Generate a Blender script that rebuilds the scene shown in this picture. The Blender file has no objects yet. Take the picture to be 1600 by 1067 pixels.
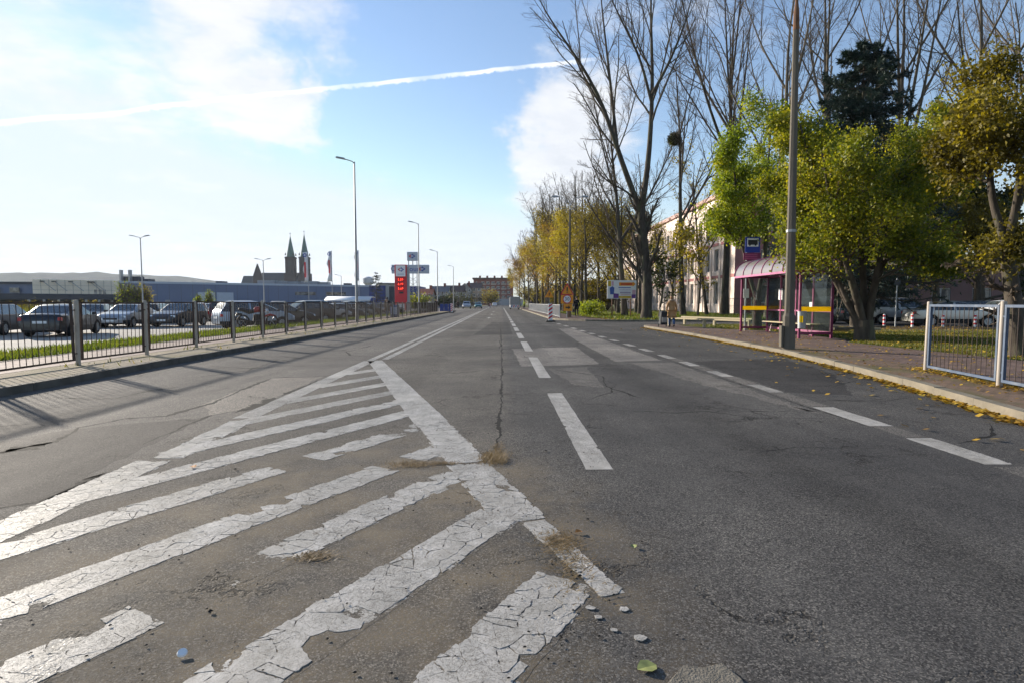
import bpy, bmesh, math, random
import numpy as np
from mathutils import Vector, Matrix

# ------------------------------------------------------------------ camera, sky, sun, exposure
sc = bpy.context.scene
col = sc.collection
FPX, CAM_H = 900.0, 1.35                      # focal length in photograph pixels (1600 wide), lens height in metres
PITCH, YAW = math.atan(60/900.0), math.atan(17/900.0)
cam = bpy.data.cameras.new('camera'); cam_o = bpy.data.objects.new('camera', cam); col.objects.link(cam_o)
cam.sensor_width = 36.0; cam.lens = 36.0*FPX/1600.0; cam.clip_start = 0.05; cam.clip_end = 9000
cam_o.location = (0, 0, CAM_H); cam_o.rotation_euler = (math.pi/2-PITCH, 0, -YAW)
sc.camera = cam_o
SUN_AZ, SUN_EL = math.radians(50), math.radians(16.5)      # azimuth measured left of the road direction
SUND = Vector((-math.sin(SUN_AZ)*math.cos(SUN_EL), math.cos(SUN_AZ)*math.cos(SUN_EL), math.sin(SUN_EL)))
sun = bpy.data.lights.new('sun', 'SUN'); sun_o = bpy.data.objects.new('sun', sun); col.objects.link(sun_o)
sun.energy = 4.8; sun.angle = math.radians(1.3); sun.color = (1.0, 0.90, 0.76)
sun_o.rotation_euler = SUND.to_track_quat('Z', 'Y').to_euler()
sc.view_settings.view_transform = 'Standard'; sc.view_settings.look = 'None'
sc.view_settings.exposure = 1.02; sc.view_settings.gamma = 1.0; sc.view_settings.use_curve_mapping = False
sc.render.engine = 'CYCLES'
sc.cycles.use_denoising = True; sc.cycles.max_bounces = 6; sc.cycles.transparent_max_bounces = 12
sc.cycles.volume_bounces = 0

def ray(px, py):
    a = (px-800)/FPX; b = (533.5-py)/FPX
    f = Vector((math.sin(YAW)*math.cos(PITCH), math.cos(YAW)*math.cos(PITCH), -math.sin(PITCH)))
    r = Vector((math.cos(YAW), -math.sin(YAW), 0)); u = r.cross(f)
    return f + a*r + b*u
def G(px, py, z=0.0):
    d = ray(px, py); t = (z-CAM_H)/d.z
    return Vector((d.x*t, d.y*t, z))
def A(px, py, D):
    d = ray(px, py); t = D/d.y
    return Vector((d.x*t, D, CAM_H+d.z*t))

class NT:
    """small node-tree helper"""
    def __init__(s, nt): s.t = nt; s.n = nt.nodes; s.l = nt.links
    def add(s, typ, **kw):
        nd = s.n.new('ShaderNode'+typ)
        for k, v in kw.items():
            if k in nd.inputs.keys() and not hasattr(nd, k): s.set(nd.inputs[k], v)
            else: setattr(nd, k, v)
        return nd
    def set(s, sock, v):
        if isinstance(v, bpy.types.NodeSocket): s.l.new(v, sock)
        else:
            if sock.type == 'RGBA' and len(v) == 3: v = (*v, 1)
            sock.default_value = v
    def math(s, op, a, b=None, clamp=False):
        nd = s.n.new('ShaderNodeMath'); nd.operation = op; nd.use_clamp = clamp
        s.set(nd.inputs[0], a)
        if b is not None: s.set(nd.inputs[1], b)
        return nd.outputs[0]
    def vmath(s, op, a, b=None, out=0):
        nd = s.n.new('ShaderNodeVectorMath'); nd.operation = op
        s.set(nd.inputs[0], a)
        if b is not None: s.set(nd.inputs[1], b)
        return nd.outputs[out]
    def mix(s, fac, a, b, blend='MIX'):
        nd = s.n.new('ShaderNodeMix'); nd.data_type = 'RGBA'; nd.blend_type = blend
        s.set(nd.inputs[0], fac); s.set(nd.inputs[6], a); s.set(nd.inputs[7], b)
        return nd.outputs[2]
    def ramp(s, fac, lo, hi, a=0.0, b=1.0, smooth=False):
        nd = s.n.new('ShaderNodeMapRange'); nd.interpolation_type = 'SMOOTHSTEP' if smooth else 'LINEAR'
        s.set(nd.inputs[0], fac)
        for i, v in zip((1, 2, 3, 4), (lo, hi, a, b)): s.set(nd.inputs[i], v)
        return nd.outputs[0]
    def noise(s, vec, scale, detail=4, rough=0.55, dist=0.0, out=0):
        nd = s.n.new('ShaderNodeTexNoise'); s.set(nd.inputs['Vector'], vec)
        nd.inputs['Scale'].default_value = scale; nd.inputs['Detail'].default_value = detail
        nd.inputs['Roughness'].default_value = rough; nd.inputs['Distortion'].default_value = dist
        return nd.outputs[out]
    def voro(s, vec, scale, feature='F1', out='Distance', rand=1.0):
        nd = s.n.new('ShaderNodeTexVoronoi'); nd.feature = feature; s.set(nd.inputs['Vector'], vec)
        nd.inputs['Scale'].default_value = scale; nd.inputs['Randomness'].default_value = rand
        return nd.outputs[out]
    def bump(s, h, strength, dist, normal=None):
        nd = s.n.new('ShaderNodeBump'); s.set(nd.inputs['Height'], h)
        nd.inputs['Strength'].default_value = strength; nd.inputs['Distance'].default_value = dist
        if normal is not None: s.set(nd.inputs['Normal'], normal)
        return nd.outputs[0]
    def colramp(s, fac, stops):
        nd = s.n.new('ShaderNodeValToRGB'); s.set(nd.inputs[0], fac); e = nd.color_ramp.elements
        while len(e) < len(stops): e.new(0.5)
        for i, (p, c) in enumerate(stops): e[i].position = p; e[i].color = (*c, 1)
        return nd.outputs[0]

w = bpy.data.worlds.new('World'); sc.world = w; w.use_nodes = True
N = NT(w.node_tree); N.n.clear()
sky = N.n.new('ShaderNodeTexSky'); sky.sky_type = 'NISHITA'; sky.sun_disc = False
sky.sun_elevation = SUN_EL; sky.sun_rotation = -SUN_AZ
sky.altitude = 60; sky.air_density = 1.25; sky.dust_density = 0.1; sky.ozone_density = 1.6
dirv = N.add('TexCoord').outputs['Generated']
sp = N.add('SeparateXYZ'); N.set(sp.inputs[0], dirv)
zc = N.math('ADD', N.math('MAXIMUM', sp.outputs[2], 0.0), 0.10)
cb = N.add('CombineXYZ'); N.set(cb.inputs[0], N.math('DIVIDE', sp.outputs[0], zc)); N.set(cb.inputs[1], N.math('DIVIDE', sp.outputs[1], zc))
plane = cb.outputs[0]                                       # a flat cloud layer seen in perspective
n1 = N.noise(plane, 0.55, 7, 0.58, 0.6); n2 = N.noise(plane, 2.6, 6, 0.62, 0.3)
n3 = N.noise(plane, 9.0, 5, 0.65, 0.2)
cov = N.math('ADD', N.math('MULTIPLY', n1, 0.62), N.math('ADD', N.math('MULTIPLY', n2, 0.26), N.math('MULTIPLY', n3, 0.12)))
cov = N.math('ADD', N.math('MULTIPLY', N.math('SUBTRACT', cov, 0.5), 2.1), 0.5)
wv = N.vmath('SCALE', N.vmath('SUBTRACT', N.noise(dirv, 4.5, 6, 0.6, 0, 1), (.5, .5, .5)), None); wv.node.inputs[3].default_value = 0.34
warp = N.vmath('NORMALIZE', N.vmath('ADD', dirv, wv))
def lobe(px, py, wid, amt):                                 # where the cloud banks drift
    d = ray(px, py).normalized()
    dt = N.vmath('DOT_PRODUCT', warp, tuple(d), out='Value')
    return N.math('MULTIPLY', N.ramp(dt, math.cos(math.radians(wid)), 1.0, 0, 1, True), amt)
for a in ((120, -40, 24, .33), (380, 20, 12, .26), (1010, 130, 17, .10), (890, 220, 9, .30), (850, 250, 6, .14), (1000, 60, 12, .10), (650, 150, 3, .20), (455, 172, 3.5, .16), (560, 100, 9, -.16), (720, 130, 10, -.22), (580, 0, 8, .22), (1150, 80, 15, -.05)):
    cov = N.math('ADD', cov, lobe(*a))
cloud = N.ramp(cov, 0.62, 0.98, 0, 1, True)
# contrail: a great circle through two directions
d1, d2 = ray(0, 192).normalized(), ray(850, 100).normalized()
nrm = d1.cross(d2).normalized()
if nrm.z < 0: nrm = -nrm
off = N.vmath('DOT_PRODUCT', dirv, tuple(nrm), out='Value')
off = N.math('ADD', off, N.math('MULTIPLY', N.math('SUBTRACT', N.noise(dirv, 9, 3), 0.5), 0.012))
rag = N.math('MULTIPLY', N.noise(dirv, 120, 3, 0.7), 0.010)
band = N.math('MULTIPLY', N.ramp(off, -0.0008, 0.0018, 1, 0, True), N.ramp(N.math('ADD', off, rag), -0.0022, 0.0015, 0, 1, True))
dens = N.ramp(N.noise(dirv, 14, 4), 0.35, 0.62, 0.40, 0.95)
d3 = ray(930, 88).normalized()
along = N.vmath('DOT_PRODUCT', dirv, tuple((d3-d1).normalized()), out='Value')
ends = N.ramp(along, (d3-d1).normalized().dot(d3)-0.03, (d3-d1).normalized().dot(d3)+0.02, 1, 0, True)
trail = N.math('MULTIPLY', N.math('MULTIPLY', band, dens), ends)
haze_low = N.ramp(sp.outputs[2], 0.0, 0.22, 0.64, 0.0, True)            # thin high veil thickening to the horizon
cloud = N.math('ADD', cloud, N.math('MULTIPLY', haze_low, N.math('SUBTRACT', 1.0, cloud)))
cw = N.vmath('DOT_PRODUCT', dirv, tuple(SUND), out='Value')
ccol = N.mix(N.ramp(cw, -0.2, 1.0), (4.9, 5.2, 5.75), (6.6, 6.55, 6.5))
ccol = N.mix(N.ramp(n2, 0.35, 0.7), N.mix(1.0, ccol, (.80, .82, .86), 'MULTIPLY'), ccol)
skyc = N.mix(N.math('MULTIPLY', cloud, 0.92), N.mix(1.0, N.mix(1.0, sky.outputs[0], (1.02, 1.03, 1.17), 'MULTIPLY'), (4.8, 5.5, 6.2), 'DARKEN'), ccol)
skyc = N.mix(N.math('MULTIPLY', trail, 0.85), skyc, (7.4, 7.4, 7.5))
bg = N.add('Background'); N.set(bg.inputs[0], skyc); bg.inputs[1].default_value = 0.085
out = N.add('OutputWorld'); N.l.new(bg.outputs[0], out.inputs[0])

# ------------------------------------------------------------------ materials
MATS = {}
def P(N, base, rough=0.6, metal=0.0, normal=None, spec=0.5):
    b = N.add('BsdfPrincipled')
    N.set(b.inputs['Base Color'], base); N.set(b.inputs['Roughness'], rough); N.set(b.inputs['Metallic'], metal)
    b.inputs['Specular IOR Level'].default_value = spec
    if normal is not None: N.set(b.inputs['Normal'], normal)
    return b
def new_mat(name):
    m = bpy.data.materials.new(name); m.use_nodes = True; t = NT(m.node_tree); t.n.clear()
    o = t.add('OutputMaterial'); MATS[name] = m
    return m, t, o
def mat(name, c, rough=0.6, metal=0.0, var=0.25, scale=6.0, bump=0.0, bscale=60.0, spec=0.5, emit=0.0, dirt=None, stretch=None):
    """plain surface with mottled colour, uneven gloss and fine relief"""
    if name in MATS: return MATS[name]
    m, t, o = new_mat(name)
    co = t.add('TexCoord').outputs['Object']
    if stretch: co = t.vmath('MULTIPLY', co, stretch)
    n = t.noise(co, scale, 5, 0.6)
    lo = tuple(x*(1-var) for x in c); hi = tuple(min(1, x*(1+var)) for x in c)
    base = t.mix(t.ramp(n, 0.3, 0.7), lo, hi)
    if dirt: base = t.mix(t.ramp(t.noise(co, scale*0.37, 6, 0.65), 0.5, 0.68), base, dirt)
    nb = t.bump(t.noise(co, bscale, 3), bump, 0.02) if bump else None
    b = P(t, base, t.ramp(n, 0.3, 0.7, max(0, rough-.08), min(1, rough+.08)), metal, nb, spec)
    if emit: t.set(b.inputs['Emission Color'], c); b.inputs['Emission Strength'].default_value = emit
    t.l.new(b.outputs[0], o.inputs[0])
    return m
def leaf_mat(name, stops, trans=0.45, rough=0.55):
    m, t, o = new_mat(name)
    r = t.add('NewGeometry').outputs['Random Per Island']
    co = t.add('TexCoord').outputs['Object']
    f = t.math('ADD', t.math('MULTIPLY', r, 0.55), t.ramp(t.noise(co, 0.55, 3), 0.3, 0.7, 0, 0.45))
    c = t.colramp(f, stops)
    b = P(t, c, rough, 0, None, 0.3)
    tr = t.add('BsdfTranslucent'); t.set(tr.inputs[0], t.mix(1.0, c, (1.5, 1.45, 0.8), 'MULTIPLY'))
    mx = t.add('MixShader'); mx.inputs[0].default_value = trans
    t.l.new(b.outputs[0], mx.inputs[1]); t.l.new(tr.outputs[0], mx.inputs[2]); t.l.new(mx.outputs[0], o.inputs[0])
    return m

def asphalt(t, co):
    """old road surface: aggregate, tracks, cracks, sand. Returns colour, roughness, height"""
    s = t.add('SeparateXYZ'); t.set(s.inputs[0], co)
    X, Y = s.outputs[0], s.outputs[1]
    agg = t.voro(co, 150, 'F1', 'Color'); ag = t.add('SeparateColor'); t.set(ag.inputs[0], agg); stone = ag.outputs[0]
    fine = t.noise(co, 210, 2, 0.6); mid = t.noise(co, 3.1, 6, 0.65); big = t.noise(co, 0.33, 5, 0.6)
    streak = t.noise(t.vmath('MULTIPLY', co, (1.3, 0.09, 1)), 1.0, 5, 0.6)
    right = t.ramp(t.math('ADD', X, t.math('MULTIPLY', t.math('SUBTRACT', mid, 0.5), 0.3)), -0.1, 0.3, 0, 1, True)
    left = t.ramp(X, -3.25, -3.1, 1, 0)
    base = t.mix(right, (0.110, 0.104, 0.095), (0.079, 0.078, 0.077))
    base = t.mix(left, base, (0.115, 0.110, 0.104))
    for c_, w_, f_ in ((2.45, .55, .60), (-1.6, .5, .70), (-5.2, .6, .68), (1.45, .28, 1.22), (3.5, .28, 1.2), (-4.2, .3, 1.18), (-6.2, .35, 1.18)):      # oil drip line and polished wheel tracks of each lane
        d_ = t.math('ABSOLUTE', t.math('SUBTRACT', t.math('ADD', X, t.math('MULTIPLY', t.math('SUBTRACT', streak, 0.5), 0.9)), c_))
        base = t.mix(t.ramp(d_, 0, w_, 0.55, 0, True), base, t.mix(1, base, (f_, f_, f_*.99), 'MULTIPLY'))
    base = t.mix(t.ramp(big, 0.36, 0.66), t.mix(1, base, (.72, .72, .74), 'MULTIPLY'), t.mix(1, base, (1.25, 1.23, 1.2), 'MULTIPLY'))
    base = t.mix(t.ramp(streak, 0.35, 0.7, 0, 0.8), base, t.mix(1, base, (1.32, 1.30, 1.26), 'MULTIPLY'))
    base = t.mix(t.ramp(mid, 0.35, 0.7, 0, 0.6), base, t.mix(1, base, (.68, .68, .70), 'MULTIPLY'))
    grain = t.math('ADD', t.math('MULTIPLY', stone, 1.15), t.math('MULTIPLY', fine, 0.6))
    graincol = t.colramp(t.ramp(grain, 0.25, 1.45), [(0, (.22, .21, .21)), (0.45, (.78, .76, .74)), (0.8, (1.5, 1.44, 1.36)), (1, (2.9, 2.75, 2.5))])
    base = t.mix(1, base, t.mix(t.ramp(t.math('ADD', t.math('MULTIPLY', mid, .5), t.math('MULTIPLY', big, .5)), .40, .58, .55, 1.0), (.97, .95, .92), graincol), 'MULTIPLY')
    # blown sand lying round the hatching
    dx = t.math('DIVIDE', t.math('SUBTRACT', X, -0.95), 1.75); dy = t.math('DIVIDE', t.math('SUBTRACT', Y, 3.0), 2.6)
    rad = t.math('ADD', t.math('MULTIPLY', dx, dx), t.math('MULTIPLY', dy, dy))
    sandn = t.math('ADD', t.math('MULTIPLY', t.noise(co, 1.7, 6, 0.68), 0.75), t.math('MULTIPLY', fine, 0.25))
    sand = t.math('MULTIPLY', t.ramp(rad, 0.5, 1.4, 1, 0, True), t.ramp(sandn, 0.42, 0.60, 0, 0.95))
    sand = t.math('MULTIPLY', sand, t.ramp(grain, 0.45, 1.15, 1.0, 0.25))
    base = t.mix(sand, base, t.mix(fine, (0.12, 0.092, 0.058), (0.29, 0.23, 0.15)))
    # hairline and map cracking
    dco = t.vmath('ADD', co, t.vmath('SCALE', t.noise(co, 2.2, 5, 0.7, 0, 1), None)); dco.node.inputs[3].default_value = 0.55
    v1 = t.voro(dco, 0.55, 'DISTANCE_TO_EDGE'); v2 = t.voro(dco, 2.1, 'DISTANCE_TO_EDGE')
    region = t.ramp(t.noise(co, 0.45, 4, 0.6), 0.46, 0.60)
    c1 = t.math('MULTIPLY', t.ramp(v1, 0.004, 0.011, 1, 0), t.math('MULTIPLY', region, t.ramp(mid, 0.35, 0.55)))
    c2 = t.math('MULTIPLY', t.ramp(v2, 0.010, 0.028, 0.8, 0), t.ramp(t.noise(co, 0.6, 4, 0.6), 0.58, 0.66))
    crack = t.math('MAXIMUM', c1, c2)
    base = t.mix(crack, base, (0.014, 0.013, 0.012))
    h = t.math('SUBTRACT', t.math('ADD', t.math('MULTIPLY', stone, 0.35), t.math('MULTIPLY', fine, 0.5)), t.math('MULTIPLY', crack, 1.6))
    h = t.math('ADD', h, t.math('MULTIPLY', t.noise(co, 26, 4, 0.6), 0.5))
    rough = t.ramp(streak, 0.3, 0.7, 0.92, 0.80)
    return base, rough, h
m, t, o = new_mat('asphalt')
co = t.add('TexCoord').outputs['Object']; base, rough, h = asphalt(t, co)
t.l.new(P(t, base, rough, 0, t.bump(h, 0.8, 0.008), 0.16).outputs[0], o.inputs[0])
def paint_mat(name, wear, crackw):
    m, t, o = new_mat(name)
    co = t.add('TexCoord').outputs['Object']; base, rough, h = asphalt(t, co)
    d = t.vmath('ADD', co, t.vmath('SCALE', t.noise(co, 9, 5, 0.7, 0, 1), None)); d.node.inputs[3].default_value = 0.16
    n = t.math('ADD', t.math('MULTIPLY', t.noise(co, 2.4, 7, 0.66, 0.5), 0.8), t.math('MULTIPLY', t.noise(co, 38, 4, 0.65), 0.2))
    s = t.add('SeparateXYZ'); t.set(s.inputs[0], co)
    near = t.ramp(s.outputs[1], 2.0, 10.0, wear, wear-0.075)               # overrun and flaked most where the traffic cuts across
    at = t.add('Attribute'); at.attribute_name = 'across'
    near = t.math('ADD', near, t.ramp(t.math('ABSOLUTE', at.outputs['Fac']), 0.6, 1.0, 0, 0.09))
    keep = t.ramp(n, near, t.math('ADD', near, 0.012))
    plates = t.voro(d, 8.5, 'DISTANCE_TO_EDGE')
    keep = t.math('MULTIPLY', keep, t.ramp(plates, 0.035*crackw, 0.11*crackw, t.ramp(t.noise(co, 1.2, 3), 0.42, 0.62, 0.0, 0.7), 1.0))
    pc = t.mix(t.ramp(t.noise(co, 5, 6, 0.65), 0.32, 0.68), (0.35, 0.33, 0.295), (0.58, 0.55, 0.51))
    pc = t.mix(t.ramp(t.noise(co, 150, 3, 0.7), 0.55, 0.70, 0, 0.45), pc, (0.19, 0.17, 0.145))
    pc = t.mix(t.ramp(t.noise(t.vmath('MULTIPLY', co, (1.5, .25, 1)), 1.6, 5, 0.65), 0.42, 0.68, 0, 0.55), pc, (0.26, 0.24, 0.21))
    c = t.mix(keep, base, pc)
    hh = t.math('ADD', t.math('MULTIPLY', h, t.ramp(keep, 0, 1, 1, 0.3)), t.math('MULTIPLY', keep, 1.6))
    t.l.new(P(t, c, t.mix(keep, rough, (0.55, 0.55, 0.55)), 0, t.bump(hh, 0.9, 0.007), 0.15).outputs[0], o.inputs[0])
paint_mat('paint_ghost', 0.50, 0.6); paint_mat('paint_plate', 0.27, 0.25); paint_mat('paint_worn', 0.375, 0.7); paint_mat('paint_good', 0.35, 0.35)
def patch_mat(name, tint):
    m, t, o = new_mat(name)
    co = t.add('TexCoord').outputs['Object']; base, rough, h = asphalt(t, co)
    t.l.new(P(t, t.mix(1, base, tint, 'MULTIPLY'), rough, 0, t.bump(h, 0.8, 0.008), 0.16).outputs[0], o.inputs[0])
patch_mat('patch_light', (2.35, 2.28, 2.18)); patch_mat('patch_dark', (0.56, 0.56, 0.58)); patch_mat('patch_mid', (1.6, 1.56, 1.5))

def paver_mat(name, c1, c2, joint, bw, bh, moss=None, rot=0.0):
    m, t, o = new_mat(name)
    co = t.add('TexCoord').outputs['Object']
    mp = t.add('Mapping'); t.set(mp.inputs[0], co); mp.inputs['Rotation'].default_value = (0, 0, rot)
    br = t.n.new('ShaderNodeTexBrick'); t.set(br.inputs['Vector'], mp.outputs[0]); br.offset = 0.5
    br.inputs['Scale'].default_value = 1.0; br.inputs['Brick Width'].default_value = bw; br.inputs['Row Height'].default_value = bh
    br.inputs['Mortar Size'].default_value = 0.008; br.inputs['Mortar Smooth'].default_value = 0.3; br.inputs['Bias'].default_value = 0.0
    for i, v in ((1, c1), (2, c2), (3, joint)): t.set(br.inputs[i], v)
    n = t.noise(co, 2.2, 6, 0.65); f = t.noise(co, 90, 3)
    c = t.mix(1, br.outputs[0], t.colramp(t.ramp(n, 0.3, 0.72), [(0, (.62, .60, .58)), (1, (1.3, 1.28, 1.24))]), 'MULTIPLY')
    c = t.mix(1, c, t.colramp(f, [(0.3, (.8, .8, .8)), (0.7, (1.2, 1.2, 1.2))]), 'MULTIPLY')
    if moss: c = t.mix(t.ramp(t.noise(co, 0.9, 6, 0.68), 0.50, 0.66, 0, 0.85), c, moss)
    hh = t.math('ADD', t.math('MULTIPLY', br.outputs[1], -1.0), t.math('MULTIPLY', f, 0.3))
    t.l.new(P(t, c, 0.85, 0, t.bump(hh, 0.6, 0.008), 0.25).outputs[0], o.inputs[0])
paver_mat('pavers_red', (0.185, 0.125, 0.105), (0.145, 0.100, 0.088), (0.06, 0.045, 0.035), 0.2, 0.1)
paver_mat('pavers_mossy', (0.205, 0.135, 0.095), (0.17, 0.115, 0.085), (0.06, 0.055, 0.03), 0.2, 0.1, (0.085, 0.085, 0.025))
paver_mat('pavers_pink', (0.30, 0.225, 0.20), (0.25, 0.19, 0.175), (0.1, 0.08, 0.07), 0.2, 0.1)
mat('verge_sand', (0.29, 0.245, 0.18), 0.95, var=0.3, scale=1.6, bump=0.6, bscale=45, spec=0.1, dirt=(0.16, 0.15, 0.06))
mat('kerb_concrete', (0.20, 0.175, 0.135), 0.9, var=0.25, scale=3, bump=0.4, bscale=70, spec=0.2, dirt=(0.15, 0.135, 0.08))
mat('kerb_dark', (0.115, 0.105, 0.09), 0.9, var=0.3, scale=3, bump=0.4, bscale=70, spec=0.2, dirt=(0.08, 0.075, 0.06))  # left kerb: concrete darkened, shade of its face plus wet dirt in the colour
mat('concrete_pole', (0.125, 0.110, 0.088), 0.85, var=0.22, scale=2.2, bump=0.35, bscale=50, spec=0.2, stretch=(1, 1, .25))
mat('parking', (0.30, 0.28, 0.25), 0.9, var=0.2, scale=.6, bump=0.3, bscale=40, spec=0.2)
mat('soil', (0.10, 0.075, 0.045), 0.95, var=0.35, scale=1.5, bump=0.7, bscale=30, spec=0.1)
mat('lawn', (0.085, 0.095, 0.022), 0.95, var=0.45, scale=1.1, bump=0.8, bscale=35, spec=0.1, dirt=(0.13, 0.095, 0.04))
mat('field', (0.14, 0.13, 0.045), 0.95, var=0.4, scale=.15, bump=0.5, bscale=6, spec=0.1, dirt=(0.16, 0.11, 0.05))
mat('hill_wood', (0.055, 0.060, 0.035), 0.95, var=0.5, scale=.012, bump=1, bscale=.05, spec=0.0)
mat('tar', (0.016, 0.015, 0.014), 0.9, var=0.3, scale=20, bump=0.5, bscale=120, spec=0.2)
mat('rust_post', (0.38, 0.345, 0.285), 0.75, var=0.3, scale=5, bump=0.3, bscale=60, spec=0.3, dirt=(0.15, 0.085, 0.05), stretch=(1, 1, .4))
mat('rust_bar', (0.060, 0.040, 0.032), 0.7, var=0.4, scale=9, spec=0.35)
mat('galv', (0.33, 0.34, 0.345), 0.5, 0.55, var=0.18, scale=4)
mat('galv_pale', (0.30, 0.31, 0.32), 0.55, 0.2, var=0.12, scale=3)
mat('fence_blue', (0.05, 0.078, 0.13), 0.6, 0.0, var=0.18, scale=7, dirt=(0.13, 0.15, 0.18))
mat('post_cream', (0.31, 0.265, 0.22), 0.6, var=0.14, scale=6, dirt=(0.34, 0.24, 0.16), stretch=(1, 1, .3))
mat('bark', (0.070, 0.058, 0.046), 0.95, var=0.4, scale=7, bump=1.0, bscale=16, spec=0.15, stretch=(1, 1, .25), dirt=(0.10, 0.10, 0.06))
mat('bark_pale', (0.125, 0.105, 0.080), 0.95, var=0.35, scale=6, bump=0.9, bscale=16, spec=0.15, stretch=(1, 1, .25), dirt=(0.07, 0.06, 0.045))
mat('twig', (0.105, 0.080, 0.058), 0.9, var=0.3, scale=1.0, spec=0.15)
mat('magenta', (0.19, 0.010, 0.075), 0.4, var=0.2, scale=5, dirt=(0.16, 0.025, 0.07))
mat('magenta_pale', (0.40, 0.085, 0.21), 0.5, var=0.1, scale=5)
leaf_mat('yellow_band', [(0, (.92, .66, .015)), (1, (.95, .70, .02))], 0.6)
mat('wood_pale', (0.38, 0.31, 0.18), 0.7, var=0.2, scale=4, stretch=(6, 6, 6), bump=0.2)
mat('white_paint', (0.78, 0.78, 0.77), 0.5, var=0.05, scale=2)
mat('black_plastic', (0.018, 0.018, 0.02), 0.5, var=0.2, scale=10)
mat('rubber', (0.016, 0.016, 0.016), 0.85, var=0.3, scale=20, spec=0.3)
mat('alloy', (0.36, 0.37, 0.38), 0.35, 0.8, var=0.1)
mat('chrome', (0.6, 0.6, 0.6), 0.2, 1.0, var=0.05)
mat('sign_red', (0.55, 0.012, 0.025), 0.4, var=0.08, scale=2)
mat('sign_blue', (0.008, 0.035, 0.30), 0.4, var=0.1, scale=2)
mat('sign_orange', (0.78, 0.30, 0.01), 0.5, var=0.08, scale=3)
mat('sign_grey', (0.42, 0.47, 0.55), 0.5, var=0.06, scale=2)
mat('led', (1.0, 0.05, 0.02), 0.5, emit=1.6, var=0)
mat('skin', (0.55, 0.33, 0.24), 0.55, var=0.08, scale=8)
mat('headlight', (0.75, 0.77, 0.80), 0.12, 0.3, var=0.05, scale=30)
mat('lamp_red', (0.42, 0.010, 0.012), 0.2, var=0.15, scale=30)
def glass_mat(name, tint, clear, rough=0.03):
    m, t, o = new_mat(name)
    fr = t.add('Fresnel'); fr.inputs[0].default_value = 1.5
    tr = t.add('BsdfTransparent'); t.set(tr.inputs[0], tint)
    df = P(t, tint, 0.35, 0, None, 0.4); gl = t.add('BsdfGlossy'); gl.inputs['Roughness'].default_value = rough
    m1 = t.add('MixShader'); m1.inputs[0].default_value = clear; t.l.new(df.outputs[0], m1.inputs[1]); t.l.new(tr.outputs[0], m1.inputs[2])
    m2 = t.add('MixShader'); t.set(m2.inputs[0], fr.outputs[0]); t.l.new(m1.outputs[0], m2.inputs[1]); t.l.new(gl.outputs[0], m2.inputs[2])
    t.l.new(m2.outputs[0], o.inputs[0])
glass_mat('glass_clear', (0.86, 0.92, 0.90), 0.97)
glass_mat('polycarb', (0.36, 0.32, 0.33), 0.45, 0.16)
m, t, o = new_mat('car_glass')
t.l.new(P(t, t.mix(t.ramp(t.noise(t.add('TexCoord').outputs['Object'], 2.5, 3), .4, .6), (0.012, 0.016, 0.018), (0.05, 0.062, 0.066)), 0.04, 0, None, 0.9).outputs[0], o.inputs[0])
m, t, o = new_mat('window_glass')
t.l.new(P(t, t.mix(t.ramp(t.noise(t.add('TexCoord').outputs['Object'], 0.8, 2), .4, .6), (0.06, 0.065, 0.07), (0.24, 0.24, 0.23)), 0.06, 0, None, 0.8).outputs[0], o.inputs[0])
def car_paint(name, c, metal=0.3):
    if name in MATS: return MATS[name]
    m, t, o = new_mat(name)
    co = t.add('TexCoord').outputs['Object']
    s = t.add('SeparateXYZ'); t.set(s.inputs[0], co)
    d = t.ramp(t.math('ADD', s.outputs[2], t.math('MULTIPLY', t.noise(co, 5, 5), 0.4)), 0.35, 0.75, 0.5, 0.06)   # road film up the sills
    b = P(t, t.mix(d, c, (0.10, 0.09, 0.075)), t.ramp(d, 0, 0.5, 0.28, 0.6), metal, None, 0.5)
    b.inputs['Coat Weight'].default_value = 0.6; b.inputs['Coat Roughness'].default_value = 0.06
    t.l.new(b.outputs[0], o.inputs[0])
    return m
leaf_mat('leaf_green', [(0, (.034, .055, .006)), (.35, (.105, .14, .009)), (.65, (.25, .25, .013)), (1, (.46, .38, .02))], 0.42)
leaf_mat('leaf_lime', [(0, (.065, .10, .007)), (.45, (.16, .22, .012)), (.8, (.30, .32, .016)), (1, (.42, .36, .025))], 0.44)
leaf_mat('leaf_olive', [(0, (.055, .048, .010)), (.4, (.13, .105, .014)), (.75, (.25, .20, .016)), (1, (.36, .28, .02))], 0.4)
leaf_mat('leaf_yellow', [(0, (.13, .10, .012)), (.4, (.27, .22, .015)), (.8, (.37, .31, .02)), (1, (.34, .18, .02))], 0.45)
leaf_mat('leaf_bronze', [(0, (.035, .032, .006)), (.4, (.095, .080, .010)), (.75, (.19, .155, .012)), (1, (.32, .26, .02))], 0.45)
leaf_mat('leaf_rust', [(0, (.10, .055, .016)), (.5, (.21, .12, .022)), (.8, (.33, .20, .022)), (1, (.36, .27, .02))], 0.45)
leaf_mat('leaf_dark', [(0, (.012, .022, .005)), (.5, (.030, .045, .008)), (.85, (.07, .075, .01)), (1, (.12, .10, .012))], 0.35)
leaf_mat('needles', [(0, (.010, .022, .016)), (.6, (.022, .045, .034)), (1, (.045, .075, .062))], 0.1)
leaf_mat('grass', [(0, (.045, .070, .010)), (.5, (.09, .13, .014)), (.8, (.16, .18, .022)), (1, (.26, .20, .06))], 0.4)
leaf_mat('grass_dry', [(0, (.055, .070, .010)), (.5, (.11, .12, .014)), (.8, (.19, .16, .03)), (1, (.24, .17, .05))], 0.35)
leaf_mat('straw', [(0, (.12, .075, .035)), (.5, (.23, .155, .07)), (1, (.33, .24, .12))], 0.2)
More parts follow.
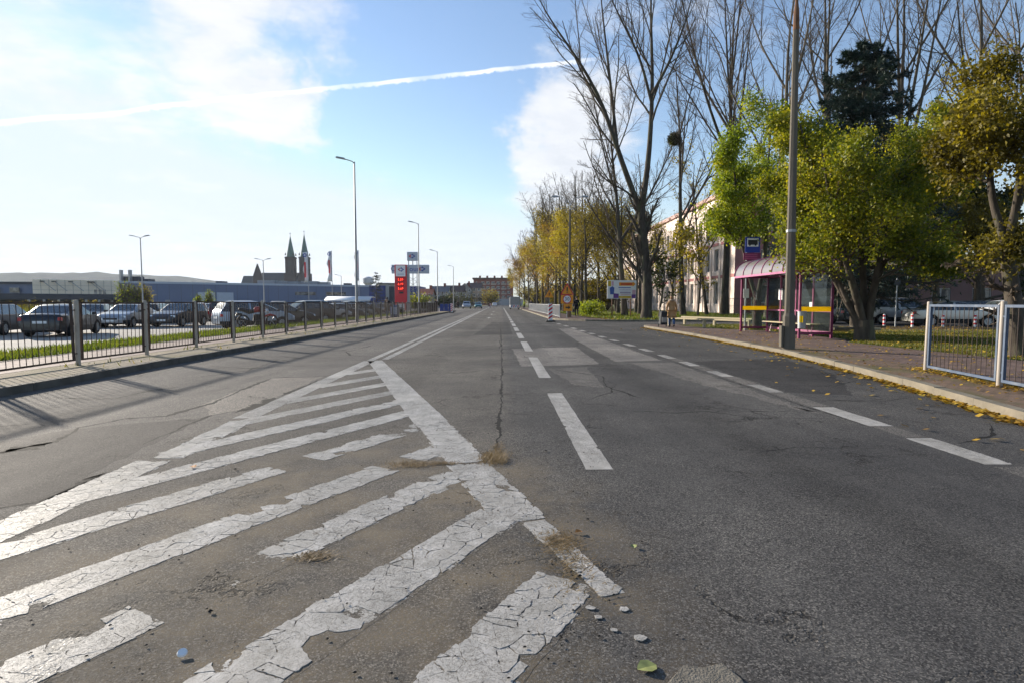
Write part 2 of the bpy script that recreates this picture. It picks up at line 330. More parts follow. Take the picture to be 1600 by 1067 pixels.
leaf_mat('leaf_fallen', [(0, (.13, .065, .018)), (.35, (.30, .17, .025)), (.75, (.48, .31, .035)), (1, (.50, .37, .05))], 0.15)

# ------------------------------------------------------------------ mesh helpers
class MB:
    """collects faces; build() links them as ONE mesh object"""
    def __init__(s): s.v = []; s.f = []
    def quad(s, a, b, c, d):
        n = len(s.v); s.v += [tuple(a), tuple(b), tuple(c), tuple(d)]; s.f.append((n, n+1, n+2, n+3)); return s
    def poly(s, pts):
        n = len(s.v); s.v += [tuple(p) for p in pts]; s.f.append(tuple(range(n, n+len(pts)))); return s
    def box(s, lo, hi, M=None, taper=1.0):
        n = len(s.v); x0, y0, z0 = lo; x1, y1, z1 = hi
        cx, cy = (x0+x1)/2, (y0+y1)/2
        p = [(x0, y0, z0), (x1, y0, z0), (x1, y1, z0), (x0, y1, z0)]
        p += [(cx+(x-cx)*taper, cy+(y-cy)*taper, z1) for x, y, _ in p]
        if M is not None: p = [tuple(M @ Vector(q)) for q in p]
        s.v += p
        s.f += [tuple(n+i for i in f) for f in ((0, 3, 2, 1), (4, 5, 6, 7), (0, 1, 5, 4), (1, 2, 6, 5), (2, 3, 7, 6), (3, 0, 4, 7))]
        return s
    def tube(s, pts, rad, k=8, cap=True):
        pts = [Vector(p) for p in pts]; rad = rad if isinstance(rad, (list, tuple)) else [rad]*len(pts)
        n = len(s.v); ref = None
        for i, p in enumerate(pts):
            T = (pts[min(i+1, len(pts)-1)]-pts[max(i-1, 0)]).normalized()
            if ref is None: ref = T.orthogonal().normalized() if abs(T.z) < .99 else Vector((1, 0, 0))
            u = (ref-T*ref.dot(T)).normalized(); ref = u; v = T.cross(u)
            for j in range(k):
                a = 2*math.pi*(j+.5)/k
                s.v.append(tuple(p+rad[i]*(math.cos(a)*u+math.sin(a)*v)))
        for i in range(len(pts)-1):
            for j in range(k):
                a = n+i*k+j; b = n+i*k+(j+1) % k
                s.f.append((a, b, b+k, a+k))
        if cap:
            s.f.append(tuple(n+j for j in range(k))[::-1]); s.f.append(tuple(n+(len(pts)-1)*k+j for j in range(k)))
        return s
    def lathe(s, prof, k=16, M=None):
        """profile of (radius, height) turned round z"""
        n = len(s.v)
        for r, z in prof:
            for j in range(k):
                a = 2*math.pi*j/k; p = Vector((r*math.cos(a), r*math.sin(a), z))
                s.v.append(tuple(M @ p if M is not None else p))
        for i in range(len(prof)-1):
            for j in range(k):
                a = n+i*k+j; b = n+i*k+(j+1) % k
                s.f.append((a, b, b+k, a+k))
        return s
    def prism(s, pts2, z0, z1, M=None):
        """flat outline (x, y) given thickness z0..z1"""
        n = len(s.v); k = len(pts2)
        p = [Vector((x, y, z0)) for x, y in pts2]+[Vector((x, y, z1)) for x, y in pts2]
        s.v += [tuple(M @ q if M is not None else q) for q in p]
        s.f.append(tuple(n+i for i in range(k))[::-1]); s.f.append(tuple(n+k+i for i in range(k)))
        for i in range(k):
            j = (i+1) % k; s.f.append((n+i, n+j, n+k+j, n+k+i))
        return s
    def mesh(s, name, m=None, smooth=None):
        me = bpy.data.meshes.new(name); me.from_pydata(s.v, [], s.f); me.update()
        if m: me.materials.append(MATS[m])
        if smooth is not None:
            me.shade_smooth(); me.set_sharp_from_angle(angle=math.radians(smooth))
        return me
    def build(s, name, m, parent=None, loc=None, smooth=None, bevel=0.0):
        return obj(name, s.mesh(name, m, smooth), parent, loc, bevel)
def obj(name, me, parent=None, loc=None, bevel=0.0, rz=0.0):
    o = bpy.data.objects.new(name, me); col.objects.link(o)
    if parent is not None: o.parent = parent
    if loc is not None: o.location = loc
    if rz: o.rotation_euler.z = rz
    if bevel:
        b = o.modifiers.new('bevel', 'BEVEL'); b.width = bevel; b.segments = 2; b.limit_method = 'ANGLE'
    return o
def tag(o, label, cat, group=None):
    o['label'] = label; o['category'] = cat
    if group: o['group'] = group
    return o
def thing(name, label, cat, loc=(0, 0, 0), rz=0.0, group=None):
    o = bpy.data.objects.new(name, None); col.objects.link(o); o.location = loc; o.rotation_euler.z = rz; o.empty_display_size = 0.2
    return tag(o, label, cat, group)
def struct(o, kind='structure'): o['kind'] = kind; return o
def copy_tree(o, parent=None):
    c = o.copy(); col.objects.link(c); c.parent = parent
    for ch in [x for x in bpy.data.objects if x.parent == o]: copy_tree(ch, c)
    return c
def np_mesh(name, V, Fq, m=None, smooth=True):
    me = bpy.data.meshes.new(name); k = Fq.shape[1]
    me.vertices.add(len(V)); me.vertices.foreach_set('co', np.ascontiguousarray(V, dtype=np.float32).ravel())
    me.loops.add(Fq.size); me.loops.foreach_set('vertex_index', np.ascontiguousarray(Fq, dtype=np.int32).ravel())
    me.polygons.add(len(Fq)); me.polygons.foreach_set('loop_start', np.arange(0, Fq.size, k, dtype=np.int32))
    if smooth: me.polygons.foreach_set('use_smooth', np.ones(len(Fq), dtype=bool))
    me.update(calc_edges=True)
    if m: me.materials.append(MATS[m])
    return me
def text_mesh(s, size, m, extrude=0.004, align='CENTER'):
    cu = bpy.data.curves.new('lettering', 'FONT'); cu.body = s; cu.size = size; cu.extrude = extrude; cu.align_x = align; cu.align_y = 'CENTER'
    cu.resolution_u = 2
    ob = bpy.data.objects.new('lettering', cu); col.objects.link(ob)
    dg = bpy.context.evaluated_depsgraph_get(); dg.update()
    me = bpy.data.meshes.new_from_object(ob.evaluated_get(dg)); me.materials.clear(); me.materials.append(MATS[m])
    bpy.data.objects.remove(ob); bpy.data.curves.remove(cu)
    return me
UPRIGHT = Matrix.Rotation(math.pi/2, 4, 'X')            # lays an x-y outline up into the x-z plane, front towards -y
# ------------------------------------------------------------------ the setting
rnd = random.Random(7); rng = np.random.default_rng(7)
def sheet(name, rects, z, m, parent=None):
    b = MB()
    for x0, y0, x1, y1 in rects: b.quad((x0, y0, z), (x1, y0, z), (x1, y1, z), (x0, y1, z))
    return b.build(name, m, parent)
struct(sheet('ground', [(-4000, -600, 4000, 6000)], -0.5, 'field'))
def hill_ridge():
    b = MB(); n = 90; r = random.Random(3)
    hs = []
    for i in range(n+1):
        x = -2900+i*3300/n
        px = 783+900*x/2100
        target = np.interp(px, [-500, 0, 60, 150, 200, 260, 330, 420, 600], [118, 120, 127, 118, 112, 88, 54, 24, 4])
        hs.append((x, target*(1+r.uniform(-.03, .03))+r.uniform(-1.5, 1.5)))
    rows = [(0, -1), (180, .45), (420, .82), (620, 1.0), (900, .9), (1500, -.01)]
    for x, hh in hs:
        for dy, f in rows: b.v.append((x, 1900+dy+140*math.sin(x*.004), max(-1.0, hh*f) if f > 0 else -1))
    k = len(rows)
    for i in range(n):
        for j in range(k-1): b.f.append((i*k+j, (i+1)*k+j, (i+1)*k+j+1, i*k+j+1))
    return b.build('hills', 'hill_wood', smooth=60)
struct(hill_ridge())

road = struct(sheet('road', [(-7.25, -12, 12, 46), (-7.25, 46, 4.3, 420), (12, 29.9, 75, 41.2), (-15, 92, -7.25, 150)], 0.0, 'asphalt'))
ZM = 0.0012
def ragged(p0, p1, w0, w1=None, seg=0.05, jit=0.012, seed=0):
    """a strip from p0 to p1 with an uneven edge, as brushed and chipped paint has"""
    w1 = w0 if w1 is None else w1
    r = random.Random(seed); a, b = Vector(p0), Vector(p1); L = (b-a).length; n = max(2, min(160, int(L/seg)))
    d = (b-a).normalized(); s = Vector((d.y, -d.x)); mb = MB(); lo = hi = 0
    for i in range(n+1):
        f = i/n; p = a+(b-a)*f; w = (w0+(w1-w0)*f)*.55
        lo = lo*.35+r.uniform(-jit, jit)*.6; hi = hi*.35+r.uniform(-jit, jit)*.6
        e = r.uniform(-jit, jit) if i in (0, n) else 0
        q, t_ = p+d*e-s*(w+lo), p+d*e+s*(w+hi)
        mb.v += [(q.x, q.y, 0), (t_.x, t_.y, 0)]
        if i: k = 2*i; mb.f.append((k-2, k-1, k+1, k))
    return mb
def mark(name, mb, m, z=ZM, label=None):
    o = mb.build(name, m, road); o.location.z = z
    if name in ('lane_dash', 'edge_dash', 'centre_line', 'hatch_border', 'hatch_stripe'):
        at = o.data.attributes.new('across', 'FLOAT', 'POINT'); at.data.foreach_set('value', np.tile([-1.0, 1.0], len(mb.v)//2))
    if label: o['label'] = label
    return o
from mathutils import noise as mnoise
def clip(poly, a, n):
    out = []; k = len(poly)
    for i in range(k):
        p, q = poly[i], poly[(i+1) % k]; dp, dq = (p-a).dot(n), (q-a).dot(n)
        if dp <= 0: out.append(p)
        if dp*dq < 0: out.append(p+(q-p)*(dp/(dp-dq)))
    return out
def plates(p0, p1, w0, w1, seed, lose=.18, cell=.095):
    """thick old paint broken into plates with gaps between them; some plates have gone"""
    r = random.Random(seed); a, b = Vector(p0), Vector(p1); L = (b-a).length; d = (b-a).normalized(); sd = Vector((d.y, -d.x))
    wm = max(w0, w1); nx, nv = max(2, int(L/cell)), max(2, round(wm/cell)); S = []
    for i in range(-1, nx+1):
        for j in range(-1, nv+1):
            if r.random() < .78: S.append(Vector(((i+.5+r.uniform(-.9, .9))*L/nx, (j+.5+r.uniform(-.7, .7))*wm/nv-wm/2)))
            if r.random() < .22: S.append(Vector(((i+.5+r.uniform(-.6, .6))*L/nx, (j+.5+r.uniform(-.6, .6))*wm/nv-wm/2)))
    mb = MB()
    for c in S:
        if not (0 < c.x < L): continue
        f = c.x/L; hw = (w0+(w1-w0)*f)/2*r.uniform(.90, 1.05)
        g = a+d*c.x+sd*c.y
        nz = mnoise.noise(Vector((g.x*1.5, g.y*1.5, seed*.37)))*.5+.5+.25*mnoise.noise(Vector((g.x*5, g.y*5, 3)))+(.20 if abs(c.y) > hw*.5 else 0)*(r.random() < .6)
        if nz > 1-lose*.85: continue
        poly = [c+Vector((-.3, -.3)), c+Vector((.3, -.3)), c+Vector((.3, .3)), c+Vector((-.3, .3))]
        gap = r.choice((.0002, .0003, .0005, .0008, .0012, .002, .0045))
        for q in S:
            if q is not c and (q-c).length < 4.0*cell:
                n = (q-c).normalized(); poly = clip(poly, (c+q)/2-n*gap, n)
                if len(poly) < 3: break
        for aa, nn in ((Vector((0, 0)), Vector((-1, 0))), (Vector((L, 0)), Vector((1, 0))), (Vector((0, hw)), Vector((0, 1))), (Vector((0, -hw)), Vector((0, -1)))):
            if len(poly) >= 3: poly = clip(poly, aa, nn)
        if len(poly) < 3: continue
        out = []
        for p, q in zip(poly, poly[1:]+poly[:1]):
            m_ = max(1, int((q-p).length/.016))
            for i in range(m_): out.append(p+(q-p)*(i/m_)+Vector((r.gauss(0, .0024), r.gauss(0, .0024))))
        if len(out) < 4: continue
        z = r.uniform(.0020, .0032); tx, ty = r.uniform(-.012, .012), r.uniform(-.012, .012); k = len(mb.v); m_ = len(out)
        W2 = [a+d*p.x+sd*p.y for p in out]
        mb.v += [(p.x, p.y, 0.0) for p in W2]+[(p.x, p.y, max(.0012, z+(p-g).x*tx+(p-g).y*ty)) for p in W2]
        mb.f.append(tuple(k+m_+i for i in range(m_)))
        mb.f += [(k+i, k+(i+1) % m_, k+m_+(i+1) % m_, k+m_+i) for i in range(m_)]
    return mb
def flaked(name, p0, p1, w0, w1=None, seed=0, lose=.18):
    w1 = w0 if w1 is None else w1
    if name == 'hatch_stripe': w0 *= 1.14; w1 *= 1.14
    mark(name, ragged(p0, p1, w0*1.02, w1*1.02, seg=.03, jit=.006, seed=seed), 'paint_ghost', .0009 if 'border' in name else .0006)
    o = plates(p0, p1, w0, w1, seed, lose).build(name, 'paint_plate', road); o['kind'] = 'stuff'
# dashed lane line, dash 4 m and gap 1.75 m
for k in range(26):
    y0 = 4.6+5.78*k; wdt = 0.2
    mark('lane_dash', ragged((0.80-.003*k*2, y0), (0.80-.003*k*2, y0+3.98), wdt, seg=.08, jit=.006, seed=k), 'paint_good')
# dashed edge line of the bus bay
ey = [(4.68, 5.62), (6.2, 7.35), (8.6, 9.45), (10.5, 11.35), (12.3, 13.2), (14.0, 15.0), (16.0, 17.0), (18.0, 19.0), (20.2, 21.2), (22.4, 23.4), (24.8, 25.8), (27.2, 28.4), (30, 31.2), (33, 34.4), (36.4, 37.8), (40, 41.5)]
for k, (y0, y1) in enumerate(ey):
    xx = lambda y: 4.19-max(0, y-16)*.022
    mark('edge_dash', ragged((xx(y0), y0), (xx(y1), y1), 0.24 if k < 2 else 0.2, seg=.07, jit=.01, seed=50+k), 'paint_good' if k < 2 else 'paint_worn')
for k, (y0, y1) in enumerate(((3.6, 4.6), (5.66, 6.16), (7.4, 8.55), (9.5, 10.45), (11.4, 12.25), (13.25, 13.95))):
    mark('worn_line', ragged((4.19, y0), (4.19, y1), .22, seg=.05, jit=.01, seed=130+k), 'patch_mid', .0012)
# double centre line beyond the hatched island
mark('centre_line', ragged((-3.10, 13.6), (-3.42, 95), .15, seg=.5, jit=.01, seed=90), 'paint_worn')
mark('centre_line', ragged((-2.80, 13.9), (-3.14, 95), .15, seg=.5, jit=.01, seed=91), 'paint_worn')
mark('centre_line', ragged((-3.28, 97), (-3.6, 300), .15, seg=1.5, jit=.01, seed=92), 'paint_worn')
# hatched island: left border, right border, slanting stripes
RB = [(13.9, -2.92), (6.6, -0.82), (4.87, -0.31), (3.7, 0.09), (2.55, 0.50)]
def rbx(y): ys, xs = zip(*RB[::-1]); return float(np.interp(y, ys, xs))
mark('hatch_border', ragged((-3.08, 13.5), (-3.02, 6.75), .24, seg=.06, jit=.012, seed=1), 'paint_worn', .0018)
flaked('hatch_border', (-2.98, 6.62), (-2.92, 5.0), .27, None, 2, .14)
flaked('hatch_border', (-2.99, 4.93), (-2.95, 1.5), .30, None, 3, .16)
mark('hatch_border', ragged((-2.98, 13.6), (-0.80, 6.5), .30, .36, seg=.06, jit=.01, seed=4), 'paint_good', .0018)
flaked('hatch_border', (-0.80, 6.5), (-0.29, 4.82), .36, .35, 5, .03)
flaked('hatch_border', (-0.29, 4.80), (0.13, 3.50), .35, .33, 6, .14)
flaked('hatch_border', (0.20, 3.5), (0.53, 2.55), .16, .12, 7, .10)
SL = (0.505, 0.863)                                     # stripe direction
def stripe(xb, yb, width, m, seed, y_end=None, y_start=None, lose=.2):
    """stripe whose axis passes (xb, yb); runs between the two borders"""
    xa = lambda y: xb+(y-yb)*SL[0]/SL[1]
    ys = np.arange(1.2, 14, .02)
    ok = [y for y in ys if xa(y) > -3.0 and xa(y) < rbx(y)-.10]
    if not ok: return
    y0, y1 = min(ok), max(ok)
    if y_end: y1 = min(y1, y_end)
    if y_start: y0 = max(y0, y_start)
    if y1-y0 < .2: return
    if m == 'paint_flaked': flaked('hatch_stripe', (xa(y0), y0), (xa(y1), y1), width, None, seed, lose)
    else: mark('hatch_stripe', ragged((xa(y0), y0), (xa(y1), y1), width, seg=.035, jit=.010, seed=seed), m)
stripe(-0.02, 2.17, .29, 'paint_flaked', 10, lose=.12)            # nearest
stripe(-0.86, 2.17, .28, 'paint_flaked', 11, lose=.22)
stripe(-1.24, 2.98, .25, 'paint_flaked', 12, y_start=2.75, lose=.40)
stripe(-1.95, 1.75, .24, 'paint_flaked', 13, y_end=2.45, lose=.28)
stripe(-2.18, 2.55, .25, 'paint_flaked', 14, y_end=4.66, lose=.15)
stripe(-2.70, 3.17, .25, 'paint_flaked', 15, y_end=4.66, lose=.18)
stripe(-2.18, 2.55, .24, 'paint_flaked', 16, y_start=4.95, lose=.32)
stripe(-2.70, 3.17, .24, 'paint_flaked', 17, y_start=4.98, lose=.32)
for k, ye in enumerate((7.27, 8.1, 8.97, 9.9, 10.9, 12.0)):
    stripe(rbx(ye), ye, .25 if k < 4 else .27, 'paint_flaked' if k < 2 else 'paint_worn', 20+k)
# arrows in the lane ahead
def arrow(y, x=-1.1):
    b = MB().poly([(x-.08, y, 0), (x+.08, y, 0), (x+.08, y+2.4, 0), (x-.08, y+2.4, 0)]).poly([(x-.3, y+2.42, 0), (x+.3, y+2.42, 0), (x, y+3.9, 0)])
    b.poly([(x+.09, y+1.0, 0), (x+.09, y+.72, 0), (x+.55, y+1.3, 0), (x+.55, y+1.55, 0)])
    return b
for y in (50, 66, 84): mark('lane_arrow', arrow(y), 'paint_worn')
mark('lane_dash', ragged((-5.2, 108), (-5.2, 112), .2, seed=93), 'paint_worn')
kxr = lambda y: float(np.interp(y, [3.5, 9.2, 15, 30], [5.0, 6.2, 7.1, 7.4]))
# repairs and broken seams
def poly_mark(name, pts, m, z, jit=.03, seed=0, step=.12):
    r = random.Random(seed); out = []
    for (x0, y0), (x1, y1) in zip(pts, pts[1:]+pts[:1]):
        L = math.hypot(x1-x0, y1-y0); n = max(1, int(L/step))
        for i in range(n): f = i/n; out.append((x0+(x1-x0)*f+r.uniform(-jit, jit), y0+(y1-y0)*f+r.uniform(-jit, jit), 0))
    return mark(name, MB().poly(out), m, z)
poly_mark('asphalt_patch', [(.32, 17.0), (2.3, 17.6), (2.2, 12.7), (.44, 12.3)], 'patch_light', .0005, seed=1)
poly_mark('asphalt_patch', [(.98, 11.9), (1.8, 12.1), (1.66, 9.1), (1.2, 9.5)], 'patch_mid', .0006, seed=2)
poly_mark('asphalt_patch', [(3.0, 30), (3.75, 30), (3.8, 13.5), (2.65, 13.3), (2.7, 20)], 'patch_light', .0005, seed=3)
poly_mark('asphalt_patch', [(2.9, 13.0), (3.9, 13.0), (3.9, 6.9), (3.3, 9.5)], 'patch_mid', .0005, .06, seed=4)
poly_mark('asphalt_patch', [(-4.0, 7.7), (-4.16, 10.4), (-3.3, 10.6), (-3.2, 7.4), (-3.5, 6.95)], 'patch_mid', .0005, seed=5)
poly_mark('asphalt_patch', [(-4.6, 6.2), (-3.5, 6.85), (-3.25, 4.55), (-3.1, 3.9), (-5.4, 3.0), (-5.4, 4.6)], 'patch_dark', .0004, seed=6)
poly_mark('asphalt_patch', [(-1.2, 24), (.5, 25), (.5, 40), (-.6, 41)], 'patch_dark', .0005, seed=7)
poly_mark('asphalt_patch', [(4.35, 8.6), (5.2, 8.3), (6.4, 10.9), (6.9, 14), (4.4, 13.2)], 'patch_dark', .0004, .05, seed=8)
def crack(pts, w, seed, m='tar'):
    r = random.Random(seed); pl = []
    for (x0, y0), (x1, y1) in zip(pts, pts[1:]):
        L = math.hypot(x1-x0, y1-y0); n = max(2, int(L/.05))
        for i in range(n): f = i/n; pl.append((x0+(x1-x0)*f, y0+(y1-y0)*f))
    pl.append(pts[-1]); mb = MB(); dx = dy = 0
    for i, (x, y) in enumerate(pl):
        dx = dx*.8+r.uniform(-.012, .012); dy = dy*.8+r.uniform(-.012, .012)
        a = Vector(pl[min(i+1, len(pl)-1)])-Vector(pl[max(i-1, 0)]); a = a.normalized() if a.length else Vector((0, 1)); s = Vector((a.y, -a.x))
        ww = (2.4 if pl[0][0] < -2.5 else 1.5)*w*max(.30, r.uniform(-.1, 1.0)+.5*math.sin(i*.13+seed))*(min(1, i/4, (len(pl)-1-i)/4)+.03)
        p = Vector((x+dx, y+dy)); q, t_ = p-s*ww/2, p+s*ww/2
        mb.v += [(q.x, q.y, 0), (t_.x, t_.y, 0)]
        if i: k = 2*i; mb.f.append((k-2, k-1, k+1, k))
    return mark('crack', mb, m, .0009)
for k, (pts, wd) in enumerate([([(-4.9, 4.6), (-4.48, 5.43), (-4.36, 5.63), (-4.61, 6.27), (-4.4, 6.79), (-4.01, 6.9), (-3.92, 7.78), (-4.16, 10.47)], .035),
    ([(-4.52, 5.15), (-4.42, 5.5), (-4.37, 5.66)], .11), ([(-4.16, 10.47), (-3.34, 10.63), (-2.9, 11.2)], .03), ([(-3.9, 3.6), (-3.32, 3.79), (-3.15, 3.9), (-3.19, 4.46), (-3.16, 4.6)], .05),
    ([(-3.2, 4.4), (-3.14, 4.62)], .10), ([(-3.44, 5.44), (-3.51, 6.97), (-3.20, 7.4)], .018), ([(-3.3, 7.1), (-3.2, 7.8), (-3.24, 8.3)], .08), ([(-3.2, 8.4), (-3.22, 10.25)], .035),
    ([(-6.45, 8.36), (-5.9, 8.2), (-5.49, 8.23), (-5.43, 8.95), (-5.2, 9.4)], .03), ([(-6.8, 6.2), (-6.0, 6.1), (-5.3, 6.5)], .02), ([(-5.6, 3.5), (-4.6, 3.7), (-4.2, 3.3)], .03), ([(-6.4, 12.5), (-5.2, 12.0), (-4.6, 12.6), (-4.0, 12.2)], .03),
    ([(1.44, 7.21), (2.18, 6.99), (2.6, 7.1), (3.01, 6.69), (3.9, 6.6)], .022), ([(2.0, 8.1), (1.7, 9.3), (1.9, 10.6), (1.1, 11.6)], .03), ([(4.5, 7.9), (5.3, 7.8), (5.9, 8.1)], .03), ([(4.5, 9.5), (5.4, 9.2), (6.2, 9.9)], .03),
    ([(-.02, 30), (0.02, 17), (0, 8.2), (-.03, 5.8), (-.05, 4.97)], .03), ([(-3.1, 14.5), (-3.9, 14.9), (-4.3, 16), (-4.1, 18.5)], .035), ([(-5.6, 10.5), (-5.1, 11.6), (-5.3, 13.8)], .025), ([(4.4, 5.4), (5.0, 5.7), (5.5, 6.3)], .03), ([(2.3, 5.1), (2.8, 5.3), (3.6, 5.2)], .012)]):
    crack(pts, wd, k)
rc = random.Random(12)
for k in range(26):
    x, y = (rc.uniform(-6.6, -3.6), rc.uniform(3, 26)) if k % 3 == 0 else (rc.uniform(.4, 6.2), rc.uniform(5.5, 26))
    if x > kxr(y): x -= 3
    a = rc.choice((0, 1.4, .3, 1.57))+rc.uniform(-.4, .4); pts = [(x, y)]
    for _ in range(rc.randint(3, 6)): a += rc.uniform(-.7, .7); L = rc.uniform(.2, .6); x += math.cos(a)*L; y += math.sin(a)*L; pts.append((x, y))
    crack(pts, rc.uniform(.012, .026), 60+k)
for k, x in enumerate((4.02, -.03, -6.9)): crack([(x+rc.uniform(-.05, .05), y) for y in np.arange(6.2 if k != 1 else 17, 44, 1.6)], .022, 99+k)
# kerbs, one stone after another
def stone_mesh(L):
    b = MB(); b.box((-.075, .004, -.12), (.075, L-.004, .125)); return b.mesh('kerb_stone', 'kerb_concrete')
ks1 = stone_mesh(1.0)
def kerb_run(name, pts, side, m=None):
    root = struct(bpy.data.objects.new(name, None)); col.objects.link(root)
    acc = []; 
    for (x0, y0), (x1, y1) in zip(pts, pts[1:]):
        L = math.hypot(x1-x0, y1-y0); n = max(1, round(L)); a = math.atan2(-(x1-x0), y1-y0)
        for i in range(n):
            f = i/n
            if n*1.0 == L or abs(L/n-1) < .25: me = ks1
            else: me = stone_mesh(L/n)
            o = obj('kerb_stone', me, root, (x0+(x1-x0)*f+side*.075*math.cos(a), y0+(y1-y0)*f+side*.075*math.sin(a), rnd.uniform(-.006, .006)), 0, a+rnd.uniform(-.004, .004))
            if m: o.data = ks_dark
            o.scale.y = (L/n)/(1.0 if me is ks1 else L/n)
    return root
ks_dark = ks1.copy(); ks_dark.materials.clear(); ks_dark.materials.append(MATS['kerb_dark'])
kerb_run('kerb', [(-7.25, 2), (-7.25, 92)], -1, 'kerb_dark')
KR = [(-6, 3.6), (3.5, 5.3), (6.34, 5.92), (9.21, 6.55), (12, 7.05), (14.93, 7.42), (18.4, 7.60), (23.9, 7.80), (28, 7.78), (31, 7.75), (32.1, 8.0)]
kerb_run('kerb', [(x, y) for y, x in KR]+[(8.35, 32.5), (8.9, 32.75), (10.5, 32.85), (16, 32.85)], 1)
kerb_run('kerb', [(4.05, 160), (4.05, 47.5), (4.3, 45.5), (5.1, 43.6), (6.2, 42.2), (7.8, 41.3), (20, 41.2)], -1)
# pavements and verges
def strip(name, rows, z, m, skirt=0.4):
    b = MB()
    for (y0, a0, b0), (y1, a1, b1) in zip(rows, rows[1:]):
        b.quad((a0, y0, z), (b0, y0, z), (b1, y1, z), (a1, y1, z))
    return struct(b.build(name, m))
kx = lambda y: float(np.interp(y, [p[0] for p in KR], [p[1] for p in KR]))
XR = lambda y: float(np.interp(y, [-6, 11, 18, 19.2, 25.2, 27, 30, 32.8], [11.3, 11.2, 10.9, 11.7, 11.7, 10.5, 9.7, 10.0]))
ysamp = [-6, 0, 3.5, 5, 6.34, 7.8, 9.21, 10.6, 12, 13.5, 14.93, 16.5, 18.0]
strip('verge', [(y, kx(y)+.15, kx(y)+1.25) for y in ysamp], .121, 'pavers_mossy')
strip('pavement', [(y, kx(y)+1.25, XR(y)) for y in ysamp], .121, 'pavers_red')
strip('pavement', [(y, kx(y)+.15, XR(y)) for y in (18.0, 19.2, 21, 23.9, 25.2, 27, 28.5, 30, 31, 32.0, 32.35)], .121, 'pavers_red')
MB().poly([(8.3, 32.35, .120), (XR(32.35), 32.35, .120), (16, 32.7, .120), (8.9, 32.62, .120), (8.5, 32.5, .120)]).build('pavement', 'pavers_red')['kind'] = 'structure'
kerb_edge = kerb_run('path_edging', [(XR(y), y) for y in (3.5, 11, 18, 18.9)], 1); kerb_edge.location.z = -.02; kerb_edge.scale = (1, 1, 1)
lawnr = strip('lawn', [(y, XR(y)+.1, 40) for y in (-6, 0, 5, 11, 18, 19.2, 25.2, 25.8)], .108, 'lawn')
strip('lawn', [(y, XR(y)+.02, 17.0) for y in (25.8, 27, 30, 32.6)], .107, 'lawn')
strip('soil_bed', [(25.8, 17.0, 60), (29.75, 17.0, 60)], .104, 'soil')
strip('path', [(24.2, 14.5, 45), (26.0, 15.2, 45)], .116, 'verge_sand')
strip('pavement', [(41.35, 7.6, 8.2), (42.3, 6.3, 8.0), (43.7, 5.2, 7.8), (45.6, 4.4, 7.6), (47.6, 4.2, 7.3), (60, 4.2, 7.0), (160, 4.2, 7.0)], .121, 'pavers_red')
strip('lawn', [(41.3, 8.2, 90), (45.6, 7.6, 90), (60, 7.0, 90), (260, 7.0, 120)], .108, 'lawn')
strip('verge', [(2, -8.72, -7.4), (92, -8.72, -7.4)], .118, 'verge_sand')
strip('pavement', [(2, -10.45, -8.72), (92, -10.45, -8.72)], .122, 'pavers_pink')
kerb_run('path_edging', [(-10.45, 8), (-10.45, 78)], -1)
strip('grass_strip', [(8, -12.4, -10.6), (78, -12.4, -10.6)], .12, 'lawn')
b = MB(); b.quad((-12.4, 8, .12), (-12.4, 78, .12), (-12.7, 78, -.2), (-12.7, 8, -.2)); struct(b.build('grass_strip', 'lawn'))
struct(sheet('parking', [(-75, 6, -12.3, 92)], -.15, 'parking'))
struct(sheet('grass_island', [(-26, 20.5, -20.6, 23.6)], -.03, 'lawn'))
struct(sheet('street', [(-60, 92, -15, 150)], -.16, 'parking'))

# grass blades and leaf litter
def blades(name, pts, h, m, lean=.5, wid=.012, label=None, cat='grass'):
    n = len(pts); a = rng.uniform(0, 2*np.pi, n); hh = h*rng.uniform(.5, 1.35, n)
    w_ = wid*rng.uniform(.7, 1.4, n); u = np.stack([np.cos(a), np.sin(a), np.zeros(n)], 1)*w_[:, None]
    l = rng.uniform(-lean, lean, (n, 2))*hh[:, None]
    tip = pts+np.concatenate([l, hh[:, None]], 1)
    V = np.stack([pts-u, pts+u, tip], 1).reshape(-1, 3)
    o = obj(name, np_mesh(name, V, np.arange(3*n).reshape(-1, 3), m, False)); o['kind'] = 'stuff'
    if label: o['label'] = label; o['category'] = cat
    return o
def scatter(n, x0, x1, y0, y1, z, clump=True):
    p = np.stack([rng.uniform(x0, x1, n), rng.uniform(y0, y1, n), np.full(n, z)], 1)
    return p
pl = scatter(26000, -12.5, -10.62, 8, 78, .115); pl = pl[rng.random(len(pl)) < np.clip(22/pl[:, 1], .25, 1)]
blades('grass', pl, .12, 'grass', label='bright green grass strip behind the left-hand railing', wid=.016)
blades('grass', scatter(2600, -26, -20.6, 20.5, 23.6, -.03), .13, 'grass', label='small grass island at the left edge of the car park')
p = scatter(60000, 10.9, 24, 5, 25.5, .105); p = p[[a[0] > XR(a[1])+.16 for a in p]]
blades('grass', p, .075, 'grass_dry', label='patchy lawn behind the bus shelter pavement', wid=.011)
p = scatter(16000, 7.2, 24, 41.5, 75, .105); p = p[p[:, 0] > np.interp(p[:, 1], [41, 60], [8.3, 7.1])]
blades('grass', p, .16, 'grass', label='grass under the tall bare trees beyond the side street', wid=.03)
p = scatter(5000, 10.6, 17, 25.8, 32.5, .105); p = p[[a[0] > XR(a[1])+.15 for a in p]]
blades('grass', p, .08, 'grass_dry', label='thin grass behind the low wooden rail', wid=.015)
q = []
for y in np.arange(8, 70, .03): q.append((-7.5-abs(rng.normal(0, .2)) if rng.random() < .35 else -8.35+rng.normal(0, .12), y+rng.normal(0, .1), .118))
q = np.array(q); q = q[(np.sin(q[:, 1]*1.7)+rng.normal(0, .5, len(q))) > .9]
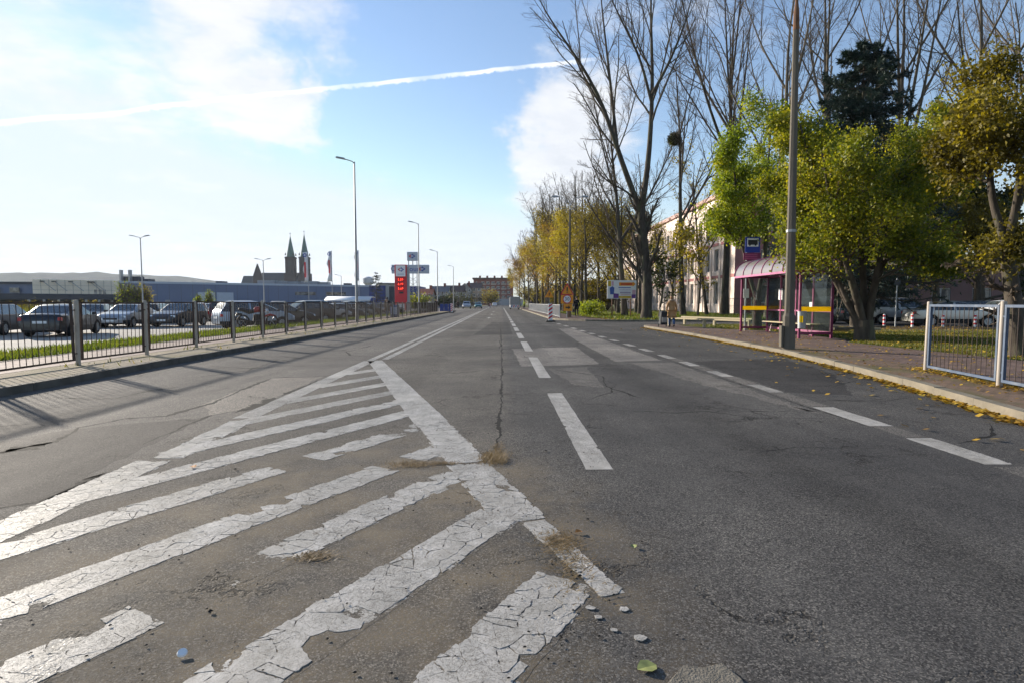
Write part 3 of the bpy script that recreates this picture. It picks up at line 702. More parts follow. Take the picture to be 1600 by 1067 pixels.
blades('weeds', q, .10, 'grass_dry', label='small weeds along the foot of the left-hand railing', cat='weeds')
def leaves_flat(name, pts, size, m, label, tilt=.5):
    n = len(pts); a = rng.uniform(0, 2*np.pi, n); s = size*rng.uniform(.6, 1.3, n)
    d = np.stack([np.cos(a), np.sin(a), rng.uniform(0, tilt, n)], 1)*s[:, None]; e = np.stack([-np.sin(a), np.cos(a), rng.uniform(-tilt, tilt, n)], 1)*(s*.42)[:, None]
    pts = pts+np.array([0, 0, .012])
    V = np.stack([pts, pts+d*.5+e, pts+d, pts+d*.5-e], 1).reshape(-1, 3)
    V[:, 2] = np.maximum(V[:, 2], np.repeat(pts[:, 2]-.008, 4))
    o = obj(name, np_mesh(name, V, np.arange(4*n).reshape(-1, 4), m, False)); o['kind'] = 'stuff'; o['label'] = label; o['category'] = 'leaves'
    return o
q = []
for _ in range(8500):
    y = rng.uniform(4, 31); d = abs(rng.normal(0, .085)); cl = .5+.5*math.sin(y*2.3+math.sin(y*5.1))
    if rng.random() < .25+.75*cl: q.append((kx(y)-.02-d, y, .0))
for _ in range(260):
    y = rng.uniform(4, 30); q.append((kx(y)-abs(rng.normal(0, .7)), y, 0.0))
leaves_flat('leaf_litter', np.array(q), .085, 'leaf_fallen', 'yellow fallen leaves heaped in the gutter along the right-hand kerb', .35)
q = [(x, y, .122) for x, y in zip(rng.uniform(5.8, 11, 1500), rng.uniform(5, 26, 1500)) if x > kx(y)+.2 and x < XR(y)]
for _ in range(900):
    f = rng.uniform(-.2, 1.3); q.append((7.68-(.31*f)+rng.normal(.1, .14), 10.2-1.93*f+rng.normal(0, .1), .122))
leaves_flat('leaf_litter', np.array(q), .06, 'leaf_fallen', 'fallen leaves strewn over the brick pavement by the shelter')
q = [(x, y, .12) for x, y in zip(rng.uniform(11, 24, 5200), rng.uniform(6, 29.6, 5200)) if x > XR(y)+.1]
leaves_flat('leaf_litter', np.array(q), .085, 'leaf_fallen', 'fallen leaves lying on the lawn under the trees')
q = [(x, y, .13) for x, y in zip(rng.uniform(7.4, 22, 3000), rng.uniform(41.6, 75, 3000))]
leaves_flat('leaf_litter', np.array(q), .14, 'leaf_fallen', 'fallen leaves under the tall trees beyond the side street')
# grit and crumbs lying on the hatching
def pebbles():
    b = MB(); r = random.Random(5)
    ico = [(0, 0, 1), (.9, 0, .3), (.28, .85, .3), (-.72, .52, .3), (-.72, -.52, .3), (.28, -.85, .3)]
    fc = [(0, 1, 2), (0, 2, 3), (0, 3, 4), (0, 4, 5), (0, 5, 1)]
    for _ in range(420):
        y = r.uniform(1.75, 6)
        x = r.gauss(-.9, 1.1) if r.random() < .6 else r.gauss(.35, .25)
        s = r.uniform(.003, .009); n = len(b.v)
        if r.random() < .04: s *= 1.7
        b.v += [(x+s*p[0]*r.uniform(.7, 1.3), y+s*p[1]*r.uniform(.7, 1.3), .006+s*p[2]*.8) for p in ico]
        b.f += [tuple(n+i for i in f) for f in fc]
    o = b.build('grit', 'tar'); o['kind'] = 'stuff'; o['label'] = 'dark grit and crumbs of asphalt scattered over the hatching'; o['category'] = 'grit'
pebbles()
def tuft(x, y, rx, ry, n, label, h=.02):
    p = np.stack([x+rng.normal(0, rx, n), y+rng.normal(0, ry, n), np.full(n, .006)], 1)
    a = rng.uniform(0, np.pi, n); L = rng.uniform(.02, .075, n)
    d = np.stack([np.cos(a)*L, np.sin(a)*L*.6, rng.uniform(0, h, n)], 1); wv = np.stack([-np.sin(a), np.cos(a), np.zeros(n)], 1)*.0022
    V = np.stack([p-wv, p+wv, p+d], 1).reshape(-1, 3)
    o = obj('dry_grass', np_mesh('dry_grass', V, np.arange(3*n).reshape(-1, 3), 'straw', False)); tag(o, label, 'dry grass'); o['kind'] = 'stuff'
tuft(-.06, 4.92, .055, .09, 1300, 'tuft of dry brown grass in the seam beside the hatched border', .045)
tuft(-.03, 5.25, .03, .12, 260, 'thin line of dead stalks in the seam above the tuft')
tuft(-.74, 4.75, .10, .05, 700, 'mat of dead brown grass on the sixth hatch stripe')
tuft(-.50, 4.78, .07, .02, 260, 'narrow wisp of straw right of the brown mat')
tuft(.33, 3.16, .05, .07, 520, 'dry stalks caught in the broken border paint')
tuft(-1.0, 3.0, .06, .03, 300, 'rusty scrap of dead grass on a worn hatch stripe')
tuft(.36, 2.9, .08, .16, 380, 'crumbled straw and dirt below the broken border')
q = G(1013, 1044)
lf = MB(); lf.v = [(0, -.035, .004), (.03, -.018, .016), (.036, .012, .022), (.016, .036, .012), (0, .048, .006), (-.02, .034, .016), (-.036, .008, .02), (-.026, -.02, .012), (0, 0, .005)]
lf.f = [(8, i, (i+1) % 8) for i in range(8)]
mat('leaf_pale_green', (.22, .24, .075), .6, var=.3, scale=30)
o = lf.build('fallen_leaf', 'leaf_pale_green', None, (q.x, q.y, .006)); o.rotation_euler.z = 1.9; o.scale = (1, 1, .4); tag(o, 'pale green fallen leaf beside the concrete fragment', 'leaf')
for k, (px, py, lb, s) in enumerate(((990, 856, 'small green leaf on the dark asphalt right of the border', .5), (302, 731, 'orange leaf on the broken left border line', .75), (905, 833, 'curled brown leaf right of the hatched border', .6))):
    q = G(px, py); o = obj('fallen_leaf', lf.mesh('fallen_leaf', 'leaf_pale_green' if k == 0 else None)); o.location = (q.x, q.y, .008); o.scale = (s, s, s); o.rotation_euler.z = k
    if k: o.data.materials.append(mat('leaf_orange', (.42, .17, .035), .7, var=.3, scale=30))
    tag(o, lb, 'leaf')
q = G(285, 1024)
o = MB().lathe([(.0, .006), (.016, .007), (.017, .004), (.019, 0), (.0175, 0), (.015, .003)], 14).build('bottle_cap', 'white_paint', None, (q.x, q.y, .006), 40); o.rotation_euler = (.35, .2, 0); o.location.z = .012
tag(o, 'crushed metal bottle cap lying between two hatch stripes', 'bottle cap')
sl = [G(px, py) for px, py in ((1030, 1085), (1068, 1043), (1098, 1047), (1128, 1040), (1160, 1066), (1170, 1085))]
b = MB(); b.prism([(p.x, p.y) for p in sl], .001, .014); mat('concrete_dark', (.16, .145, .12), .9, var=.3, scale=14, bump=.6, bscale=120, spec=.2); o = b.build('concrete_fragment', 'concrete_dark', bevel=.004); tag(o, 'flat grey concrete fragment at the bottom edge of the picture', 'concrete')
for k, (px, py, s) in enumerate(((1000, 997, .03), (935, 965, .022), (922, 950, .024), (975, 952, .028), (960, 985, .018))):
    q = G(px, py); r = random.Random(k); pts = [(q.x+s*r.uniform(.6, 1.1)*math.cos(a), q.y+s*r.uniform(.5, 1.0)*math.sin(a)) for a in np.arange(0, 6.2, .8)]
    o = MB().prism(pts, .003, .006).build('paint_flake', 'paint_plate'); tag(o, ['largest loose flake of white road paint near the concrete fragment', 'loose flake of white paint left of the broken border tip', 'small flake of white paint by the nearest hatch stripe', 'flake of white paint just under the end of the border', 'tiny flake of white paint between larger flakes'][k], 'paint flake')
# ------------------------------------------------------------------ fences
def rod(L, r, k=4):
    return MB().tube([(0, 0, 0), (0, 0, L)], r, k)
fence = thing('railing', 'long rusty brown railing with concrete-coloured posts along the left pavement', 'fence', (-8.45, 0, .118))
post_me = MB().lathe([(.043, -.3), (.043, 1.26), (.037, 1.285), (0, 1.29)], 10).mesh('post', 'rust_post', 40)
bar_me = rod(1.12, .0075, 5).mesh('bar', 'rust_bar')
PIT = 2.235; NP = 30
def frame_mesh(w_, h0, h1, r, m):
    b = MB()
    for z in (h0, h1): b.box((-r, 0, z-r), (r, w_, z+r))
    for y in (0, w_): b.box((-r, y-r, h0-r), (r, y+r, h1+r))
    for z in (h0+.12, h1-.15):
        for y in (0, w_): b.box((-r*.7, y-.1 if y == 0 else y, z-.012), (r*.7, y if y == 0 else y+.1, z+.012))
    return b.mesh('panel', m)
pan_me = frame_mesh(PIT-.24, .12, 1.24, .019, 'rust_bar')
far_b = MB()
for i in range(1, 14): y = i*(PIT-.24)/14; far_b.box((-.007, y-.007, .13), (.007, y+.007, 1.23))
far_me = far_b.mesh('bars', 'rust_bar')
for k in range(-2, NP):
    y = 11.62+PIT*k
    o = obj('post', post_me, fence, (0, y, 0)); o.rotation_euler = (rnd.uniform(-.012, .012), rnd.uniform(-.012, .012), 0)
    if k < NP-1:
        p = obj('panel', pan_me, fence, (rnd.uniform(-.01, .01), y+.12, rnd.uniform(-.02, .01))); p.rotation_euler = (rnd.uniform(-.006, .006), rnd.uniform(-.02, .02), 0)
        if k < 19:
            for i in range(1, 14):
                bo = obj('bar', bar_me, p, (0, i*(PIT-.24)/14, .12)); bo.rotation_euler = (rnd.uniform(-.006, .006), rnd.uniform(-.006, .006), 0)
        else: obj('bars', far_me, p)['kind'] = 'stuff'
# pale blue railing on the right
fr = thing('railing', 'light blue steel railing with cream posts at the right edge', 'fence', (0, 0, .121))
P0, P1 = Vector((7.68, 10.22)), Vector((7.33, 8.28)); dv = (P1-P0); ang = math.atan2(-dv.x, dv.y)
cp = MB().lathe([(.040, -.3), (.040, 1.235), (.034, 1.25), (0, 1.252)], 12).mesh('post', 'post_cream', 40)
Lf = dv.length
pb = frame_mesh(Lf-.16, .10, 1.18, .020, 'fence_blue'); br = rod(1.08, .0055, 5).mesh('bar', 'rust_bar')
for k in range(3):
    q = P0+dv*k
    obj('post', cp, fr, (q.x, q.y, 0)).rotation_euler = (rnd.uniform(-.01, .01), rnd.uniform(-.012, .012), 0)
    if k < 2:
        d = dv.normalized(); p = obj('panel', pb, fr, (q.x+d.x*.08, q.y+d.y*.08, 0), 0, ang)
        for i in range(1, 15): obj('bar', br, p, (0, i*(Lf-.16)/15, .10))
# grey railing beyond the side street
fg = thing('railing', 'grey galvanised railing on the right kerb beyond the side street', 'fence', (4.75, 0, .121))
gp = MB().box((-.03, -.03, -.1), (.03, .03, 1.1)).mesh('post', 'galv_pale'); gb = frame_mesh(1.9, .12, 1.05, .02, 'galv_pale'); bb = MB().box((-.010, -.010, 0), (.010, .010, .93)).mesh('bar', 'galv_pale')
fb2 = MB()
for i in range(1, 16): fb2.box((-.012, i*1.9/16-.012, .13), (.012, i*1.9/16+.012, 1.04))
fb2 = fb2.mesh('bars', 'galv_pale')
for k in range(26):
    y = 46.6+2.0*k; obj('post', gp, fg, (0, y, 0)); p = obj('panel', gb, fg, (0, y+.05, 0))
    if k < 8:
        for i in range(1, 16): obj('bar', bb, p, (0, i*1.9/16, .12))
    else: obj('bars', fb2, p)['kind'] = 'stuff'
# school fence
fs = thing('railing', 'grey-green mesh fence in front of the pink school end wall', 'fence', (0, 62, .1))
sp_ = MB().box((-.04, -.04, 0), (.04, .04, 1.85)).mesh('post', 'galv'); 
mat('fence_green', (.06, .11, .10), .5, .2, var=.2)
sb = MB().box((.05, -.01, .08), (2.45, .01, .12)).box((.05, -.01, 1.7), (2.45, .01, 1.74)).box((.05, -.01, .9), (2.45, .01, .93))
sb = sb.mesh('panel', 'fence_green'); sr = MB()
for i in range(26): sr.box((.1+i*.09, -.008, .1), (.115+i*.09, .008, 1.72))
sr = sr.mesh('bars', 'fence_green')
for k in range(16):
    obj('post', sp_, fs, (24.6+k*2.5, 0, 0)); p = obj('panel', sb, fs, (24.6+k*2.5, 0, 0)); obj('bars', sr, p)['kind'] = 'stuff'
# low wooden rails behind the woman
def low_rail(p0, p1, label, n):
    a, b = Vector((*p0, .11)), Vector((*p1, .11)); d = (b-a).normalized(); s = Vector((d.y, -d.x, 0))
    t_ = thing('low_rail', label, 'rail', a)
    M = Matrix((( d.x, s.x, 0, 0), (d.y, s.y, 0, 0), (0, 0, 1, 0), (0, 0, 0, 1)))
    L = (b-a).length
    mb = MB(); mb.box((-.1, -.07, .38), (L+.1, .07, .46), M); mb.build('beam', 'wood_pale', t_, bevel=.012)
    for i in range(n):
        f = .15+(L-.3)*i/(n-1); MB().box((f-.06, -.06, -.05), (f+.06, .06, .379), M).build('leg', 'wood_pale', t_)
low_rail((9.0, 31.0), (11.2, 25.9), 'pale wooden low rail at the pavement edge beside the woman', 3)
low_rail((10.6, 33.4), (12.6, 28.8), 'weathered wooden low rail standing just behind the front rail', 3)

# ------------------------------------------------------------------ bus shelter
SX0, SX1, SY0, SY1 = 10.32, 11.45, 19.75, 24.6; Z0 = .121
sh = thing('bus_shelter', 'magenta bus shelter with arched smoky roof and yellow glass bands', 'bus shelter', (0, 0, 0))
EAVE = Z0+2.32
for x, y in ((SX0, SY0), (SX1, SY0), (SX0, SY1), (SX1, SY1), (SX1, (SY0+SY1)/2), (SX1, SY0+1.2), (SX1, SY1-1.2)):
    MB().box((x-.035, y-.035, Z0-.05), (x+.035, y+.035, EAVE)).build('post', 'magenta', sh)
for y in (SY0, SY1):
    MB().box((SX0+.036, y-.03, Z0+.14), (SX1-.036, y+.03, Z0+.22)).build('rail', 'magenta', sh)
    MB().box((SX0+.04, y-.006, Z0+.225), (SX1-.04, y+.006, EAVE-.06)).build('glass_pane', 'glass_clear', sh)
    for z in (.92,): MB().box((SX0+.04, y-.010, Z0+z), (SX1-.04, y+.010, Z0+z+.17)).build('yellow_band', 'yellow_band', sh)
MB().box((SX1-.03, SY0+.036, Z0+.14), (SX1+.03, SY1-.036, Z0+.22)).build('rail', 'magenta_pale', sh)
MB().box((SX1-.025, SY0+.036, Z0+.9), (SX1+.025, SY1-.036, Z0+.95)).build('rail', 'magenta_pale', sh)
ysplit = [SY0, SY0+1.2, (SY0+SY1)/2, SY1-1.2, SY1]
for a_, b_ in zip(ysplit, ysplit[1:]):
    MB().box((SX1-.005, a_+.04, Z0+.96), (SX1+.005, b_-.04, EAVE-.06)).build('glass_pane', 'glass_clear', sh)
    MB().box((SX1-.005, a_+.04, Z0+.23), (SX1+.005, b_-.04, Z0+.895)).build('glass_pane', 'glass_clear', sh)
RX0, RX1, RY0, RY1, RZ = SX0-.28, SX1+.1, SY0-.12, SY1+.12, EAVE+.001
MB().box((RX0, RY0, RZ-.05), (RX0+.06, RY1, RZ+.03)).build('eave_beam', 'magenta_pale', sh)
MB().box((RX1-.06, RY0, RZ-.05), (RX1, RY1, RZ+.03)).build('eave_beam', 'magenta', sh)
for y in (RY0, RY1-.06): MB().box((RX0+.061, y, RZ-.05), (RX1-.061, y+.06, RZ+.03)).build('eave_beam', 'magenta', sh)
def arc(off=0, n=14, z=0.03):
    cx = (RX0+RX1)/2; a = (RX1-RX0)/2+off; h = .68+off
    return [(cx-a*math.cos(math.pi*i/n), RZ+z+h*math.sin(math.pi*i/n)) for i in range(n+1)]
ribs = [RY0+.01+i*(RY1-RY0-.05)/6 for i in range(7)]
for a_, b_ in zip(ribs, ribs[1:]):
    b = MB(); pr = arc(0)
    for (x0, z0), (x1, z1) in zip(pr, pr[1:]): b.quad((x0, a_+.016, z0), (x1, a_+.016, z1), (x1, b_-.001+.015, z1), (x0, b_-.001+.015, z0))
    me = b.mesh('roof_panel', 'polycarb'); bm = bmesh.new(); bm.from_mesh(me); bmesh.ops.remove_doubles(bm, verts=bm.verts, dist=1e-4); bm.to_mesh(me); bm.free(); me.shade_smooth(); obj('roof_panel', me, sh)
for i, y in enumerate(ribs):
    b = MB(); b.tube([(x, y, z) for x, z in arc(.012, 16)], .018 if i not in (0, 6) else .03, 6); b.build('roof_rib', 'magenta' if i in (0, 6) else 'magenta_pale', sh)
for y in (RY0+.02, RY1-.02):
    MB().poly([(x, y, z-.02) for x, z in arc(-.03)]).build('gable_pane', 'polycarb', sh)
    pr = [(x, y-.02 if y < 22 else y+.02, z) for x, z in arc(-.26, 14)][2:-2]; MB().tube(pr, .03, 6).build('yellow_arch', 'yellow_band', sh)
bench = thing('bench', 'slatted pale bench inside the bus shelter', 'bench', (SX1-.3, SY0+.5, Z0))
for i in range(3): MB().box((-.18+i*.13, 0, .44), (-.07+i*.13, SY1-SY0-1.0, .475)).build('slat', 'wood_pale', bench)
for y in (.35, 1.95, 3.5): MB().tube([(-.13, y, .44), (0, y, 0), (.12, y, .44)], .018, 6).build('leg', 'magenta', bench)
bin_ = thing('litter_bin', 'grey litter bin with a yellow sticker on the shelter post', 'bin', (SX0-.02, SY0-.20, Z0+.36))
MB().lathe([(0, 0), (.125, 0), (.14, .55), (.15, .56), (.15, .58), (.13, .58), (.115, .04), (0, .04)], 18).build('bucket', 'galv', bin_, smooth=40)
MB().box((-.03, .13, .1), (.03, .19, .5)).build('bracket', 'galv', bin_)
b = MB()
for i in range(6):
    a0, a1 = -2.6+i*.14, -2.6+(i+1)*.14
    b.quad((.141*math.cos(a0), .141*math.sin(a0), .2), (.141*math.cos(a1), .141*math.sin(a1), .2), (.147*math.cos(a1), .147*math.sin(a1), .42), (.147*math.cos(a0), .147*math.sin(a0), .42))
b.build('sticker', 'yellow_band', bin_)
for (y, z, lb, w_, h_) in ((23.3, 1.35, 'white timetable sheet on the shelter back pane near its far end', .32, .45), (21.0, 1.0, 'small white notice on the shelter back pane above the bench', .2, .25)):
    o = MB().box((SX1-.016, y, Z0+z), (SX1-.007, y+w_, Z0+z+h_)).build('notice', 'white_paint'); tag(o, lb, 'notice')
    b = MB()
    for i in range(4): b.box((SX1-.019, y+.04, Z0+z+.05+i*h_*.21), (SX1-.0165, y+w_-.04, Z0+z+.05+i*h_*.21+h_*.09))
    b.build('print', 'sign_grey', o)
# bus stop sign: pole, blue plate with a bus, magenta plate below
st = thing('bus_stop_sign', 'blue bus stop sign over a magenta plate behind the shelter roof', 'sign', (10.75, 25.2, .11))
MB().tube([(0, 0, 0), (0, 0, 4.1)], .035, 8).build('pole', 'galv', st)
MB().box((-.1, -.05, 3.42), (.56, -.035, 4.1)).build('plate', 'sign_blue', st)
pl_ = MB().box((-.02, -.056, 3.68), (.48, -.0505, 4.04)).build('white_field', 'white_paint', st)
bus = [(.02, 3.76), (.44, 3.76), (.44, 3.93), (.40, 3.97), (.02, 3.97)]
MB().prism(bus, -.001, .004, Matrix.Translation((0, -.058, 0)) @ UPRIGHT).build('bus_symbol', 'black_plastic', st)
for x in (.10, .35): MB().lathe([(0, 0), (.04, 0), (.04, .004), (0, .004)], 12, Matrix.Translation((x, -.058, 3.75)) @ UPRIGHT).build('wheel_symbol', 'black_plastic', st)
MB().box((-.16, -.05, 3.1), (.60, -.035, 3.405)).build('route_plate', 'magenta', st)
for i in range(3): MB().box((-.1, -.0535, 3.16+i*.08), (.45, -.0505, 3.185+i*.08)).build('route_line', 'magenta_pale', st)
MB().box((-.12, -.05, 1.45), (.12, -.035, 1.85)).build('timetable', 'white_paint', st)

# ------------------------------------------------------------------ poles and lamps
def octo(b, pts, r): b.tube(pts, r, 8)
pole = thing('concrete_pole', 'tall tapering grey concrete pole standing at the right kerb', 'pole', (7.75, 15.35, .12))
pole.rotation_euler = (0, -.008, 0)
b = MB(); octo(b, [(0, 0, -.2), (0, 0, .86), (0, 0, .95)], [.165, .16, .125]); b.build('base', 'concrete_pole', pole, bevel=.012)
b = MB(); octo(b, [(0, 0, .951), (0, 0, 8.3)], [.124, .075]); b.build('shaft', 'concrete_pole', pole)
mat('rust', (.14, .065, .03), .85, var=.4, scale=6)
MB().tube([(0, 0, 8.301), (0, 0, 8.75), (0, 0, 9.0), (0, 0, 10.2)], [.078, .07, .04, .03], 10).build('spigot', 'rust', pole)
MB().tube([(0, 0, 3.1), (0, 0, 3.17)], [.125, .125], 8).build('band', 'galv', pole)
MB().box((-.235, -.07, .05), (-.166, .07, .62)).build('hatch_cover', 'concrete_pole', pole, bevel=.01)
def street_lamp(x, y, H, label, z=.1, m='galv', twin=False, rz=0.0, group=None):
    t_ = thing('street_lamp', label, 'street lamp', (x, y, z), rz, group)
    MB().tube([(0, 0, -.2), (0, 0, .9)], [.11, .10], 10).build('base', m, t_)
    MB().tube([(0, 0, .901), (0, 0, H)], [.085, .045], 10).build('pole', m, t_)
    for s in ((-1, 1) if twin else (-1,)):
        MB().tube([(s*.02, 0, H-.12), (s*.12, 0, H+.02), (s*.62, -.1, H+.16)], .03, 8).build('arm', m, t_)
        M = Matrix.Translation((s*.82, -.14, H+.20)) @ Matrix.Rotation(-s*.18, 4, 'Y')
        MB().box((-.30, -.13, -.045), (.30, .13, .045), M, .8).build('lamp_head', m, t_, bevel=.015)
    return t_
g = 'steel street lamps along the left railing'
street_lamp(-9.25, 37.2, 10.1, 'nearest tall steel street lamp behind the left railing', .12, group=g)
street_lamp(-9.2, 65, 10.0, 'second steel street lamp along the left railing', .12, group=g)
street_lamp(-9.2, 84, 8.6, 'third steel street lamp along the left railing', .12, group=g)
street_lamp(-9.2, 112, 8.3, 'farthest steel street lamp on the left', .0, group=g)
g = 'car park lamps'
q = A(219, 369, 66); street_lamp(q.x, q.y, q.z+.1, 'twin-arm car park lamp before the beige wall', -.3, twin=True, group=g)
q = A(411, 405, 80); street_lamp(q.x, q.y, q.z+.1, 'twin-arm car park lamp left of the church', -.3, twin=True, group=g)
q = A(533, 430, 110); street_lamp(q.x, q.y, q.z+.1, 'distant car park lamp right of the flags', -.3, twin=False, group=g)
lp = thing('street_lamp', 'old concrete street lamp with two steel arms beyond the side street', 'street lamp', (5.75, 48.6, .12))
b = MB(); octo(b, [(0, 0, -.1), (0, 0, 1.4), (0, 0, 1.5), (0, 0, 9.0)], [.17, .165, .13, .08]); b.build('pole', 'concrete_pole', lp)
MB().tube([(0, 0, 9.0), (0, 0, 9.5)], .05, 8).build('spigot', 'galv', lp)
for s in (-1, 1):
    MB().tube([(0, 0, 9.45), (s*.5, 0, 9.95), (s*1.0, 0, 10.05)], .03, 6).build('arm', 'galv', lp)
    MB().box((s*1.25-.3, -.1, 9.99), (s*1.25+.3, .1, 10.13), None, .7).build('lamp_head', 'galv', lp)

# ------------------------------------------------------------------ signs
def disc(r, z0, z1, M, k=24): return MB().lathe([(0, z1), (r, z1), (r, z0), (0, z0)], k, M)
ws = thing('warning_sign', 'orange roadworks triangle above a 30 limit on the old concrete lamp', 'sign', (5.42, 47.4, .12))
MB().tube([(0, 0, 0), (0, 0, 2.9)], .035, 8).build('pole', 'galv', ws)
F_ = lambda dy: Matrix.Translation((0, dy, 0)) @ UPRIGHT
MB().prism([(-.56, 1.88), (.56, 1.88), (0, 2.86)], 0, .012, F_(-.04)).build('plate', 'sign_red', ws)
MB().prism([(-.43, 1.955), (.43, 1.955), (0, 2.70)], 0, .004, F_(-.0525)).build('field', 'sign_orange', ws)
MB().prism([(-.04, 2.14), (.04, 2.14), (.06, 2.5), (-.06, 2.5)], 0, .003, F_(-.057)).box((-.045, -.060, 2.02), (.045, -.057, 2.09)).build('exclamation_mark', 'black_plastic', ws)
MB().box((-.5, -.04, 1.16), (.5, -.028, 1.86)).build('backing', 'sign_orange', ws)
M = Matrix.Translation((0, -.042, 1.52)) @ UPRIGHT
disc(.36, 0, .006, M).build('ring', 'sign_red', ws)
disc(.29, .0065, .010, M).build('disc', 'white_paint', ws)
o = obj('number', text_mesh('30', .42, 'black_plastic', .003), ws, (0, -.056, 1.52)); o.rotation_euler.x = math.pi/2
MB().box((-.28, -.04, .55), (.42, -.028, 1.12)).build('arrow_plate', 'sign_orange', ws)
MB().prism([(-.12, .78), (.1, .78), (.1, .68), (.3, .84), (.1, 1.0), (.1, .9), (-.12, .9)], 0, .003, F_(-.042)).build('arrow', 'black_plastic', ws)
q = G(851, 489, .12)
wf = thing('warning_sign', 'small distant orange roadworks triangle behind the grey railing', 'sign', (6.0, 72, .12))
MB().tube([(0, 0, 0), (0, 0, 3.0)], .03, 6).build('pole', 'galv', wf)
MB().prism([(-.55, 1.9), (.55, 1.9), (0, 2.86)], 0, .012, F_(-.04)).build('plate', 'sign_orange', wf)
MB().prism([(-.04, 2.1), (.04, 2.1), (.06, 2.45), (-.06, 2.45)], 0, .004, F_(-.053)).build('mark', 'black_plastic', wf)
def beacon(px, y, label, z=0.0, h=1.28, rz=0.0):
    x = (px-783)/900*y; t_ = thing('barrier_board', label, 'barrier', (x, y, z), rz)
    MB().box((-.36, -.22, .002), (.36, .22, .11), None, .8).build('foot', 'rubber', t_, bevel=.02)
    MB().box((-.15, -.02, .111), (.15, .02, h)).build('board', 'white_paint', t_)
    for i in range(4):
        z0 = .17+i*.28
        MB().prism([(-.15, z0), (.15, z0+.2), (.15, min(h, z0+.34)), (-.15, z0+.14)], 0, .003, Matrix.Translation((0, -.0205, 0)) @ UPRIGHT).build('stripe', 'sign_red', t_)
    return t_
beacon(860, 40.6, 'red and white striped barrier board at the mouth of the side street', rz=.1)
beacon(706, 76, 'red and white striped barrier board by the left kerb')
beacon(766, 170, 'tiny far striped barrier board in the road', h=1.2)
# billboard
bb_ = thing('billboard', 'colourful billboard with an orange arrow on two posts among the trees', 'billboard', (10.95, 52.3, .1))
MB().box((-1.32, -.04, 1.62), (1.32, .02, 3.28)).build('panel', 'white_paint', bb_)
for x in (-.85, .85): MB().box((x-.05, .03, -.1), (x+.05, .12, 3.1)).build('post', 'rust', bb_)
def flat(name, pts, m, dy=-.045): return MB().prism(pts, 0, .005, Matrix.Translation((0, dy, 0)) @ UPRIGHT).build(name, m, bb_)
mat('print_blue', (.03, .09, .35), .5, var=.1); mat('print_purple', (.12, .03, .24), .5, var=.1); mat('print_pink', (.62, .38, .46), .5, var=.1); mat('print_ochre', (.62, .42, .02), .5, var=.1); mat('print_pale', (.55, .52, .66), .5, var=.1)
flat('arrow', [(-.25, 2.78), (1.0, 2.78), (1.0, 2.70), (1.25, 2.93), (1.0, 3.16), (1.0, 3.08), (-.25, 3.08)], 'sign_orange')
flat('arrow_print', [(-.1, 2.87), (.95, 2.87), (.95, 2.99), (-.1, 2.99)], 'sign_red', -.051)
flat('blue_shape', [(-1.05, 2.0), (-.72, 2.0), (-.68, 2.6), (-.85, 2.74), (-1.1, 2.6)], 'print_blue')
flat('yellow_shape', [(-1.25, 2.75), (-.98, 2.72), (-.98, 3.22), (-1.25, 3.22)], 'print_ochre')
flat('pink_shape', [(-.92, 2.78), (-.75, 2.78), (-.75, 3.18), (-.92, 3.18)], 'print_pink')
flat('purple_band', [(-.75, 1.66), (-.28, 1.66), (-.28, 2.05), (-.75, 2.1)], 'print_purple')
flat('ochre_band', [(-.27, 1.66), (.85, 1.66), (.85, 1.86), (-.27, 1.86)], 'print_ochre')
flat('purple_corner', [(.9, 1.66), (1.28, 1.66), (1.28, 2.0), (.9, 2.0)], 'print_purple')
flat('pink_corner', [(.95, 2.02), (1.25, 2.02), (1.28, 2.4), (.95, 2.4)], 'print_pink')
for i, (z, m) in enumerate(((2.58, 'print_blue'), (2.42, 'print_pale'), (2.26, 'print_pale'), (2.1, 'print_purple'), (1.94, 'print_pink'))):
    flat('text_line', [(-.3+.05*i, z), (.82, z), (.82, z+.07), (-.3+.05*i, z+.07)], m)
# bollards by the right-hand car park
bol = thing('bollard', 'x', 'bollard')
MB().lathe([(.055, -.05), (.055, .62), (.03, .66), (0, .665)], 10).build('shaft', 'white_paint', bol, smooth=40)
for z in (.12, .32, .52): MB().lathe([(.0565, z), (.0565, z+.10)], 10).build('stripe', 'sign_red', bol, smooth=40)
bl = ['red and white bollard left of the silver SUV, first in its row', 'red and white bollard at the rear bumper of the silver SUV', 'red and white bollard by the rear wheel of the silver saloon', 'red and white bollard before the doors of the silver saloon', 'red and white bollard behind the second blue railing panel']
for k, px in enumerate((1381, 1425, 1473, 1523, 1578)):
    o = bol if k == 0 else copy_tree(bol); q = G(px, 511.5+.3*k, .1); o.location = (q.x, 29.3, .104); o.location.x = q.x*29.3/q.y; tag(o, bl[k], 'bollard', 'bollards before the right-hand car park')
sg = thing('road_sign', 'plain grey signpost with a small dark plate beside the silver SUV', 'sign', (22.1*29.2/29.3*.985, 29.6, .1))
sg.location.x = A(1400, 480, 29.6).x
MB().tube([(0, 0, 0), (0, 0, 2.5)], .03, 8).build('pole', 'galv', sg); MB().lathe([(0, .01), (.16, .01), (.16, 0), (0, 0)], 20, Matrix.Translation((0, -.04, 2.3)) @ UPRIGHT).build('plate', 'black_plastic', sg)
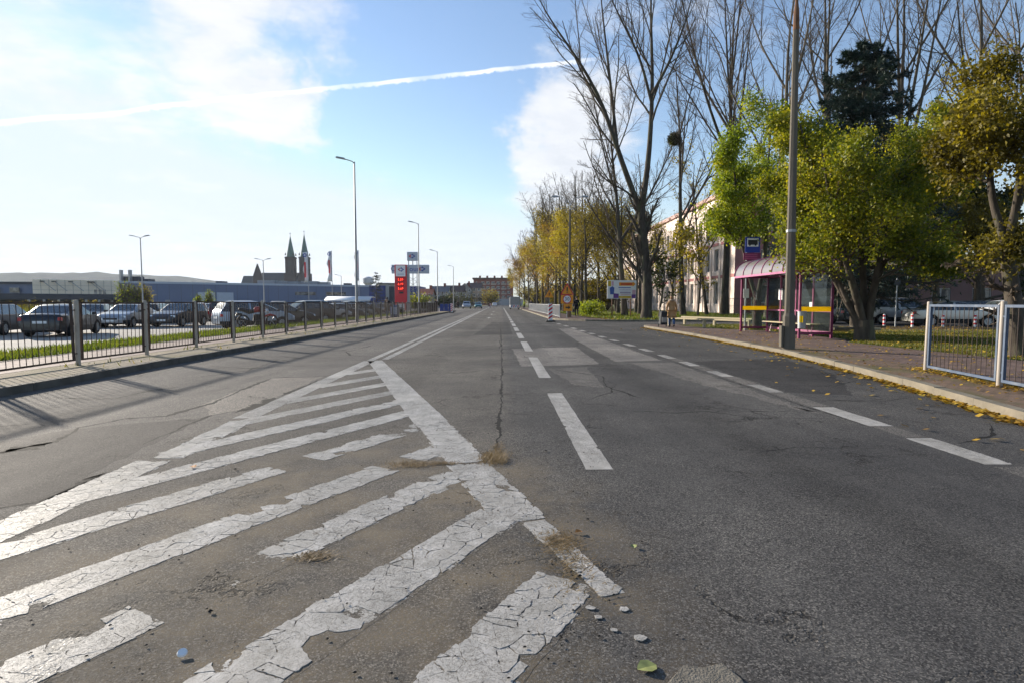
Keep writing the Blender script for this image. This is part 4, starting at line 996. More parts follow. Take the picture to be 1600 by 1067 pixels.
# ------------------------------------------------------------------ cars
PROF = {
 'saloon': ([(0, .70), (.012, .92), (.03, .99), (.15, 1.04), (.29, 1.36), (.36, 1.43), (.50, 1.44), (.57, 1.39), (.725, .99), (.80, .95), (.94, .82), (.985, .70), (1, .56)], .93, 4.5, .15, .30, .57, .725, .45),
 'hatch': ([(0, .72), (.012, .98), (.04, 1.06), (.13, 1.44), (.2, 1.50), (.48, 1.50), (.55, 1.45), (.735, 1.00), (.82, .95), (.95, .80), (.985, .68), (1, .55)], .95, 4.1, .04, .13, .55, .735, .40),
 'mpv': ([(0, .75), (.012, 1.02), (.03, 1.12), (.09, 1.53), (.17, 1.60), (.46, 1.60), (.55, 1.53), (.80, 1.03), (.87, .95), (.96, .80), (.985, .70), (1, .56)], 1.0, 4.3, .03, .09, .55, .80, .38),
 'suv': ([(0, .8), (.012, 1.05), (.035, 1.14), (.12, 1.58), (.2, 1.67), (.48, 1.67), (.55, 1.60), (.71, 1.13), (.80, 1.08), (.95, .95), (.985, .80), (1, .62)], 1.07, 4.5, .035, .12, .55, .71, .40),
 'estate': ([(0, .72), (.012, .98), (.03, 1.06), (.09, 1.40), (.16, 1.47), (.50, 1.47), (.57, 1.42), (.72, 1.0), (.80, .95), (.95, .81), (.985, .70), (1, .56)], .96, 4.7, .03, .09, .57, .72, .45),
}
tyre_me = MB().lathe([(.20, -.095), (.285, -.10), (.312, -.07), (.316, 0), (.312, .07), (.285, .10), (.20, .095)], 22, Matrix.Rotation(math.pi/2, 4, 'Y')).mesh('tyre', 'rubber', 50)
rb = MB(); R90 = Matrix.Rotation(math.pi/2, 4, 'Y')
rb.lathe([(.202, -.06), (.202, .092), (.185, .097), (.175, .055), (.05, .05), (.05, .075), (0, .078)], 20, R90)
for i in range(5):
    a = i*2*math.pi/5; rb.box((.04, -.03, .056), (.18, .03, .082), R90 @ Matrix.Rotation(a, 4, 'Z'))
rim_me = rb.mesh('rim', 'alloy', 40)
well_me = MB().lathe([(.0, 0), (.33, 0)], 18, R90).mesh('wheel_well', 'black_plastic')
CARM = {}
def car_meshes(kind):
    if kind in CARM: return CARM[kind]
    prof, belt, L, tr0, tr1, tf0, tf1, tB = PROF[kind]; W = .87 if kind != 'suv' else .92
    wheels = [(.195*L-L/2), (.80*L-L/2)]; RA = .37
    ts = sorted(set([round(i/44, 4) for i in range(45)]+[p[0] for p in prof]+[tB-.012, tB+.012, tf0-.01, tr1+.01]+[(yw+L/2+d)/L for yw in wheels for d in (-.37, -.365, -.30, -.18, 0, .18, .30, .365, .37)]))
    px_, pz_ = zip(*prof); rmax = max(pz_); zb0 = .21 if kind != 'suv' else .27
    V = []; zt_ = []
    for t_ in ts:
        y = t_*L-L/2; zt = float(np.interp(t_, px_, pz_)); zt_.append(zt)
        e = abs(2*t_-1); w_ = W*(1-.16*max(0, (e-.72)/.28)**2.2); zb = zb0+.10*max(0, (e-.88)/.12)
        for yw in wheels:
            if abs(y-yw) < RA: zb = max(zb, .30+math.sqrt(RA*RA-(y-yw)**2)*.98)
        zl = max(zb+.02, .46); zs = max(zl+.03, .68)
        zbe = min(belt, zt-.05); zs = min(zs, zbe-.03); zl = min(zl, zs-.01); zb = min(zb, zl-.005)
        if zt > belt+.06:
            f = (zt-belt)/(rmax-belt); wr = w_*(.95-.22*f); r5 = (wr, zt-.05); r6 = (wr*.86, zt-.012)
        else: r5 = (w_*.92, zt-.022); r6 = (w_*.70, zt-.004)
        half = [(0, zb), (w_*.93, zb), (w_*.995, zl), (w_, zs), (w_*.97, zbe), r5, r6, (0, zt+.012)]
        V.append([(x, y, z) for x, z in half]+[(-x, y, z) for x, z in half[-2:0:-1]])
    n = len(V[0]); groups = {}
    def put(key, q): groups.setdefault(key, MB()).quad(*q)
    for i in range(len(ts)-1):
        tm = (ts[i]+ts[i+1])/2; zm = min(zt_[i], zt_[i+1])
        for j in range(n):
            jj = (j+1) % n; q = (V[i][j], V[i][jj], V[i+1][jj], V[i+1][j])
            row = j if j < 7 else 13-j
            side = 'R' if j < 7 else 'L'; key = 'body'
            if row == 4 and zm > belt+.10:
                if tB+.012 < tm < tf1-.02: key = 'side_window.F'+side
                elif tr1-.08 < tm < tB-.012: key = 'side_window.B'+side
            if row in (5, 6):
                if tf0-.01 < tm < tf1-.005: key = 'windscreen'
                elif tr0 < tm < tr1 : key = 'rear_window'
                if row == 5 and key != 'body' : key = 'body'
            if row in (0, 1) : key = 'sill'
            put(key, q)
    groups['body'].poly(V[0][::-1]); groups['body'].poly(V[-1])
    out = {}
    for k, g in groups.items():
        me = g.mesh(k.split('.')[0], {'body': None, 'sill': 'black_plastic'}.get(k, 'car_glass'))
        bm = bmesh.new(); bm.from_mesh(me); bmesh.ops.remove_doubles(bm, verts=bm.verts, dist=1e-4); bm.to_mesh(me); bm.free()
        me.shade_smooth(); me.set_sharp_from_angle(angle=math.radians(38)); out[k] = me
    wl = MB(); ex = {}
    zb_, zt2 = (.70, .84) if kind != 'suv' else (.85, 1.0)
    ex['headlight'] = [MB().box((s*.66-.14, L/2-.22, .61), (s*.66+.14, L/2-.065, .73), None, .8).mesh('headlight', 'headlight') for s in (-1, 1)]
    ex['tail_lamp'] = [MB().box((s*.73-.075, -L/2+.012, zb_+.02), (s*.73+.075, -L/2+.15, zt2+.03), None, .8).mesh('tail_lamp', 'lamp_red') for s in (-1, 1)]
    ex['plate'] = [MB().box((-.26, -L/2-.012, .60), (.26, -L/2+.02, .71)).mesh('number_plate', 'white_paint'), MB().box((-.26, L/2-.03, .38), (.26, L/2+.012, .49)).mesh('number_plate', 'white_paint')]
    ex['grille'] = MB().box((-.38, L/2-.05, .50), (.38, L/2+.006, .60)).mesh('grille', 'black_plastic')
    ym = tf1*L-L/2-.25
    ex['mirror'] = [MB().box((s*(W+.10)-.09, ym-.05, belt+.0), (s*(W+.10)+.09, ym+.05, belt+.13), None, .85).mesh('mirror', 'black_plastic') for s in (-1, 1)]
    ex['wheels'] = [(s*(W-.085), yw, s) for yw in wheels for s in (-1, 1)]
    CARM[kind] = (out, ex); return CARM[kind]
BODYM = {}
def car(kind, paint, x, y, heading, label, z=-.15, group=None, detail=True, name='parked_car', scale=1.0):
    """heading = (dx, dy) of the nose"""
    out, ex = car_meshes(kind); rz = math.atan2(-heading[0], heading[1])
    t_ = thing(name, label, 'car', (x, y, z), rz, group); t_.scale = (scale,)*3
    key = (kind, paint)
    if key not in BODYM:
        me = out['body'].copy(); me.materials.append(MATS[paint]); BODYM[key] = me
    obj('body', BODYM[key], t_)
    for k, me in out.items():
        if k != 'body': obj(k.split('.')[0], me, t_)
    for x_, y_, s in ex['wheels']:
        wh = obj('wheel', tyre_me, t_, (x_, y_, .316)); rm = obj('rim', rim_me, wh)
        if s < 0: wh.rotation_euler.z = math.pi
        obj('wheel_well', well_me, t_, (x_-s*.13, y_, .40)).scale = (1, 1.1, 1.1)
    if detail:
        for me in ex['headlight']: obj('headlight', me, t_)
        for me in ex['tail_lamp']: obj('tail_lamp', me, t_)
        for me in ex['plate']: obj('number_plate', me, t_)
        for me in ex['mirror']: obj('mirror', me, t_)
        obj('grille', ex['grille'], t_)
    return t_
for nme, c, mt in (('paint_navy', (.012, .014, .022), .3), ('paint_black', (.010, .010, .011), .2), ('paint_silver', (.36, .37, .39), .6), ('paint_pewter', (.24, .245, .25), .6), ('paint_ice', (.27, .34, .43), .4), ('paint_maroon', (.075, .012, .018), .3), ('paint_graphite', (.055, .052, .055), .5), ('paint_white', (.75, .75, .75), .0), ('paint_teal', (.012, .13, .12), .4), ('paint_champagne', (.42, .41, .38), .6), ('paint_blue', (.05, .12, .30), .3)): car_paint(nme, c, mt)
g = 'cars in the left-hand car park'
UA = (-.24, .97); UB = (.24, -.97); UC = (.72, .69); UD = (-.72, -.69)
car('saloon', 'paint_navy', -20.5, 27.4, (-.26, .965), 'black saloon seen from behind, nearest car past the left railing', group=g)
car('estate', 'paint_graphite', -24.2, 28.2, (-.30, .95), 'dark grey car cut by the left edge of the picture', group=g)
car('saloon', 'paint_navy', -25.4, 36.4, (.35, -.94), 'dark blue car half hidden behind the nearest black saloon', group=g)
car('saloon', 'paint_silver', -23.3, 36.6, (.12, -.99), 'silver saloon facing the camera right of the black saloon', group=g)
car('hatch', 'paint_graphite', -20.7, 37.6, (-.02, -1), 'dark hatchback facing the camera between the second and third railing posts', group=g)
car('mpv', 'paint_maroon', -22.6, 47.6, UA, 'maroon people carrier seen from behind with red lamps', group=g)
car('hatch', 'paint_silver', -26.2, 49.5, UB, 'pale hatchback left of the maroon people carrier', group=g)
car('estate', 'paint_black', -26.0, 44.0, (-.24, .97), 'black estate car half hidden left of the dark hatchback', group=g)
car('saloon', 'paint_pewter', -31.5, 45.5, (.3, -.95), 'grey saloon behind the silver saloon at the back of the car park', group=g)
car('mpv', 'paint_ice', -14.6, 34.4, UC, 'pale ice-blue people carrier behind the motorcycle', group=g)
car('hatch', 'paint_black', -14.6, 38.6, UC, 'black hatchback next to the ice-blue people carrier', group=g)
car('suv', 'paint_graphite', -14.9, 43.6, UD, 'large grey-brown car with red tail lamp right of the black hatchback', group=g)
rowc = [('hatch', 'paint_silver', 'silver car next right of the large grey-brown car'), ('saloon', 'paint_navy', 'dark saloon third right of the large grey-brown car'), ('estate', 'paint_pewter', 'grey estate car under the right half of the trolley shelter roof'), ('suv', 'paint_black', 'dark off-roader by the nearest street lamp'), ('saloon', 'paint_silver', 'pale saloon behind the railing left of the walker'), ('hatch', 'paint_blue', 'light blue hatchback behind the walker at the railing'), ('saloon', 'paint_graphite', 'dark saloon in front of the red price tower'), ('hatch', 'paint_silver', 'silver hatchback at the foot of the red price tower')]
yy = 48.6
for i, (k_, p_, lb) in enumerate(rowc):
    car(k_, p_, -14.7, yy, UC, lb, group=g, detail=i < 4); yy += 3.9
for i, (x, y, k_, p_, lb) in enumerate([(-36, 52, 'hatch', 'paint_white', 'white hatchback far back at the left of the car park'), (-30, 60, 'saloon', 'paint_blue', 'blue saloon at the back row before the grey hall'), (-24, 63, 'suv', 'paint_black', 'black off-roader at the back row behind the people carrier'), (-40, 58, 'estate', 'paint_graphite', 'dark estate car at the far back row on the left')]):
    car(k_, p_, x, y, UA, lb, group=g, detail=False)
g = 'cars in the right-hand car park'
car('saloon', 'paint_champagne', 25.3, 31.9, (.97, -.22), 'silver-beige saloon behind the blue railing', .0, g)
car('suv', 'paint_silver', 25.4, 35.9, (.93, -.36), 'silver SUV with its tailgate to the left beside the signpost', .0, g)
car('saloon', 'paint_navy', 21.2, 37.6, (-.3, .95), 'dark saloon in tree shade left of the signpost', .0, g)
car('hatch', 'paint_white', 31.0, 33.6, (.97, -.22), 'white hatchback at the far right behind the last bollard', .0, g)
car('estate', 'paint_graphite', 31.5, 37.5, (.97, -.22), 'dark estate car behind the white hatchback on the right', .0, g)
car('suv', 'paint_silver', -7.9, 133, (.03, -1), 'silver car coming towards the camera on the far road', 0, None, True, 'oncoming_car')
car('hatch', 'paint_teal', -5.4, 137, (.03, -1), 'teal car coming towards the camera beside the silver one', 0, None, True, 'oncoming_car')
car('saloon', 'paint_white', -2.3, 205, (0, 1), 'white car driving away at the far end of the road', 0, None, True, 'driving_car')
# road works van
vn = thing('works_van', 'white road works van with a grey box body beyond the lane line', 'van', (2.75, 118, 0))
MB().prism([(-2.6, .45), (2.2, .45), (2.5, .8), (2.2, 1.25), (1.5, 2.05), (.3, 2.1), (.3, .9), (-2.6, .9)], -.95, .95, Matrix.Rotation(math.pi/2, 4, 'Z') @ UPRIGHT).build('cab', 'white_paint', vn)
MB().box((-.98, -2.65, .92), (.98, .25, 2.55)).build('box_body', 'galv_pale', vn)
MB().box((-.9, -2.9, .35), (.9, -2.66, .9)).build('rear_step', 'white_paint', vn)
for i in range(4): MB().prism([(-.8+i*.42, .42), (-.6+i*.42, .42), (-.45+i*.42, .86), (-.65+i*.42, .86)], 0, .01, Matrix.Translation((0, -2.902, 0)) @ UPRIGHT).build('stripe', 'sign_red' if i % 2 else 'print_blue', vn)
for x_ in (-.86, .86):
    for y_ in (-1.6, 1.5):
        wh = obj('wheel', tyre_me, vn, (x_, y_, .316)); obj('rim', rim_me, wh)
# ------------------------------------------------------------------ motorcycle on the grass strip
mb_ = thing('motorcycle', 'black and red motorcycle parked on the grass behind the railing', 'motorcycle', (-12.5, 29.8, .12), -.95)
def wheel2(y):
    w_ = MB().lathe([(.24, -.05), (.29, -.055), (.315, 0), (.29, .055), (.24, .05)], 22, Matrix.Translation((0, y, .315)) @ R90).build('wheel', 'rubber', mb_, smooth=50)
    b = MB()
    for i in range(6):
        a = i*math.pi/3; b.tube([(0, y, .315), (0, y+.25*math.cos(a), .315+.25*math.sin(a))], .014, 5)
    b.build('spokes', 'alloy', w_)
wheel2(-.68); wheel2(.70)
MB().tube([(0, .70, .32), (0, .50, .75), (0, .42, .98)], .035, 8).build('fork', 'galv', mb_)
MB().tube([(-.34, .26, 1.02), (-.2, .40, 1.0), (.2, .40, 1.0), (.34, .26, 1.02)], .016, 6).build('handlebar', 'chrome', mb_)
mat('bike_red', (.30, .012, .012), .3, var=.1)
MB().tube([(0, .36, .82), (0, .2, .90), (0, -.05, .88), (0, -.2, .76)], [.07, .15, .15, .07], 12).build('tank', 'bike_red', mb_, smooth=60)
MB().tube([(0, -.16, .80), (0, -.4, .78), (0, -.75, .90), (0, -.88, .93)], [.10, .13, .10, .04], 10).build('seat', 'black_plastic', mb_, smooth=60)
MB().box((-.12, -.22, .28), (.12, .22, .64), None, .75).build('engine', 'rubber', mb_, bevel=.03)
MB().tube([(.16, .25, .35), (.17, -.3, .28), (.19, -.85, .42)], [.03, .035, .05], 8).build('exhaust', 'black_plastic', mb_)
MB().tube([(0, .40, .80), (0, .52, .84)], [.10, .09], 12).build('headlight', 'headlight', mb_)
MB().tube([(0, -.72, .63), (0, -.95, .66), (0, -1.0, .55)], [.06, .07, .05], 8).build('mudguard', 'black_plastic', mb_)
MB().tube([(0, .2, .5), (0, .62, .60), (0, .9, .55)], [.03, .08, .04], 8).build('fairing', 'bike_red', mb_)
MB().tube([(-.1, -.05, .3), (-.32, -.1, .01)], .015, 6).build('side_stand', 'galv', mb_)

# ------------------------------------------------------------------ people
def skinned(name, joints, edges, m, parent, root=0, sub=1):
    me = bpy.data.meshes.new(name); me.from_pydata([j[0] for j in joints], edges, []); me.update()
    o = obj(name, me, parent); o.modifiers.new('skin', 'SKIN')
    for i, (p, r) in enumerate(joints):
        sv = me.skin_vertices[0].data[i]; sv.radius = r if isinstance(r, tuple) else (r, r); sv.use_root = (i == root)
    s = o.modifiers.new('sub', 'SUBSURF'); s.levels = sub; s.render_levels = sub
    dg = bpy.context.evaluated_depsgraph_get(); dg.update()
    m2 = bpy.data.meshes.new_from_object(o.evaluated_get(dg)); o.modifiers.clear(); o.data = m2; m2.materials.clear(); m2.materials.append(MATS[m]); m2.shade_smooth()
    return o
def person(label, x, y, z, facing, H, coat, trousers, hat=None, stride=.25, coatlen=.62, arms=((.0, .0), (.0, .0)), hair='hair', lean=0.0, hood=None):
    """facing = heading angle of the walk (0 = along +y). arms: (forward swing, lift) for left and right"""
    t_ = thing('person', label, 'person', (x, y, z), -facing)
    h = H; s = stride
    hip = .52*h; sh_ = .815*h; ln = lean
    J = [((0, 0, hip), (.105, .085)), ((0, ln*.5, .66*h), (.105, .08)), ((0, ln, .78*h), (.135, .085)), ((0, ln*1.1, .855*h), .045), ((0, ln*1.15+.015, .90*h), (.062, .075)), ((0, ln*1.2+.01, .965*h), (.068, .085))]
    E = [(0, 1), (1, 2), (2, 3), (3, 4), (4, 5)]
    def leg(sx, st):
        i = len(J); J.append(((sx*.085, 0, hip-.05), .085)); J.append(((sx*.09, st*.55+.03, .285*h), .055)); J.append(((sx*.09, st-.05*(st < 0), .05 if st >= 0 else .09), .038)); J.append(((sx*.095, st+.14, .022), .03))
        E.extend([(0, i), (i, i+1), (i+1, i+2), (i+2, i+3)])
    leg(-1, s); leg(1, -s)
    hands = []
    for sx, (fw, lift) in zip((-1, 1), arms):
        i = len(J); S = Vector((sx*.165, ln, sh_-.02*h)); el = S+Vector((sx*.085, fw*.45, -.165*h)); ha = el+Vector((sx*.02, fw*.6+.05, -.15*h+lift))
        d = (ha-el).normalized(); J.append((tuple(S), .05)); J.append((tuple(el), .04)); J.append((tuple(ha), .028)); J.append((tuple(ha+d*.07), (.018, .035)))
        E.extend([(2, i), (i, i+1), (i+1, i+2), (i+2, i+3)]); hands.append((ha, d, S, el))
    skinned('body', J, E, 'skin', t_)
    # hands: five fingers rooted in the palm
    for (ha, d, S, el), sx in zip(hands, (-1, 1)):
        b = MB(); side = Vector((0, 1, 0)).cross(d).normalized(); side = side if side.length else Vector((1, 0, 0)); fw = d.cross(side)
        for k in range(4):
            o_ = ha+d*.085+fw*(k-1.5)*.019; Lk = (.06, .072, .068, .052)[k]
            b.tube([o_, o_+d*Lk*.55-side*sx*.006, o_+d*Lk-side*sx*.024], [.0085, .008, .006], 5)
        o_ = ha+d*.03+fw*.03; b.tube([o_, o_+d*.03+fw*.022, o_+d*.06+fw*.024], [.011, .009, .007], 5)
        b.build('fingers', 'skin', t_)
    # coat with sleeves
    zb = hip-(coatlen-.45)*h*.9
    C = [((0, 0, zb), (.235, .20)), ((0, 0, zb+.12), (.215, .19)), ((0, 0, hip), (.19, .16)), ((0, ln*.5, .66*h), (.15, .125)), ((0, ln, .775*h), (.145, .11)), ((0, ln*1.1, .84*h), (.06, .06))]
    CE = [(0, 1), (1, 2), (2, 3), (3, 4), (4, 5)]
    for ha, d, S, el in hands:
        i = len(C); C.append((tuple(S), .075)); C.append((tuple(el), .062)); C.append((tuple(ha-d*.015), .048)); CE += [(4, i), (i, i+1), (i+1, i+2)]
    skinned('coat', C, CE, coat, t_, 1)
    T = [((0, 0, hip+.01), (.12, .10))]; TE = []
    for sx, st in ((-1, s), (1, -s)):
        i = len(T); T.append(((sx*.075, 0, hip-.05), .085)); T.append(((sx*.09, st*.55+.03, .285*h), .072)); T.append(((sx*.09, st-.05*(st < 0), .07 if st >= 0 else .11), .058)); TE += [(0, i), (i, i+1), (i+1, i+2)]
    skinned('trousers', T, TE, trousers, t_)
    for sx, st in ((-1, s), (1, -s)):
        zf = .0 if st >= 0 else .03
        MB().tube([(sx*.09, st-.09, zf+.045), (sx*.09, st, zf+.055), (sx*.093, st+.10, zf+.042), (sx*.095, st+.17, zf+.03)], [.038, .05, .045, .028], 8).build('shoe', 'black_plastic', t_, smooth=60)
    hc = Vector((0, ln*1.2+.01, .945*h))
    M = Matrix.Translation(hc) @ Matrix.Diagonal((.092, .108, .115, 1))
    cap = [(math.sin(a), math.cos(a)) for a in np.linspace(.01, 1.75, 8)]
    MB().lathe(cap, 14, M @ Matrix.Rotation(.45, 4, 'X')).build('hat' if hat else 'hair', hat or hair, t_, smooth=60)
    if hat: MB().lathe([(1.05, .1), (1.16, .02), (1.05, -.08)], 14, M @ Matrix.Rotation(.3, 4, 'X')).build('hat_brim', hat, t_, smooth=60)
    if hood: MB().lathe([(.09, -.03), (.15, 0), (.16, .05), (.10, .08)], 12, Matrix.Translation((0, ln-.02, .85*h))).build('hood', hood, t_, smooth=60)
    # face
    f = MB()
    f.tube([hc+Vector((0, .092, -.005)), hc+Vector((0, .115, -.03)), hc+Vector((0, .10, -.04))], [.010, .014, .012], 6); f.build('nose', 'skin', t_)
    for sx in (-1, 1):
        MB().lathe([(0, .006), (.011, .003), (.013, 0)], 8, Matrix.Translation(hc+Vector((sx*.03, .089, .005))) @ Matrix.Rotation(-math.pi/2, 4, 'X')).build('eye', 'black_plastic', t_)
        MB().tube([hc+Vector((sx*.082, 0, .012)), hc+Vector((sx*.090, -.012, -.005)), hc+Vector((sx*.083, 0, -.03))], [.010, .014, .009], 6).build('ear', 'skin', t_)
    MB().tube([hc+Vector((-.022, .088, -.06)), hc+Vector((0, .095, -.06)), hc+Vector((.022, .088, -.06))], [.004, .008, .004], 5).build('mouth', 'lamp_red', t_)
    return t_
mat('cloth_tan', (.42, .25, .12), .9, var=.15, scale=9, bump=.3, bscale=90, spec=.1); mat('denim', (.06, .11, .24), .9, var=.2, scale=9, spec=.1); mat('cloth_black', (.012, .012, .015), .85, var=.2, spec=.2)
mat('cloth_brown', (.045, .030, .028), .9, var=.2, spec=.1); mat('cloth_cream', (.60, .55, .45), .9, var=.1, spec=.1); mat('hi_vis', (.55, .75, .03), .7, var=.1); mat('fur', (.36, .27, .19), 1, var=.3, bump=.6); mat('hair', (.045, .03, .02), .7, var=.2); mat('hat_wool', (.22, .12, .06), .95, var=.2, bump=.5); mat('cloth_navy', (.02, .03, .06), .9, var=.2)
person('woman in a long tan coat and jeans seen from behind with a shopping trolley', 8.72, 29.3, .122, .08, 1.55, 'cloth_tan', 'denim', 'hat_wool', .11, .64, ((-.12, .03), (.10, .02)), lean=.05, hood='fur')
person('man in black walking away past the concrete lamp', 6.75, 51.5, .122, .05, 1.80, 'cloth_black', 'cloth_black', None, .20, .56, ((.1, 0), (-.12, 0)))
person('walker in a dark jacket with a fur hood behind the left railing', -9.15, 46.5, .123, .3, 1.66, 'cloth_brown', 'denim', None, .16, .58, ((.25, .12), (.25, .12)), hood='fur')
person('person in a pale cream coat far along the left pavement', -9.0, 73.0, .123, 3.1, 1.66, 'cloth_cream', 'cloth_cream', None, .15, .66)
person('person in dark clothes beside the cream coat on the left pavement', -8.75, 78.0, .123, 3.1, 1.72, 'cloth_black', 'cloth_navy', None, .12, .58)
person('person in black standing left of the oncoming silver car', -9.4, 126, 0, 3.0, 1.75, 'cloth_black', 'cloth_black', None, .08, .58)
person('road worker in a yellow-green vest beside the van', 4.15+.3, 112, .122, 2.2, 1.75, 'hi_vis', 'cloth_navy', 'hi_vis', .12, .5)
person('road worker in dark clothes behind the grey railing', 5.4, 104, .122, 2.8, 1.75, 'cloth_navy', 'cloth_black', None, .1, .52)
tr = thing('shopping_trolley', 'black wheeled shopping trolley held by the woman in tan', 'trolley', (8.28, 29.3, .122), .1)
mat('trolley_bag', (.016, .018, .024), .8, var=.3, scale=8)
MB().box((-.19, -.13, .12), (.19, .15, .80), Matrix.Rotation(.10, 4, 'X'), .85).build('bag', 'trolley_bag', tr, bevel=.05)
MB().tube([(-.15, .17, .10), (-.15, .08, .85), (-.12, .03, 1.0), (.12, .03, 1.0), (.15, .08, .85), (.15, .17, .10)], .011, 6).build('handle', 'galv', tr)
MB().box((-.13, -.16, .25), (.13, -.135, .5), Matrix.Rotation(.10, 4, 'X')).build('pocket', 'galv', tr)
for s in (-1, 1): MB().lathe([(.0, -.015), (.08, -.018), (.085, 0), (.08, .018), (0, .015)], 14, Matrix.Translation((s*.21, .12, .085)) @ R90).build('wheel', 'rubber', tr)
# ------------------------------------------------------------------ buildings
def facade(b, o, u, W, H, openings, depth=.18):
    """wall of width W along unit u from o, with real openings (x0, x1, z0, z1) and reveals. n points out of the wall"""
    o = Vector(o); u = Vector(u).normalized(); n = Vector((u.y, -u.x, 0))
    xs = sorted({0, W, *[v for q in openings for v in q[:2]]}); zs = sorted({0, H, *[v for q in openings for v in q[2:]]})
    pt = lambda x, z, d=0: tuple(o+u*x+Vector((0, 0, z))-n*d)
    for i in range(len(xs)-1):
        for j in range(len(zs)-1):
            cx, cz = (xs[i]+xs[i+1])/2, (zs[j]+zs[j+1])/2
            if any(q[0] < cx < q[1] and q[2] < cz < q[3] for q in openings): continue
            b.quad(pt(xs[i], zs[j]), pt(xs[i+1], zs[j]), pt(xs[i+1], zs[j+1]), pt(xs[i], zs[j+1]))
    for x0, x1, z0, z1 in openings:
        b.quad(pt(x0, z0), pt(x0, z0, depth), pt(x0, z1, depth), pt(x0, z1)); b.quad(pt(x1, z0, depth), pt(x1, z0), pt(x1, z1), pt(x1, z1, depth))
        b.quad(pt(x0, z0), pt(x1, z0), pt(x1, z0, depth), pt(x0, z0, depth)); b.quad(pt(x0, z1, depth), pt(x1, z1, depth), pt(x1, z1), pt(x0, z1))
    return b
WINM = {}
def window(parent, o, u, x0, x1, z0, z1, depth=.15, frame='white_paint', mull=1, glass='window_glass'):
    key = (round(x1-x0, 2), round(z1-z0, 2), frame, mull, glass)
    w_, h_ = key[0], key[1]
    if key not in WINM:
        p = MB().quad((0, 0, 0), (w_, 0, 0), (w_, 0, h_), (0, 0, h_)).mesh('window', glass)
        f = MB(); t_ = min(.07, w_*.06)
        f.box((0, -.05, 0), (t_, -.005, h_)).box((w_-t_, -.05, 0), (w_, -.005, h_)).box((t_, -.05, 0), (w_-t_, -.005, t_)).box((t_, -.05, h_-t_), (w_-t_, -.005, h_))
        for i in range(mull): x = (i+1)*w_/(mull+1); f.box((x-t_/2, -.05, t_), (x+t_/2, -.005, h_-t_))
        WINM[key] = (p, f.mesh('frame', frame))
    u = Vector(u).normalized(); n = Vector((u.y, -u.x, 0)); pos = Vector(o)+u*x0+Vector((0, 0, z0))-n*(depth-.01)
    p, f = WINM[key]; a = obj('window', p, parent, pos, 0, math.atan2(u.y, u.x)); obj('frame', f, a)
    return a
mat('school_wall', (.80, .68, .60), .9, var=.08, scale=.7, bump=.2, bscale=25, spec=.1, dirt=(.70, .58, .52)); mat('school_trim', (.52, .36, .33), .9, var=.1, scale=.6, spec=.1); mat('school_pink', (.42, .20, .19), .9, var=.1, scale=.6, spec=.1); mat('school_red', (.24, .025, .035), .8, var=.12, spec=.1)
sch = thing('school_building', 'long cream and pink three-storey school behind the bare trees', 'building', (0, 0, 0))
SXF, SYA, SYB, SH = 26.8, 66.0, 128.0, 14.2
ops = []
for z0, z1 in ((1.1, 3.9), (5.2, 7.9), (9.4, 12.0)):
    for k in range(20): ops.append((1.6+k*3.0, 3.6+k*3.0, z0, z1))
o0 = (SXF, SYB, .05); u0 = (0, -1, 0)
facade(MB(), o0, u0, SYB-SYA, SH, ops, .25).build('wall', 'school_wall', sch)
mat('blind_grey', (.36, .36, .35), .7, var=.12, scale=.8)
for q in ops: window(sch, o0, u0, *q, depth=.25, mull=1)
for k in range(21): MB().box((SXF-.10, SYB-(.35+k*3.0)-.45, .06), (SXF-.003, SYB-(.35+k*3.0)+.1, SH-1.2)).build('pilaster', 'school_wall', sch)
for z in (4.35, 8.35): MB().box((SXF-.06, SYA+.02, z), (SXF-.002, SYB-.02, z+.35)).build('band', 'school_pink', sch)
ops2 = [(3+k*4.2, 5.2+k*4.2, z, z+2.0) for k in range(4) for z in (1.3, 5.4, 9.5)]
facade(MB(), (SXF, SYA, .05), (1, 0, 0), 22, SH, ops2, .2).build('wall', 'school_pink', sch)
for q in ops2: window(sch, (SXF, SYA, .05), (1, 0, 0), *q, depth=.2)
MB().box((SXF+4.9-3.6, SYA-.06, .2), (SXF+2.2, SYA-.003, SH-.2)).build('panel', 'school_red', sch)
MB().box((SXF-.35, SYA-.3, SH+.06), (SXF+22, SYB+.3, SH+.55)).build('roof', 'school_trim', sch)
MB().box((SXF+.3, SYA+.3, .0), (SXF+21.9, SYB-.3, SH)).build('core', 'school_pink', sch)
# low pink building behind the right-hand car park
mat('pink_shade', (.30, .19, .18), .9, var=.12, scale=.5, spec=.1)  # wall pink with the tree shade mixed into its colour
lb = thing('school_wing', 'low pinkish building in shade behind the right-hand cars', 'building', (0, 0, 0))
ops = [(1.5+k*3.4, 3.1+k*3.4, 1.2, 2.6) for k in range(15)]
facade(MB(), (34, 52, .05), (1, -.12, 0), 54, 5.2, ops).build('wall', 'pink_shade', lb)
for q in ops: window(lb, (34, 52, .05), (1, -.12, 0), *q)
b = MB(); b.prism([(33, 51.6), (89, 44.9), (91, 60), (33, 66)], 5.26, 5.6); b.build('roof', 'school_pink', lb)
